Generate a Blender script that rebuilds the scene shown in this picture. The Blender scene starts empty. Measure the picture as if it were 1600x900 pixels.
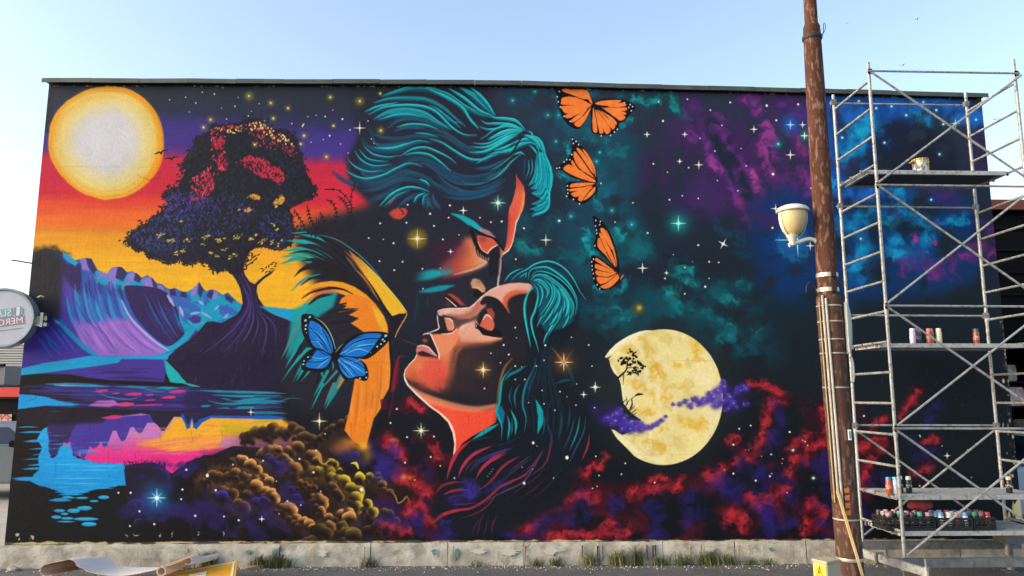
import bpy, bmesh, math, random
import numpy as np
from mathutils import Vector, Matrix
SC = bpy.context.scene; COL = SC.collection
random.seed(4)
# ============================================================ camera
cam_d = bpy.data.cameras.new('camera'); cam = bpy.data.objects.new('camera', cam_d); COL.objects.link(cam); SC.camera = cam
cam_d.sensor_width = 36; cam_d.lens = 26.01; cam_d.clip_start = .05; cam_d.clip_end = 3000
CAM_P = (0, -9.0, 1.911); YAW, PITCH, ROLL = .031209, .14669, .00048
_f = Vector((math.sin(YAW)*math.cos(PITCH), math.cos(YAW)*math.cos(PITCH), math.sin(PITCH))); _r = Vector((math.cos(YAW), -math.sin(YAW), 0)); _u = _r.cross(_f)
_r, _u = _r*math.cos(ROLL)+_u*math.sin(ROLL), _u*math.cos(ROLL)-_r*math.sin(ROLL)
cam.matrix_world = Matrix(((_r.x, _u.x, -_f.x, CAM_P[0]), (_r.y, _u.y, -_f.y, CAM_P[1]), (_r.z, _u.z, -_f.z, CAM_P[2]), (0, 0, 0, 1)))
# ============================================================ sky and sun: clear evening, soft low light from the left
SUN_EL, SUN_AZ = math.radians(20), math.radians(-103)        # azimuth from +Y towards +X
world = bpy.data.worlds.new('World'); SC.world = world; world.use_nodes = True
wn = world.node_tree; bg = wn.nodes['Background']; sky = wn.nodes.new('ShaderNodeTexSky'); sky.sky_type = 'NISHITA'; sky.sun_disc = False
sky.sun_elevation = SUN_EL; sky.sun_rotation = SUN_AZ; sky.altitude = 100; sky.air_density = 1.0; sky.dust_density = 3.2; sky.ozone_density = .3
wn.links.new(sky.outputs[0], bg.inputs[0]); bg.inputs[1].default_value = .10
sun_d = bpy.data.lights.new('sun', 'SUN'); sun_d.energy = .5; sun_d.angle = math.radians(50); sun_d.color = (1, .9, .78)
sun = bpy.data.objects.new('sun', sun_d); COL.objects.link(sun); sun.location = (-40, -15, 20)
sun.rotation_euler = Vector((math.sin(SUN_AZ)*math.cos(SUN_EL), math.cos(SUN_AZ)*math.cos(SUN_EL), math.sin(SUN_EL))).to_track_quat('Z', 'Y').to_euler()
vs = SC.view_settings; vs.view_transform = 'Standard'; vs.look = 'None'; vs.gamma = 1; vs.use_curve_mapping = False; vs.exposure = 2.05
SC.render.engine = 'CYCLES'; SC.cycles.use_denoising = True; SC.cycles.max_bounces = 6
# ============================================================ the mural: paint tools
import numpy as np
rng = np.random.RandomState(7)
PX0, PY0, PX1, PY1, PS = -6, 118, 1622, 862, 1.7          # sketch frame of the painting and its resolution
PW, PH = int((PX1-PX0)*PS), int((PY1-PY0)*PS)
CAN = np.zeros((PH, PW, 3), np.float32)
CLIP = [None]
def hx(c):
    if not isinstance(c, str): return np.array(c, np.float32)
    c = c.lstrip('#'); return np.array([int(c[i:i+2], 16)/255 for i in (0, 2, 4)], np.float32)
def reg(x0, y0, x1, y1):
    a = max(0, int((x0-PX0)*PS)); b = min(PW, int((x1-PX0)*PS)+2)
    c = max(0, int((y0-PY0)*PS)); d = min(PH, int((y1-PY0)*PS)+2)
    if b <= a or d <= c: return None
    X, Y = np.meshgrid((np.arange(a, b, dtype=np.float32)+.5)/PS+PX0, (np.arange(c, d, dtype=np.float32)+.5)/PS+PY0)
    return (slice(c, d), slice(a, b)), X, Y
def put(sl, al, col, X=None, Y=None):
    if CLIP[0] is not None: al = al*CLIP[0][sl]
    c = col(X, Y) if callable(col) else hx(col)
    al = al[..., None]; CAN[sl] += (c-CAN[sl])*al
def sm(t): t = np.clip(t, 0, 1); return t*t*(3-2*t)
def spline(p, n=7, closed=False):
    p = np.array(p, np.float32)
    if len(p) < 3 and not closed:
        t = np.linspace(0, 1, n+1)[:, None]; return (p[0]*(1-t)+p[1]*t).astype(np.float32)
    if closed: q = np.vstack([p[-1:], p, p[:2]])
    else: q = np.vstack([2*p[:1]-p[1:2], p, 2*p[-1:]-p[-2:-1]])
    t = np.linspace(0, 1, n, endpoint=False)[:, None].astype(np.float32); o = []
    for i in range(len(q)-3):
        a, b, c, d = q[i:i+4]
        o.append(.5*((2*b)+(c-a)*t+(2*a-5*b+4*c-d)*t*t+(3*b-a-3*c+d)*t**3))
    o = np.vstack(o); return o if closed else np.vstack([o, p[-1:]])
def sdist(X, Y, P):
    dmin = np.full(X.shape, 1e9, np.float32); ins = np.zeros(X.shape, bool)
    n = len(P)
    for i in range(n):
        ax, ay = P[i]; bx, by = P[(i+1) % n]; ex, ey = bx-ax, by-ay; L = ex*ex+ey*ey
        if L < 1e-9: continue
        wx, wy = X-ax, Y-ay; t = np.clip((wx*ex+wy*ey)/L, 0, 1)
        d = (wx-ex*t)**2+(wy-ey*t)**2; np.minimum(dmin, d, out=dmin)
        if ey != 0:
            c = ((ay <= Y) & (by > Y)) | ((by <= Y) & (ay > Y))
            ins ^= c & (X < ax+(Y-ay)/ey*ex)
    d = np.sqrt(dmin); return np.where(ins, -d, d)
def fill(P, col, soft=.8, a=1., smooth=0, rough=0, seed=1):
    P = spline(P, smooth, True) if smooth else np.array(P, np.float32)
    m = soft+2+rough
    r = reg(P[:, 0].min()-m, P[:, 1].min()-m, P[:, 0].max()+m, P[:, 1].max()+m)
    if r is None: return
    sl, X, Y = r; d = sdist(X, Y, P)
    if rough: d = d+rough*(noise(X, Y, 7, seed)*2-1)
    put(sl, sm(.5-d/soft)*a, col, X, Y)
def mask(P, soft=.8, smooth=0):
    P = spline(P, smooth, True) if smooth else np.array(P, np.float32)
    M = np.zeros((PH, PW), np.float32)
    sl, X, Y = reg(P[:, 0].min()-soft-2, P[:, 1].min()-soft-2, P[:, 0].max()+soft+2, P[:, 1].max()+soft+2)
    M[sl] = sm(.5-sdist(X, Y, P)/soft); return M
def stroke(P, w, col, a=1., soft=.9, n=6, raw=False):
    """a brush stroke along a curve; w is one width or widths from start to end"""
    Q = np.array(P, np.float32) if raw else spline(P, n)
    w = np.atleast_1d(np.array(w, np.float32))
    if len(w) == 1: w = np.array([w[0]*.25, w[0], w[0], w[0]*.15])
    s = np.concatenate([[0], np.cumsum(np.hypot(*np.diff(Q, axis=0).T))]); s /= max(s[-1], 1e-6)
    W = np.interp(s, np.linspace(0, 1, len(w)), w)*.5
    m = W.max()+soft+1
    r = reg(Q[:, 0].min()-m, Q[:, 1].min()-m, Q[:, 0].max()+m, Q[:, 1].max()+m)
    if r is None: return
    sl, X, Y = r; A = np.zeros(X.shape, np.float32); ox, oy = X[0, 0], Y[0, 0]
    for i in range(len(Q)-1):
        (ax, ay), (bx, by) = Q[i], Q[i+1]; mm = max(W[i], W[i+1])+soft+.7
        x0 = max(0, int((min(ax, bx)-mm-ox)*PS)); x1 = int((max(ax, bx)+mm-ox)*PS)+2
        y0 = max(0, int((min(ay, by)-mm-oy)*PS)); y1 = int((max(ay, by)+mm-oy)*PS)+2
        xs, ys = X[y0:y1, x0:x1], Y[y0:y1, x0:x1]
        if xs.size == 0: continue
        ex, ey = bx-ax, by-ay; L = max(ex*ex+ey*ey, 1e-6)
        t = np.clip(((xs-ax)*ex+(ys-ay)*ey)/L, 0, 1)
        d = np.hypot(xs-ax-ex*t, ys-ay-ey*t)-(W[i]+(W[i+1]-W[i])*t)
        np.maximum(A[y0:y1, x0:x1], sm(.5-d/soft), out=A[y0:y1, x0:x1])
    put(sl, A*a, col, X, Y)
def between(g1, g2, n, w, cols, a=1., jit=.04, soft=.9, trim=.15):
    """n strokes laid between two guide curves"""
    g1, g2 = spline(g1, 8), spline(g2, 8)
    u = np.linspace(0, 1, 40)
    def rs(g): return np.stack([np.interp(u, np.linspace(0, 1, len(g)), g[:, k]) for k in (0, 1)], 1)
    g1, g2 = rs(g1), rs(g2)
    for i in range(n):
        t = (i+.5)/n+rng.uniform(-jit, jit); k0 = int(rng.uniform(0, trim)*40); k1 = 40-int(rng.uniform(0, trim)*40)
        ww = (np.atleast_1d(w)*rng.uniform(.6, 1.3)).tolist()
        stroke((g1*(1-t)+g2*t)[k0:k1], ww, cols[i % len(cols)], a*rng.uniform(.7, 1), soft, raw=True)
def blob(x, y, rx, ry, col, a=1., ang=0, p=2.):
    m = max(rx, ry)*2.2; r = reg(x-m, y-m, x+m, y+m)
    if r is None: return
    sl, X, Y = r; c, s = np.cos(ang), np.sin(ang)
    u = ((X-x)*c+(Y-y)*s)/rx; v = (-(X-x)*s+(Y-y)*c)/ry
    put(sl, np.exp(-(u*u+v*v)**(p/2)*1.2).astype(np.float32)*a, col, X, Y)
def oval(x, y, rx, ry, col, a=1., ang=0, soft=.8):
    if min(rx, ry) <= 0: return
    m = max(rx, ry)+soft+1; r = reg(x-m, y-m, x+m, y+m)
    if r is None: return
    sl, X, Y = r; c, s = np.cos(ang), np.sin(ang)
    u = ((X-x)*c+(Y-y)*s)/rx; v = (-(X-x)*s+(Y-y)*c)/ry
    put(sl, sm(.5-(np.sqrt(u*u+v*v)-1)*min(rx, ry)/soft)*a, col, X, Y)
def _h(i, j, s):
    n = (i*374761393+j*668265263+s*1442695041) & 0xffffffff
    n = ((n ^ (n >> 13))*1274126177) & 0xffffffff
    return ((n ^ (n >> 16)) & 0xffff).astype(np.float32)/65535
def vnoise(u, v, s):
    i, j = np.floor(u).astype(np.int64), np.floor(v).astype(np.int64); f, g = u-i, v-j
    f = f*f*(3-2*f); g = g*g*(3-2*g)
    return (_h(i, j, s)*(1-f)+_h(i+1, j, s)*f)*(1-g)+(_h(i, j+1, s)*(1-f)+_h(i+1, j+1, s)*f)*g
def noise(X, Y, sc, seed=1, octv=4, sx=1., sy=1.):
    o = 0; t = 0; a = 1.
    for k in range(octv):
        o = o+a*vnoise(X/(sc*sx)+seed*17.3, Y/(sc*sy)+seed*5.1, seed*7+k); t += a; a *= .52; sc = sc*.5
    return (o/t).astype(np.float32)
def neb(P, col, sc=30, seed=1, lo=.42, hi=.7, a=1., soft=30, smooth=5, sx=1., sy=1.):
    """airbrushed nebula: noise inside a soft outline"""
    P = spline(P, smooth, True); r = reg(P[:, 0].min()-soft, P[:, 1].min()-soft, P[:, 0].max()+soft, P[:, 1].max()+soft)
    sl, X, Y = r; m = sm(.5-sdist(X, Y, P)/soft)
    wx = noise(X, Y, sc*1.4, seed+50, 3)*sc*1.2; N = noise(X+wx, Y+wx*.6, sc, seed, 5, sx, sy)
    put(sl, m*sm((N-lo)/(hi-lo))*a, col, X, Y)
def wisp(P, w, col, a=.5, n=26, seed=3, spread=.5):
    """airbrushed smoke along a spine: falloff from the spine broken up by warped noise"""
    Q = spline(P, 4); m = w*2.6; r = reg(Q[:, 0].min()-m, Q[:, 1].min()-m, Q[:, 0].max()+m, Q[:, 1].max()+m)
    if r is None: return
    sl, X, Y = r; d2 = np.full(X.shape, 1e9, np.float32)
    wx = (noise(X, Y, w*1.1, seed+3, 3)-.5)*w*1.5; wy = (noise(X, Y, w*1.1, seed+9, 3)-.5)*w*1.5; XX, YY = X+wx, Y+wy
    for (ax, ay), (bx, by) in zip(Q[:-1], Q[1:]):
        ex, ey = bx-ax, by-ay; L = max(ex*ex+ey*ey, 1e-6); t = np.clip(((XX-ax)*ex+(YY-ay)*ey)/L, 0, 1)
        np.minimum(d2, (XX-ax-ex*t)**2+(YY-ay-ey*t)**2, out=d2)
    f = np.exp(-d2/(w*w)*.5); N = noise(X+wx, Y+wy, w*.9, seed, 5)
    put(sl, np.clip(a*1.2, 0, 1)*sm(f*1.4)*sm((N-.10-(1-f)*.5)/.68), col, X, Y)
def puff(x, y, r, col, ang=-1.9, a=1., dark='#15131c', occ=.75, core=.25):
    """one billow: a lit rim that melts away on its shaded side"""
    m = r+2; q = reg(x-m, y-m, x+m, y+m)
    if q is None: return
    sl, X, Y = q; wob = 1+.26*(noise(X, Y, r*.8, int(x*7+y) % 97, 3)-.5)*2; u, v = (X-x)/r, (Y-y)/r; rho = np.sqrt(u*u+v*v)*wob; e = sm((1.-rho)*r/1.8)
    side = u*np.cos(ang)+v*np.sin(ang); body = sm((side+.55)/.9)
    put(sl, e*occ*body*sm((.95-rho)*3), dark, X, Y)
    put(sl, e*a*body*np.clip(core*sm(1.3-rho+side*.5)+(1-core)*sm((side*.7+rho*1.25-1.0)/.75), 0, 1), col, X, Y)
def lg(p0, p1, stops):
    """linear gradient: stops = [(t, colour), ...]"""
    p0, p1 = np.array(p0, float), np.array(p1, float); d = p1-p0; L = d@d
    ts = [s[0] for s in stops]; cs = np.array([hx(s[1]) for s in stops])
    def f(X, Y):
        t = ((X-p0[0])*d[0]+(Y-p0[1])*d[1])/L
        return np.stack([np.interp(t, ts, cs[:, k]) for k in range(3)], -1).astype(np.float32)
    return f
def star(x, y, r, col='#fdfbf0', glow=None, gr=0, ga=.8, diag=0, w=1.4, ang=0, core=1.5):
    if glow: blob(x, y, gr, gr, glow, ga, p=1.7)
    for k in range(4):
        t = ang+k*np.pi/2; stroke([(x, y), (x+np.cos(t)*r, y+np.sin(t)*r)], [w, w*.6, .25], col, soft=.8)
        if diag: t += np.pi/4; stroke([(x, y), (x+np.cos(t)*r*diag, y+np.sin(t)*r*diag)], [w*.8, .25], col, .8, soft=.8)
    oval(x, y, core, core, col, soft=1.2)
def dots(L, col='#f2f4f4', r=1.05):
    for t in L: oval(t[0], t[1], (t[2] if len(t) > 2 else r)*1.1, (t[2] if len(t) > 2 else r)*1.1, col, .95, soft=.9)
def z(x0, y0, k, pts): return [(x0+a/k, y0+b/k) for a, b in pts]
def along(P, n):
    Q = spline(P, 10); s = np.concatenate([[0], np.cumsum(np.hypot(*np.diff(Q, axis=0).T))]); u = np.linspace(0, s[-1], n)
    return np.stack([np.interp(u, s, Q[:, k]) for k in (0, 1)], 1)
def inside(P, n, seed=0):
    P = np.array(P, np.float32); R = np.random.RandomState(seed); o = []
    while len(o) < n:
        x = R.uniform(P[:, 0].min(), P[:, 0].max(), 400).astype(np.float32); y = R.uniform(P[:, 1].min(), P[:, 1].max(), 400).astype(np.float32)
        k = sdist(x[None], y[None], P)[0] < 0; o += list(zip(x[k], y[k]))
    return o[:n]
def leaf(x, y, L, W, ang, col, a=1.):
    dx, dy = np.cos(ang)*L/2, np.sin(ang)*L/2
    stroke([(x-dx, y-dy), (x, y), (x+dx, y+dy)], [.3, W, .3], col, a, .8, raw=True)
# ============================================================ the mural: ground colour
def paint_ground():  # vertical gradients hold the glare that lightens the wall towards its top
    sl, X, Y = reg(PX0, PY0, PX1, PY1)
    f = lg((0, 130), (0, 850), [(0, '#323a4c'), (.25, '#2b3042'), (.55, '#232837'), (.8, '#171b24'), (1, '#14171d')])(X, Y)
    t = sm((X-560)/500)[..., None]
    g = lg((0, 130), (0, 850), [(0, '#2e3a4c'), (.3, '#222f40'), (.55, '#1e2a35'), (.8, '#151c24'), (1, '#12171e')])(X, Y)
    CAN[sl] = f*(1-t)+g*t
# ------------------------------------------------------------ sunset, sun, mountains, lake
def paint_left():
    A = mask([(-6, 118), (600, 118), (590, 330), (560, 420), (470, 500), (380, 540), (-6, 560)], 40)
    sl, X, Y = reg(PX0, PY0, 620, 560)
    n = noise(X, Y, 26, 3, 5, 6., .5)*2-1
    yy = Y-sm((X-240)/190)*14+n*9
    st = [(118, '#2b3240'), (150, '#2e3748'), (172, '#313558'), (192, '#413884'), (222, '#46388c'), (237, '#7c3270'), (246, '#c42b4c'), (285, '#d32e4a'), (303, '#cf3044'), (316, '#dd4a38'), (334, '#e96a34'), (352, '#ec7c30'), (362, '#dd8630'), (370, '#e79c2e'), (392, '#efac2e'), (425, '#f2b82e'), (560, '#f0b830')]
    c = np.stack([np.interp(yy, [s[0] for s in st], [hx(s[1])[k] for s in st]) for k in range(3)], -1)
    c = c*(1+.10*(noise(X, Y, 14, 9, 4, 5., .35)-.5))[..., None]
    al = A[sl][..., None]; CAN[sl] += (c-CAN[sl])*al
    fill([(60, 118), (84, 118), (84, 206), (70, 208), (60, 206)], '#2b3240', 8)
    # fade to the dark of the hair
    fill([(560, 118), (760, 118), (760, 470), (640, 450), (590, 380), (545, 340), (600, 300), (580, 240), (560, 200)], '#282d3d', 26, smooth=4)
    # sun
    cx, cy, R = 165.5, 222, 88.5
    sl, X, Y = reg(60, 120, 275, 325); u, v = X-cx, Y-cy; th = np.arctan2(v, u)
    rr = np.hypot(u/1.005, v)+1.6*np.sin(th*3+1)+(noise(np.cos(th)*40, np.sin(th)*40, 9, 4)-.5)*3
    nn = noise(th*30, rr*1.0, 5, 5, 4, 5., .55)-.5; nd = noise(X*.7+Y*.7, Y*.7-X*.7, 6, 6, 4, 4., .5)-.5
    rq = rr+nn*16+nd*(14*sm((62-rr)/30))
    st = [(0, '#d4d6de'), (38, '#d2d2d8'), (50, '#d8d2bc'), (60, '#e2d49a'), (72, '#e6cd7c'), (79, '#e7bd58'), (83, '#eba93a'), (90, '#ee9c24')]
    c = np.stack([np.interp(rq, [s[0] for s in st], [hx(s[1])[k] for s in st]) for k in range(3)], -1)
    put(sl, sm((R+5-rr)/9)*.35, '#e8952c'); put(sl, sm((R+.8-rr)/1.6), lambda X, Y: c.astype(np.float32), X, Y)
    stroke([(200, 143), (228, 160), (246, 186), (253, 215), (252, 245), (243, 268), (225, 290), (205, 303)], [1, 5, 6, 6, 5, 5, 3, 1], '#eca228', .8, 2.5)
    for P in ([(241, 241), (249, 238), (252, 240), (254, 236), (262, 234)], [(258, 248), (265, 247), (268, 249), (271, 246), (278, 245)]): stroke(P, [.8, 2.2, 2.4, 2.0, .6], '#1b1720')
    # mountains
    ridge = [(46, 400), (70, 388), (92, 392), (100, 396), (108, 402), (116, 407), (124, 405), (134, 403), (143, 404), (148, 414), (152, 421), (160, 425), (167, 428), (174, 419), (180, 417), (190, 417), (198, 425), (207, 424), (215, 428), (221, 434), (230, 430), (238, 434), (244, 442), (253, 444), (260, 450), (266, 452), (273, 450), (283, 455), (292, 456), (300, 452), (306, 447), (311, 440), (316, 449), (322, 455), (330, 452), (338, 454), (348, 461), (356, 457), (364, 465), (372, 472), (382, 478)]
    fill(ridge+[(400, 540), (300, 560), (36, 580), (40, 480)], '#2f62b4', .9)
    M = mask(ridge+[(400, 540), (300, 600), (30, 600), (40, 480)], .9); CLIP[0] = M
    fill([(255, 440), (390, 470), (395, 520), (310, 525), (290, 560), (235, 560), (265, 500)], '#159fc6', 12)
    neb([(250, 440), (385, 470), (380, 520), (290, 515)], '#4a56b8', 16, 4, .45, .62, .75, 8)
    fill([(148, 421), (195, 424), (250, 446), (262, 470), (200, 455), (150, 442)], '#23a6d0', 5, a=.85)
    neb([(140, 410), (260, 446), (262, 465), (200, 460), (140, 440)], '#a277cf', 12, 6, .5, .66, .7, 5)
    for a, b, c_, d in [((124, 405), (134, 403), (141, 424), (128, 420)), ((175, 419), (184, 417), (180, 436), (168, 432)), ((203, 425), (211, 425), (208, 439), (198, 436)), ((226, 433), (236, 432), (238, 450), (227, 447)), ((300, 452), (311, 440), (306, 462), (297, 462)), ((334, 454), (341, 455), (338, 468), (331, 466)), ((246, 446), (254, 446), (258, 456), (246, 458))]: fill([a, b, c_, d], '#9d7bd6', 2.5, .85)
    for P in [[(134, 403), (143, 404), (152, 421), (146, 428), (138, 418)], [(184, 417), (190, 417), (199, 427), (192, 440), (180, 434)], [(212, 425), (222, 434), (218, 442), (209, 438)], [(238, 434), (245, 443), (246, 450), (239, 448)], [(311, 440), (318, 452), (314, 466), (309, 458)], [(283, 455), (292, 457), (292, 466), (281, 463)], [(264, 451), (273, 451), (276, 463), (266, 461)], [(352, 459), (366, 468), (362, 474), (352, 468)], [(328, 453), (334, 456), (330, 468), (322, 462)]]: fill(P, '#3b2f62', 2.2, .9)
    # dark smudge on the left, purple slope, streaked wave
    fill([(30, 385), (70, 380), (95, 392), (103, 420), (98, 470), (92, 500), (30, 520)], '#3a3f96', 10)
    fill([(92, 400), (104, 412), (126, 412), (128, 440), (126, 462), (108, 446), (97, 440)], '#3a2f66', 6)
    fill([(96, 425), (112, 450), (126, 470), (150, 500), (180, 560), (130, 560), (100, 500), (92, 490)], '#5741a8', 8, .95)
    between([(104, 440), (106, 470), (116, 505), (140, 540)], [(185, 440), (192, 470), (205, 500), (245, 545)], 26, [1, 5, 5, 2], ['#1f9ed2', '#2b7cc8', '#4a49b0', '#38b4dc', '#7a5cc0'], .85, .03, 3, .35)
    between([(125, 430), (126, 450), (130, 465)], [(190, 445), (192, 458), (196, 470)], 12, [3, 4, 1], ['#4e3c9c', '#46348a', '#3b2f62'], .8, .03, 2.5, .3)
    fill([(112, 498), (125, 505), (150, 505), (185, 498), (205, 500), (228, 522), (262, 548), (240, 560), (150, 560), (128, 535)], '#9a70cc', 12, .95)
    between([(114, 495), (122, 518), (138, 545), (150, 560)], [(200, 490), (215, 512), (240, 535), (270, 552)], 26, [1, 4, 4, 1], ['#b07ed8', '#8562c8', '#9f74d2', '#6f58c0', '#c08ade', '#a57ad4'], .75, .03, 2.5, .4)
    stroke([(190, 470), (203, 495), (222, 516), (245, 536), (264, 548)], [2, 4, 4, 2], '#c9b4ec', .85, 2)
    stroke([(150, 505), (168, 528), (180, 550)], [1, 2, .5], '#4a3d94', .6, 1.5); stroke([(118, 470), (135, 500), (160, 520)], [1, 2, .5], '#283a86', .6, 1.5)
    fill([(194, 449), (205, 446), (225, 447), (245, 450), (258, 456), (268, 468), (277, 484), (281, 502), (288, 520), (282, 530), (262, 541), (244, 530), (224, 511), (209, 491), (200, 470)], '#372b60', 2.5, smooth=4)
    between([(215, 458), (228, 485), (245, 510), (266, 535)], [(262, 462), (272, 485), (280, 505), (288, 525)], 16, [.8, 3, 3, 1], ['#4a3c8c', '#372b60', '#3556b0', '#1f86c4', '#30285a', '#453a94'], .8, .03, 2, .45)
    stroke([(262, 462), (272, 478)], [3, 5, 2], '#b8c4ec', .9, 2); stroke([(281, 480), (286, 494)], [3, 6, 2], '#b9aee6', .9, 2)
    for P in [[(298, 490), (312, 488)], [(315, 488), (330, 497)], [(350, 497), (357, 490)], [(310, 470), (318, 476)], [(335, 484), (342, 478)]]: stroke(P, [2, 4.5, 1.5], '#9fb4ea', .85, 2)
    fill([(294, 498), (303, 492), (314, 495), (313, 505), (302, 506)], '#4a3a8e', 3); stroke([(292, 500), (304, 508), (318, 503)], [2, 4, 2], '#22b0d0', .9, 2)
    for P in [[(292, 520), (276, 540), (262, 552)], [(300, 512), (285, 535), (270, 556)], [(308, 508), (298, 530), (280, 556)]]: stroke(P, [2, 7, 4], '#19a6c8', .85, 3)
    # low hill in front
    fill([(34, 560), (40, 520), (58, 503), (72, 499), (86, 500), (100, 512), (120, 530), (140, 550), (148, 560), (80, 575), (30, 585)], '#48389c', 3)
    stroke([(84, 499), (96, 508), (112, 524), (130, 541), (150, 556)], [3, 7, 7, 8, 5], '#1a94c4', .95, 3)
    stroke([(86, 501), (92, 505)], [2, 4, 2], '#7ab49a', .8, 2)
    for P in [[(62, 512), (78, 530), (94, 546)], [(75, 506), (92, 528), (106, 547)], [(58, 525), (72, 545), (80, 558)], [(90, 512), (108, 536), (120, 552)], [(70, 520), (80, 540), (97, 556)]]: stroke(P, [1, 3.5, 3, 1], '#2565c4', .85, 2)
    CLIP[0] = None
    fill([(44, 396), (58, 390), (78, 388), (94, 396), (99, 412), (97, 440), (95, 470), (93, 494), (80, 500), (60, 504), (40, 520), (36, 480)], '#2b2d34', 17, .97)
    wisp([(58, 392), (90, 391), (102, 396)], 8, '#3a342e', .6, 14, 5)
    fill([(98, 394), (106, 397), (116, 406), (122, 410), (118, 416), (108, 410), (99, 402)], '#259fd4', 3)
    # shore bands
    fill([(28, 577), (70, 567), (105, 562), (140, 556), (187, 557), (250, 556), (275, 545), (295, 530), (306, 515), (312, 520), (300, 545), (280, 558), (262, 566), (255, 600), (110, 600), (28, 600)], '#4a3b9c', 1.2)
    fill([(28, 577), (70, 567), (105, 562), (140, 556), (187, 557), (250, 556), (278, 545), (296, 530), (290, 545), (262, 562), (225, 561), (190, 561), (184, 567), (150, 572), (112, 577), (75, 582), (28, 588)], '#1aa2d6', 2)
    between([(112, 580), (180, 575), (258, 575)], [(150, 592), (200, 592), (265, 596)], 9, [1, 4, 4, 1], ['#3a2c70', '#5143a8', '#43348c', '#2e2350'], .7, .03, 2.5, .4)
    fill([(28, 587), (60, 584), (110, 585), (135, 590), (170, 594), (230, 596), (300, 600), (300, 603), (200, 601), (120, 598), (70, 600), (28, 604)], '#17161d', 3)
    between([(30, 602), (200, 603), (420, 612)], [(30, 636), (200, 640), (420, 640)], 22, [1, 6, 6, 2], ['#48389a', '#3c2e74', '#4f42a4', '#352a62', '#2b2348', '#463a96'], .95, .03, 3, .3)
    fill([(300, 605), (440, 612), (440, 648), (290, 648), (286, 625)], '#2c2650', 10, .85)
    for P, w, c in [([(70, 600), (110, 601), (172, 604)], 5, '#2ba2dc'), ([(85, 602), (130, 602)], 2.5, '#7cd0ec'), ([(180, 604), (230, 606), (290, 612)], 4, '#2396bc'), ([(240, 606), (280, 606)], 3, '#1cb0c0'), ([(150, 607), (162, 618), (200, 624), (222, 618)], 2, '#2a86bc'), ([(200, 602), (250, 612), (262, 607)], 2.5, '#2c8ab4')]: stroke(P, [.5, w, w, .5], c, .9, 1.6)
    fill([(28, 616), (50, 617), (72, 620), (90, 626), (125, 632), (110, 635), (70, 634), (28, 640)], '#1a9ce2', 2)
    stroke([(80, 622), (108, 624), (140, 628), (150, 626)], [1, 5, 4, 1], '#22222c', .9, 2)
    for x, y, L, h, c in [(158, 611, 20, 5, '#dc3c86'), (180, 615, 12, 2.5, '#cc3c88'), (206, 616, 28, 5, '#e0407e'), (233, 617, 12, 3, '#c8408c'), (276, 612, 26, 6, '#d83c86'), (262, 621, 22, 4.5, '#e0407e'), (234, 625, 16, 3, '#d03c84'), (193, 632, 28, 7, '#dc4484'), (230, 633, 46, 3, '#c83a88'), (174, 652, 30, 6, '#d83a84')]:
        stroke([(x-L/2, y+1), (x, y), (x+L/2, y-.5)], [.6, h*.8, h, h*.6], c, .95, 1.4)
    fill([(138, 634), (152, 626), (178, 625), (186, 632), (170, 636)], '#bc72c8', 2.5, .9)
    for P, w in [([(312, 610), (350, 612), (430, 613)], 5), ([(330, 617), (380, 619), (440, 618)], 4), ([(345, 622), (372, 626), (430, 621)], 5), ([(325, 626), (350, 631), (400, 629), (440, 631)], 4), ([(340, 638), (380, 637), (432, 636)], 4), ([(313, 635), (330, 634)], 3)]: stroke(P, [.5, w, w, .4], '#1c9cb2', .9, 1.6)
    for P in ([(345, 615), (372, 616)], [(358, 625), (378, 624)], [(352, 633), (362, 637), (380, 632)]): stroke(P, [1, 3, 3, 1], '#2d2552', .95, 1.4)
    # dark reflection, purple drips
    fill([(26, 640), (70, 635), (130, 636), (200, 640), (300, 645), (440, 645), (440, 662), (300, 662), (120, 670), (26, 668)], '#221e2c', 3)
    fill([(28, 660), (64, 668), (76, 700), (60, 740), (20, 750), (14, 700)], '#17171c', 3)
    fill([(84, 662), (150, 656), (220, 646), (244, 650), (300, 650), (440, 656), (480, 690), (440, 706), (360, 705), (300, 724), (268, 742), (240, 730), (140, 722), (100, 700)], lg((0, 655), (0, 740), [(0, '#b884d6'), (.3, '#c27ccc'), (.5, '#e04c96'), (.75, '#ea2f90'), (1, '#e83088')]), 3)
    fill([(262, 668), (272, 652), (300, 650), (440, 655), (470, 672), (420, 690), (330, 697), (270, 704), (215, 694), (250, 684)], '#f2b42e', 12, .97)
    between([(215, 690), (300, 682), (400, 678)], [(250, 712), (320, 702), (430, 694)], 16, [.5, 4, 4, .5], ['#f4a438', '#ee7c54', '#f2c040', '#e8609a', '#f0b060'], .7, .03, 3, .4)
    fill([(345, 660), (400, 664), (455, 672), (455, 688), (390, 686), (350, 678)], '#c8b428', 10, .8); fill([(350, 682), (410, 680), (480, 684), (480, 700), (400, 700), (340, 700)], '#c67cc4', 8, .85)
    stroke([(395, 684), (440, 686), (480, 690)], [2, 7, 7, 2], '#e8925c', .8, 4)
    fill([(75, 662), (120, 658), (165, 655), (200, 650), (237, 648), (241, 660), (230, 661), (226, 668), (222, 676), (217, 678), (212, 672), (209, 667), (203, 668), (200, 678), (196, 687), (190, 690), (185, 682), (182, 673), (176, 673), (172, 684), (167, 697), (162, 699), (158, 690), (153, 697), (146, 701), (140, 697), (136, 708), (131, 717), (127, 716), (125, 704), (121, 713), (117, 715), (113, 704), (109, 690), (104, 694), (100, 690), (95, 694), (91, 706), (87, 712), (82, 708), (78, 717), (75, 690)], '#4c3ba0', 1.3)
    fill([(75, 662), (120, 660), (112, 676), (106, 690), (100, 690), (92, 704), (86, 712), (78, 716)], '#392e64', 5)
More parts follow.
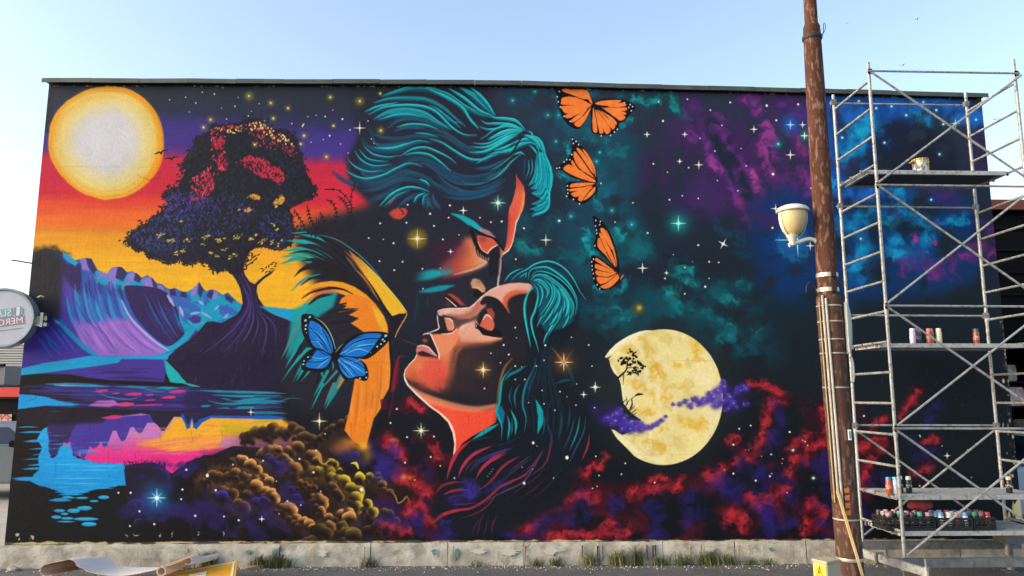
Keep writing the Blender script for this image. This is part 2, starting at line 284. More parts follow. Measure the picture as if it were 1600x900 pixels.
    fill([(120, 640), (180, 642), (160, 660), (110, 663), (75, 664), (60, 650)], '#231f30', 8, .9); stroke([(158, 653), (174, 652), (188, 651)], [.6, 4, 6.5, 4], '#d43c82', .95, 1.4)
    fill([(233, 645), (300, 644), (290, 652), (272, 651), (264, 662), (257, 673), (252, 673), (246, 664), (240, 660)], '#2a2540', 1.6)
    fill([(285, 646), (440, 648), (440, 655), (330, 653), (316, 660), (307, 671), (302, 668), (300, 655), (297, 668), (292, 671), (288, 660), (282, 650)], '#1e5ac0', 1.6); fill([(285, 640), (445, 642), (445, 651), (330, 649), (312, 655), (304, 663), (300, 650), (294, 665), (289, 654)], '#2a2748', 1.6)
    R9 = np.random.RandomState(19)
    for k in range(60):
        x, y = R9.uniform(40, 400), R9.uniform(600, 650); L = R9.uniform(15, 60); stroke([(x, y), (x+L/2, y+R9.uniform(-1, 1)), (x+L, y)], [.3, R9.uniform(1, 3), .3], ['#2a2148', '#5a48b0', '#2c86c0', '#1d1a28', '#3c3080'][k % 5], .4, 2)
    for k in range(46):
        x, y = R9.uniform(180, 430), R9.uniform(660, 712); L = R9.uniform(20, 70); stroke([(x, y), (x+L/2, y+R9.uniform(-1, 1)), (x+L, y)], [.3, R9.uniform(1.5, 4), .3], ['#f4c850', '#f0903c', '#e84c94', '#c884d4', '#f6a860'][(k+int(y/12)) % 5], .28, 3)
    # blue lake corner
    blue = [(74, 667), (76, 700), (79, 716), (88, 714), (93, 698), (101, 695), (110, 696), (114, 712), (122, 716), (132, 718), (150, 722), (190, 725), (198, 733), (202, 745), (200, 752), (180, 760), (150, 765), (128, 772), (108, 772), (92, 768), (60, 758), (48, 752), (52, 742), (62, 732), (60, 715), (66, 700), (58, 688), (62, 675)]
    fill(blue, lg((0, 665), (0, 770), [(0, '#2fb0f0'), (.5, '#1ba4ee'), (1, '#1890d8')]), 2, rough=2)
    for x0, x1, y, h in [(28, 80, 676, 3), (36, 80, 690, 4), (22, 80, 750, 5), (17, 70, 748, 4), (33, 90, 733, 4), (42, 90, 727, 3), (36, 80, 718, 2), (150, 215, 750, 4), (160, 222, 756, 3), (140, 205, 758, 4), (120, 178, 763, 4), (85, 140, 769, 5), (90, 130, 773, 4), (95, 118, 778, 4), (75, 112, 782, 5), (150, 200, 737, 3), (60, 190, 745, 3), (26, 60, 668, 2), (45, 80, 702, 2), (50, 80, 711, 2), (185, 212, 747, 2)]:
        stroke([(x0, y), ((x0+x1)/2, y-1), (x1, y)], [.4, h, h, .5], '#1f9ee4', .95, 1.5)
    for k in range(40):
        x, y = R9.uniform(60, 180), R9.uniform(675, 768); L = R9.uniform(15, 55); stroke([(x, y), (x+L, y-.5)], [.3, R9.uniform(1, 3), .3], ['#2fb0f0', '#1684cc', '#49bcf4', '#1a94e0'][k % 4], .5, 2)
    for k in range(14): y = 728+k*2.2; stroke([(180, y), (204, y-.5), (204+R9.uniform(0, 18), y)], [.5, 2.4, .3], '#1b96dc', .9, 1.2)
    for x0, x1, y in [(70, 150, 726), (100, 190, 735), (80, 170, 748), (95, 160, 756), (110, 190, 729)]: stroke([(x0, y), (x1, y-1)], [.4, 2.5, .4], '#5cc4f6', .7, 2)
    for x, y, a, b in [(105, 777, 7, 2), (128, 778, 10, 1.8), (162, 777, 9, 3), (147, 783, 7, 1.8), (132, 794, 12, 3.5), (93, 798, 9, 2.6), (115, 798, 10, 3.6), (101, 803, 6, 2), (88, 808, 8, 2.8), (105, 810, 10, 2.2), (134, 811, 20, 2.6), (103, 815, 14, 1.3), (139, 819, 12, 3.5)]:
        oval(x, y, a, b, '#1d98cc'); oval(x, y-b*.25, a*.8, b*.45, '#46b4dc', .7)
    # dark bank with reeds
    fill([(194, 735), (196, 728), (212, 724), (240, 723), (255, 728), (263, 737), (269, 740), (279, 732), (289, 727), (291, 722), (300, 719), (305, 716), (312, 715), (318, 711), (332, 711), (345, 705), (356, 700), (364, 697), (395, 698), (430, 702), (500, 712), (500, 790), (200, 790)], '#221c36', 1.5)
    for k in range(34):
        x = 196+k*1.9+rng.uniform(-1, 1); stroke([(x, 731), (x+rng.uniform(-2, 2), 724), (x+rng.uniform(-6, 6), 717+rng.uniform(0, 4)+abs(x-226)*.06)], [1.3, 1, .3], '#2a2050')
    # dark foot of the picture, violet smoke
    for x, y, r in [(250, 745, 16), (283, 750, 14), (310, 758, 12), (346, 778, 15), (212, 795, 16), (308, 815, 18), (336, 838, 14), (218, 820, 12), (245, 738, 10), (330, 822, 8), (355, 720, 12), (275, 795, 14), (364, 840, 10)]: puff(x, y, r, '#43329a', rng.uniform(-2.4, -.6), .75, '#17151f', .5)
    neb([(200, 785), (300, 740), (420, 770), (400, 845), (210, 845)], '#35297c', 26, 12, .48, .75, .8, 24)
    # tree on its mound
    crown = [(330, 199), (337, 195), (345, 199), (352, 202), (358, 196), (366, 195), (376, 196), (384, 191), (397, 188), (409, 192), (418, 199), (430, 205), (443, 203), (452, 210), (461, 222), (466, 236), (471, 252), (475, 268), (483, 284), (490, 299), (488, 308), (476, 312), (462, 317), (453, 323), (449, 331), (454, 342), (456, 356), (458, 368), (450, 380), (440, 388), (426, 387), (412, 383), (398, 385), (386, 392), (381, 412), (372, 418), (362, 424), (355, 417), (348, 420), (336, 421), (328, 413), (318, 404), (308, 404), (300, 411), (290, 409), (281, 403), (272, 409), (260, 410), (247, 404), (236, 400), (226, 391), (213, 385), (199, 374), (211, 364), (222, 354), (232, 350), (238, 341), (250, 337), (258, 331), (262, 324), (270, 318), (266, 312), (255, 309), (258, 302), (270, 296), (280, 294), (284, 284), (291, 274), (294, 262), (288, 255), (294, 245), (301, 235), (309, 222), (318, 212), (328, 207)]
    fill(crown, '#222733', 1.5)
    CR = along(crown+crown[:1], 420)
    for q in range(70):                                     # leaf bunches that break the outline
        x, y = CR[rng.randint(420)]
        for k in range(14): leaf(x+rng.normal()*4.2, y+rng.normal()*3.4, rng.uniform(4.5, 8.5), rng.uniform(2, 3.2), rng.uniform(0, 6.3), ['#222733', '#1f2430', '#2a2c44'][k % 3])
    for (x, y), (x2, y2) in zip(CR, np.roll(CR, -1, 0)):
        t = np.arctan2(y2-y, x2-x)-np.pi/2; leaf(x+np.cos(t)*1.5, y+np.sin(t)*1.5, rng.uniform(4, 8), rng.uniform(1.8, 3), t+rng.uniform(-.8, .8), '#22242e')
    # red light in the crown
    for P, s in [([(366, 254), (380, 247), (392, 243), (404, 246), (418, 252), (432, 262), (444, 270), (446, 280), (436, 287), (424, 279), (408, 277), (394, 268), (382, 258)], 2.5), ([(333, 214), (345, 212), (352, 220), (350, 232), (338, 234), (331, 225)], 4), ([(342, 236), (354, 240), (356, 262), (346, 268), (338, 258)], 4), ([(312, 270), (326, 268), (334, 280), (332, 298), (322, 308), (306, 300), (318, 288)], 5), ([(294, 306), (316, 304), (318, 312), (298, 314)], 4)]: fill(P, '#cf2f4b', s, .9, rough=2)
    for P in ([(386, 306), (396, 302), (404, 306), (406, 312), (394, 313)], [(424, 318), (432, 308), (440, 304), (446, 312), (440, 320)], [(382, 328), (390, 323), (397, 330), (386, 333)]): fill(P, '#e8923c', 2.5, .9, rough=2.5)
    def leaves(P, n, cols, L=5, W=2.2, seed=0, a=.95):
        for x, y in inside(P, n, seed): leaf(x, y, L*rng.uniform(.7, 1.3), W*rng.uniform(.7, 1.2), rng.uniform(-2.6, -.5), cols[rng.randint(len(cols))], a)
    leaves(crown, 800, ['#1d222e', '#28303e', '#1b2029', '#2e3050', '#2a3846'], 7, 3.0, 1)
    for P, s in (([(366, 254), (392, 243), (418, 252), (446, 272), (446, 282), (424, 280), (394, 269)], 31), ([(331, 212), (352, 212), (356, 265), (336, 262)], 32), ([(300, 290), (326, 268), (336, 282), (330, 306), (300, 312)], 33)): leaves(P, 40, ['#222733', '#1d222e', '#2a2230'], 7, 2.6, s)
    leaves([(330, 200), (352, 202), (354, 270), (332, 276), (334, 300), (300, 310), (296, 280), (330, 260)], 90, ['#d43a52', '#b8324a', '#8a2c42', '#e0607a', '#c8364e'], 5.5, 2.6, 2)
    leaves([(366, 250), (400, 240), (446, 264), (450, 285), (440, 290), (384, 262)], 46, ['#d93450', '#c22c46', '#23222c', '#d93450'], 5, 2.0, 3)
    leaves([(380, 194), (400, 189), (432, 206), (452, 210), (466, 240), (462, 258), (440, 236), (395, 225)], 170, ['#b83a54', '#d4506a', '#8a2e4a', '#23222c', '#6c2a4c'], 5, 2.3, 4)
    leaves([(328, 200), (365, 196), (384, 200), (350, 206)], 34, ['#c24458', '#e07a50', '#a83550'], 4.5, 2.2, 5)
    leaves([(342, 203), (352, 200), (378, 196), (384, 204), (372, 208), (346, 208)], 12, ['#f2b860', '#f6d890'], 4, 2.6, 6, 1)
    leaves([(382, 193), (400, 188), (416, 196), (440, 208), (436, 222), (410, 206), (390, 204)], 40, ['#f4c46c', '#f8e0a0', '#f0a060'], 4, 2.5, 7, 1)
    leaves([(440, 206), (462, 226), (458, 228), (436, 222)], 12, ['#f4c46c', '#f8e0a0'], 4, 2.4, 8, 1)
    leaves([(300, 278), (316, 272), (338, 290), (330, 306), (302, 300)], 26, ['#e05a72', '#d84460', '#c23650'], 4.5, 2, 9)
    leaves([(258, 306), (282, 296), (330, 310), (335, 320), (300, 345), (250, 345), (262, 322)], 300, ['#46409a', '#3a3684', '#5650a8', '#2a2a48', '#6a4c9c'], 5.5, 2, 10)
    leaves([(205, 372), (240, 340), (300, 330), (300, 385), (240, 398)], 360, ['#3a4688', '#2a3054', '#443e84', '#20242e', '#30508a'], 6.5, 2.4, 11)
    leaves([(300, 320), (370, 300), (400, 330), (370, 360), (300, 380)], 300, ['#2e3050', '#3c3874', '#22262e', '#464088'], 6.5, 2.4, 12)
    leaves([(410, 330), (450, 332), (458, 370), (430, 388), (405, 360)], 150, ['#3a3a80', '#464692', '#20222e', '#2b2f58'], 5.5, 2, 13)
    leaves([(230, 395), (300, 385), (350, 395), (355, 415), (290, 408)], 120, ['#2a2a44', '#22242e', '#34305c'], 6, 2.3, 14)
    leaves([(440, 240), (470, 260), (480, 300), (440, 300)], 70, ['#23262e', '#2c3050', '#1d2028'], 6, 2.3, 15)
    for x, y, s in [(394, 306, 7), (402, 309, 5), (388, 328, 7), (374, 327, 3), (434, 315, 8), (440, 310, 5), (430, 322, 5), (364, 286, 0), (247, 367, 6), (253, 366, 4), (270, 377, 6), (262, 376, 5), (294, 373, 8), (285, 392, 6), (274, 394, 8), (325, 368, 7), (320, 373, 5), (345, 377, 9), (341, 373, 5), (370, 371, 9), (330, 394, 8), (338, 400, 6), (362, 402, 7), (368, 398, 6), (376, 406, 6), (392, 373, 6), (400, 367, 4), (412, 374, 6), (425, 380, 6), (434, 382, 5), (440, 376, 4), (408, 380, 6), (428, 352, 5), (433, 358, 4), (283, 346, 3), (316, 382, 4), (350, 390, 5)]:
        for k in range(int(s)): leaf(x+rng.normal()*s*.4, y+rng.normal()*s*.28, rng.uniform(3, 6), rng.uniform(1, 2), rng.uniform(-1.2, .2), ['#d8c24c', '#e6b83c', '#b8b04c', '#efa54a' if y < 330 else '#d8c860'][rng.randint(4)])
    trunk = [(359, 418), (362, 428), (369, 438), (375, 450), (378, 464), (379, 474), (376, 484), (368, 493), (356, 499), (346, 505), (332, 502), (323, 503), (315, 512), (306, 522), (292, 534), (276, 545), (264, 556), (260, 566), (270, 580), (286, 594), (312, 604), (350, 610), (400, 611), (432, 611), (438, 585), (448, 560), (458, 530), (464, 506), (456, 502), (444, 497), (432, 493), (420, 487), (412, 478), (404, 466), (401, 455), (402, 446), (412, 436), (424, 428), (430, 420), (424, 424), (414, 430), (404, 438), (398, 444), (390, 440), (383, 430), (380, 420), (382, 406), (388, 394), (372, 400)]
    fill(trunk, '#2b2442', 1.4)
    CLIP[0] = mask(trunk, 1.4)
    fill([(260, 556), (320, 548), (440, 556), (440, 612), (280, 612)], '#272140', 20)
    between([(366, 424), (380, 450), (385, 480), (350, 520), (290, 560)], [(382, 420), (398, 455), (410, 485), (440, 510), (450, 560)], 34, [.6, 2.2, 2.2, .8], ['#4c3f86', '#1c1828', '#3f3470', '#1c1828', '#574a98'], .85, .03, 1.4, .4)
    for k in range(60):
        x, y = rng.uniform(280, 440), rng.uniform(520, 605); t = np.arctan2(y-480, x-390)+rng.uniform(-.3, .3)
        stroke([(x, y), (x+np.cos(t)*10, y+np.sin(t)*10)], [.5, rng.uniform(1, 3), .5], ['#3d336c', '#1f1a2c', '#473b80', '#1b1728'][k % 4], .6, 2)
    CLIP[0] = None
    for P, w in [([(362, 426), (356, 412), (345, 400), (330, 392)], 4), ([(372, 428), (368, 408), (356, 392)], 4), ([(378, 424), (378, 405), (372, 385), (360, 372)], 5), ([(384, 400), (392, 388), (404, 376), (420, 366)], 4), ([(392, 390), (404, 384), (424, 388)], 3), ([(384, 416), (392, 411), (402, 402)], 1.8)]: stroke(P, [w, w*.7, w*.3], '#201d2a')
    for x, y in [(392, 406), (396, 402), (399, 400), (394, 411), (400, 405), (404, 398)]: leaf(x, y, 6, 2, rng.uniform(-1.3, -.2), '#201d2a')
    for x, y in [(411, 423), (416, 418), (420, 416), (424, 413), (427, 410), (421, 424), (425, 420), (430, 416), (416, 425), (409, 420), (431, 412)]: leaf(x, y, 6, 1.9, rng.uniform(-1.8, .2), '#201d2a')
    fill([(256, 562), (262, 566), (270, 574), (278, 582), (284, 590), (292, 598), (278, 599), (266, 597), (260, 584)], '#1cb0b6', 2); stroke([(284, 598), (300, 602), (312, 604)], [1, 3.5, 1], '#3cb8a0', .9)
    # the right shoulder of the lake behind the mound
    fill([(405, 478), (432, 481), (452, 483), (478, 484), (486, 500), (470, 520), (462, 505), (444, 497), (425, 490)], '#1aa0d8', 4); 
# ------------------------------------------------------------ small plants on the shoulder line
def fern(P, n, L=5, col='#23202c'):
    stroke(P, [1.6, 1.2, .6], col); Q = along(P, n)
    for i, (x, y) in enumerate(Q[1:]):
        d = Q[i+1]-Q[i]; t = np.arctan2(d[1], d[0])
        for s in (-1, 1): leaf(x+np.cos(t+s*.8)*L*.5, y+np.sin(t+s*.8)*L*.5, L, 1.9, t+s*.8, col)
# ------------------------------------------------------------ golden cloud bank
def billow(x, y, r, col, hi, ang=-.85, a=1.):
    """a cloud head lit from the upper right that melts into the dark on its other side"""
    m = r*1.25+2; q = reg(x-m, y-m, x+m, y+m)
    if q is None: return
    sl, X, Y = q; u, v = (X-x)/r, (Y-y)/r; wob = 1+.22*(noise(X, Y, r*.9, int(x*7+y*3) % 97, 3)-.5)*2; rho = np.sqrt(u*u+v*v)*wob
    e = sm((1.-rho)*r/2.2); side = u*np.cos(ang)+v*np.sin(ang)
    put(sl, e*.9*sm((side+1.0)/.9), '#17131a', X, Y)
    put(sl, e*a*sm((side*.95+rho*.5+.2)/1.2), col, X, Y)
    put(sl, e*a*.95*sm((rho-.5)/.42)*sm((side+.02)/.7), hi, X, Y)
def chain(P, r, col, hi, a=1., n=None, ang=-.85, seed=1):
    R = np.random.RandomState(seed); Q = along(P, n or max(3, int(np.hypot(*np.diff(np.array(P, float), axis=0).T).sum()/(r*.95))))
    for x, y in Q: blob(x-r*.7, y+r*1.1, r*2.0, r*1.6, '#3a281a', .2)
    for x, y in Q:
        q = r*R.uniform(.95, 1.5); blob(x, y+q*.3, q*1.5, q*1.2, col, .12*a)
        billow(x-q*R.uniform(.3, 1.1), y+q*R.uniform(.2, 1.), q*R.uniform(.55, .8), '#8a6036', '#b8824a', ang+R.uniform(-.7, .5), .6*a)
        billow(x+R.normal()*r*.25, y+R.normal()*r*.25, q, col, hi, ang+R.uniform(-.7, .6), a)
def paint_clouds():
    fill([(280, 740), (330, 712), (420, 700), (560, 690), (640, 690), (660, 850), (200, 850), (240, 800)], '#14131a', 26)
    neb([(300, 720), (420, 700), (600, 700), (640, 840), (330, 840)], '#3c2c1c', 34, 21, .45, .75, .45, 26)
    neb([(250, 720), (640, 700), (640, 840), (220, 840)], '#2d2468', 34, 22, .54, .72, .8, 26)
    for y, c, w in [(682, '#c88a4c', 7), (690, '#b070a0', 8), (697, '#8a5a98', 6), (676, '#a8903c', 5)]: stroke([(390, y), (430, y-1), (478, y+3)], [2, w, w, 3], c, .75, 6)
    T, H = '#cc8a48', '#f8c484'; YC, YH = '#c8a836', '#f8e45c'; B, BH = '#946a3c', '#d8a868'
    wisp([(318, 752), (340, 738), (362, 738)], 14, '#5c4428', .8, 1, 61); wisp([(350, 760), (372, 775), (380, 790)], 16, '#5a4026', .7, 1, 62); wisp([(336, 748), (352, 760)], 9, '#7c5c34', .6, 1, 63)
    chain([(322, 754), (340, 744), (356, 744)], 8, B, BH, .55, seed=41); chain([(346, 766), (366, 778), (382, 792)], 9, B, BH, .6, seed=42); chain([(600, 800), (616, 812), (624, 824)], 9, B, BH, .5, seed=43)
    chain([(384, 686), (400, 680), (432, 676), (454, 674), (470, 680), (482, 690)], 9, B, BH, .5, seed=2); chain([(492, 694), (500, 686), (514, 676), (528, 666), (542, 658)], 7, B, BH, .5, seed=3)
    chain([(410, 712), (430, 706), (446, 712), (462, 702)], 9, B, BH, .9, seed=4); chain([(372, 718), (386, 726), (398, 734), (408, 746)], 9, T, H, 1, seed=5)
    chain([(366, 736), (384, 748), (398, 752)], 8, B, BH, .8, seed=6); chain([(408, 746), (418, 752)], 9, T, H, 1, seed=7); chain([(400, 762), (422, 770), (430, 782)], 9, T, H, .95, seed=8)
    chain([(436, 706), (450, 724), (456, 734)], 8, T, H, .85, seed=9); chain([(464, 736), (478, 734), (488, 742)], 10, T, H, 1, seed=10); chain([(486, 712), (496, 718)], 10, T, '#d89c60', .9, seed=11)
    chain([(498, 738), (510, 738), (524, 748), (538, 752)], 9, YC, YH, 1, seed=12); chain([(512, 724), (522, 722), (530, 734)], 5.5, YC, YH, 1, seed=13); chain([(548, 762), (556, 770), (554, 782)], 9, YC, YH, .95, seed=14)
    chain([(566, 748), (576, 744), (586, 752)], 8, YC, YH, 1, seed=15); chain([(590, 744), (598, 756)], 6, YC, YH, .95, seed=16); chain([(598, 764), (610, 768)], 6, B, '#d0b060', .9, seed=17); chain([(556, 790), (570, 790), (584, 800)], 9, YC, YH, .95, seed=18)
    chain([(440, 796), (454, 798), (462, 810), (470, 814)], 9.5, T, H, 1, seed=19); chain([(478, 814), (488, 824)], 8, T, H, .9, seed=20); chain([(490, 778), (506, 784)], 8, T, H, .95, seed=21); chain([(504, 800), (515, 808), (518, 820)], 8, T, H, .9, seed=22)
    chain([(536, 804), (548, 810)], 9, T, H, .95, seed=23); chain([(470, 756), (490, 762)], 5, B, BH, .7, seed=24); chain([(520, 764), (536, 776)], 7, B, BH, .6, seed=25); chain([(536, 826), (552, 838)], 10, '#6a5830', '#9c8440', .8, seed=26); chain([(492, 838), (512, 832)], 11, '#5c4c28', '#8a7440', .7, seed=27); chain([(584, 820), (600, 830)], 10, '#4a3420', '#7c5a38', .6, seed=28)
    for x, y, r in [(347, 778, 13), (400, 786, 10), (412, 782, 8), (455, 766, 8), (464, 778, 8), (470, 788, 7), (432, 728, 9), (424, 720, 8), (540, 706, 9), (556, 712, 8)]: billow(x, y, r, '#3c2c94', '#5a48bc', -1.3, .85)
    for x, y in [(430, 722), (455, 772), (404, 790), (372, 800), (545, 712), (600, 735)]: wisp([(x-10, y-6), (x+12, y+8)], 13, '#3c2f88', .5, 12, int(x))
    for P in [[(497, 712), (501, 722), (508, 725), (514, 720), (520, 719)], [(612, 768), (618, 776), (622, 786), (630, 782), (636, 776), (641, 790)]]: stroke(P, [2, 2.5, 2.5, 1.5], '#b89858', .9)
    stroke([(548, 724), (556, 724), (560, 732)], [1, 5, 2], '#e0d048')
# ------------------------------------------------------------ red and violet smoke along the foot
def paint_red():
    def red(P, w, n, s, c='#b42a3a', a=.66): wisp(P, w*1.7, '#42121f', .6, n, s, .6); wisp(P, w*1.08, c, a, n, s+1, .4); wisp(P, w*.62, '#d83a46', .55, n//2, s+2, .4)
    def vio(P, w, n, s, a=.52): wisp(P, w*1.3, '#33288a', a, n, s, .5)
    fill([(1195, 470), (1560, 470), (1600, 860), (1340, 640), (1210, 590)], '#1c2833', 60, .75); fill([(1420, 560), (1600, 520), (1620, 860), (1400, 860)], '#1a2229', 70, .8)
    neb([(610, 640), (700, 640), (720, 845), (600, 845)], '#4c1826', 26, 31, .45, .7, .8, 20)
    neb([(780, 800), (900, 760), (1100, 740), (1320, 600), (1330, 845), (780, 850)], '#521a2a', 34, 33, .42, .68, .85, 40)
    neb([(800, 800), (960, 780), (1200, 740), (1320, 680), (1330, 845), (800, 850)], '#29205e', 34, 34, .5, .7, .85, 40)
    stroke([(624, 556), (620, 575), (616, 610)], [2, 8, 10, 4], '#6c1c34', .8, 6); stroke([(632, 556), (622, 560), (618, 580), (612, 615), (608, 650)], [1, 4, 5, 5, 2], '#a02440', .7, 5)
    for P, w, n, s in [([(604, 684), (614, 692), (624, 704)], 11, 22, 1), ([(608, 690), (630, 716)], 8, 14, 2), ([(626, 744), (640, 742), (652, 750)], 12, 26, 3), ([(630, 750), (668, 770)], 10, 18, 4), ([(676, 700), (684, 716)], 8, 10, 5), ([(640, 800), (655, 788), (668, 800), (672, 815)], 11, 24, 6), ([(660, 640), (640, 628)], 6, 8, 7), ([(600, 820), (640, 828)], 8, 8, 8)]: red(P, w, n, s*10)
    blob(616, 688, 6, 4, '#f09858', .7); blob(630, 745, 6, 5, '#f2a050', .8); blob(640, 747, 5, 4, '#f07840', .7)
    for P, w, n, s in [([(590, 700), (625, 716)], 12, 14, 11), ([(590, 735), (610, 740)], 12, 10, 12), ([(650, 805), (660, 830)], 9, 12, 13), ([(690, 835), (706, 820)], 12, 12, 14), ([(600, 812), (630, 815)], 12, 10, 15)]: vio(P, w, n, s)
    for P, w, n, s in [([(812, 822), (832, 806), (842, 792), (862, 790), (876, 780)], 11, 44, 21), ([(822, 830), (836, 815), (850, 800)], 9, 26, 22), ([(893, 742), (902, 734), (910, 740)], 8, 18, 23), ([(915, 744), (924, 728), (936, 730), (944, 720), (948, 712)], 6.5, 30, 24), ([(884, 780), (905, 772), (930, 778)], 10, 20, 25), ([(983, 775), (990, 764), (1002, 772)], 8, 22, 26), ([(1012, 764), (1030, 760), (1050, 762)], 8, 22, 27), ([(1018, 750), (1028, 744), (1040, 748)], 6, 8, 28), ([(1055, 765), (1062, 752)], 8, 10, 29), ([(860, 838), (900, 836), (980, 832)], 9, 22, 30), ([(945, 825), (955, 815)], 9, 10, 41),
                       ([(1105, 740), (1112, 750), (1130, 735)], 9, 18, 31), ([(1150, 722), (1158, 712), (1170, 720)], 8, 26, 32), ([(1140, 690), (1152, 684)], 7, 12, 33), ([(1180, 700), (1190, 684), (1196, 664), (1200, 640), (1206, 628)], 9, 40, 34), ([(1172, 600), (1196, 602), (1212, 612), (1226, 618)], 7, 22, 35), ([(1204, 640), (1208, 630), (1224, 628)], 5, 12, 36), ([(1238, 700), (1250, 690), (1258, 684)], 9, 22, 37), ([(1232, 740), (1240, 720), (1250, 716)], 10, 34, 38), ([(1194, 785), (1214, 770), (1228, 766)], 10, 34, 39), ([(1172, 775), (1184, 790)], 9, 20, 40), ([(1135, 815), (1150, 800), (1162, 806), (1160, 825)], 10, 28, 42), ([(1266, 790), (1280, 794), (1290, 800), (1276, 820)], 11, 34, 43), ([(1284, 640), (1290, 660), (1298, 690)], 8, 24, 44), ([(1255, 835), (1262, 815)], 8, 12, 45), ([(1262, 700), (1290, 694)], 8, 14, 46),
                       ([(1345, 700), (1365, 690), (1380, 700)], 11, 30, 47), ([(1350, 740), (1362, 716)], 8, 14, 48), ([(1408, 650), (1420, 630), (1432, 612)], 8, 30, 49), ([(1446, 692), (1456, 684), (1464, 688)], 6, 18, 50), ([(1345, 760), (1352, 738)], 6, 12, 51), ([(1430, 740), (1450, 730)], 8, 10, 52), ([(1364, 665), (1380, 655)], 7, 14, 53)]: red(P, w, n, s*10)
    for P, w, n, s in [([(845, 815), (880, 800), (920, 790)], 14, 26, 61), ([(1075, 780), (1088, 790), (1070, 812)], 11, 22, 62), ([(1120, 752), (1150, 770), (1165, 780)], 12, 28, 63), ([(1150, 735), (1185, 738)], 12, 20, 64), ([(1208, 690), (1214, 660), (1216, 640)], 9, 22, 65), ([(1190, 700), (1206, 704)], 7, 10, 66), ([(1200, 800), (1230, 812)], 14, 20, 67), ([(1240, 760), (1238, 785)], 9, 12, 68), ([(1288, 715), (1294, 740)], 7, 14, 69), ([(1290, 820), (1298, 835)], 9, 14, 70), ([(1355, 765), (1372, 745), (1385, 755)], 11, 26, 71), ([(1450, 660), (1462, 635)], 10, 16, 72), ([(1430, 700), (1450, 710)], 10, 14, 73), ([(1340, 800), (1350, 815)], 12, 22, 74), ([(800, 835), (830, 838)], 9, 12, 75), ([(1015, 832), (1026, 836)], 6, 10, 76), ([(955, 790), (960, 782)], 10, 8, 77)]: vio(P, w, n, s*3)
    blob(805, 815, 10, 10, '#8a6a20', .6); blob(790, 822, 12, 8, '#6c2a20', .5)
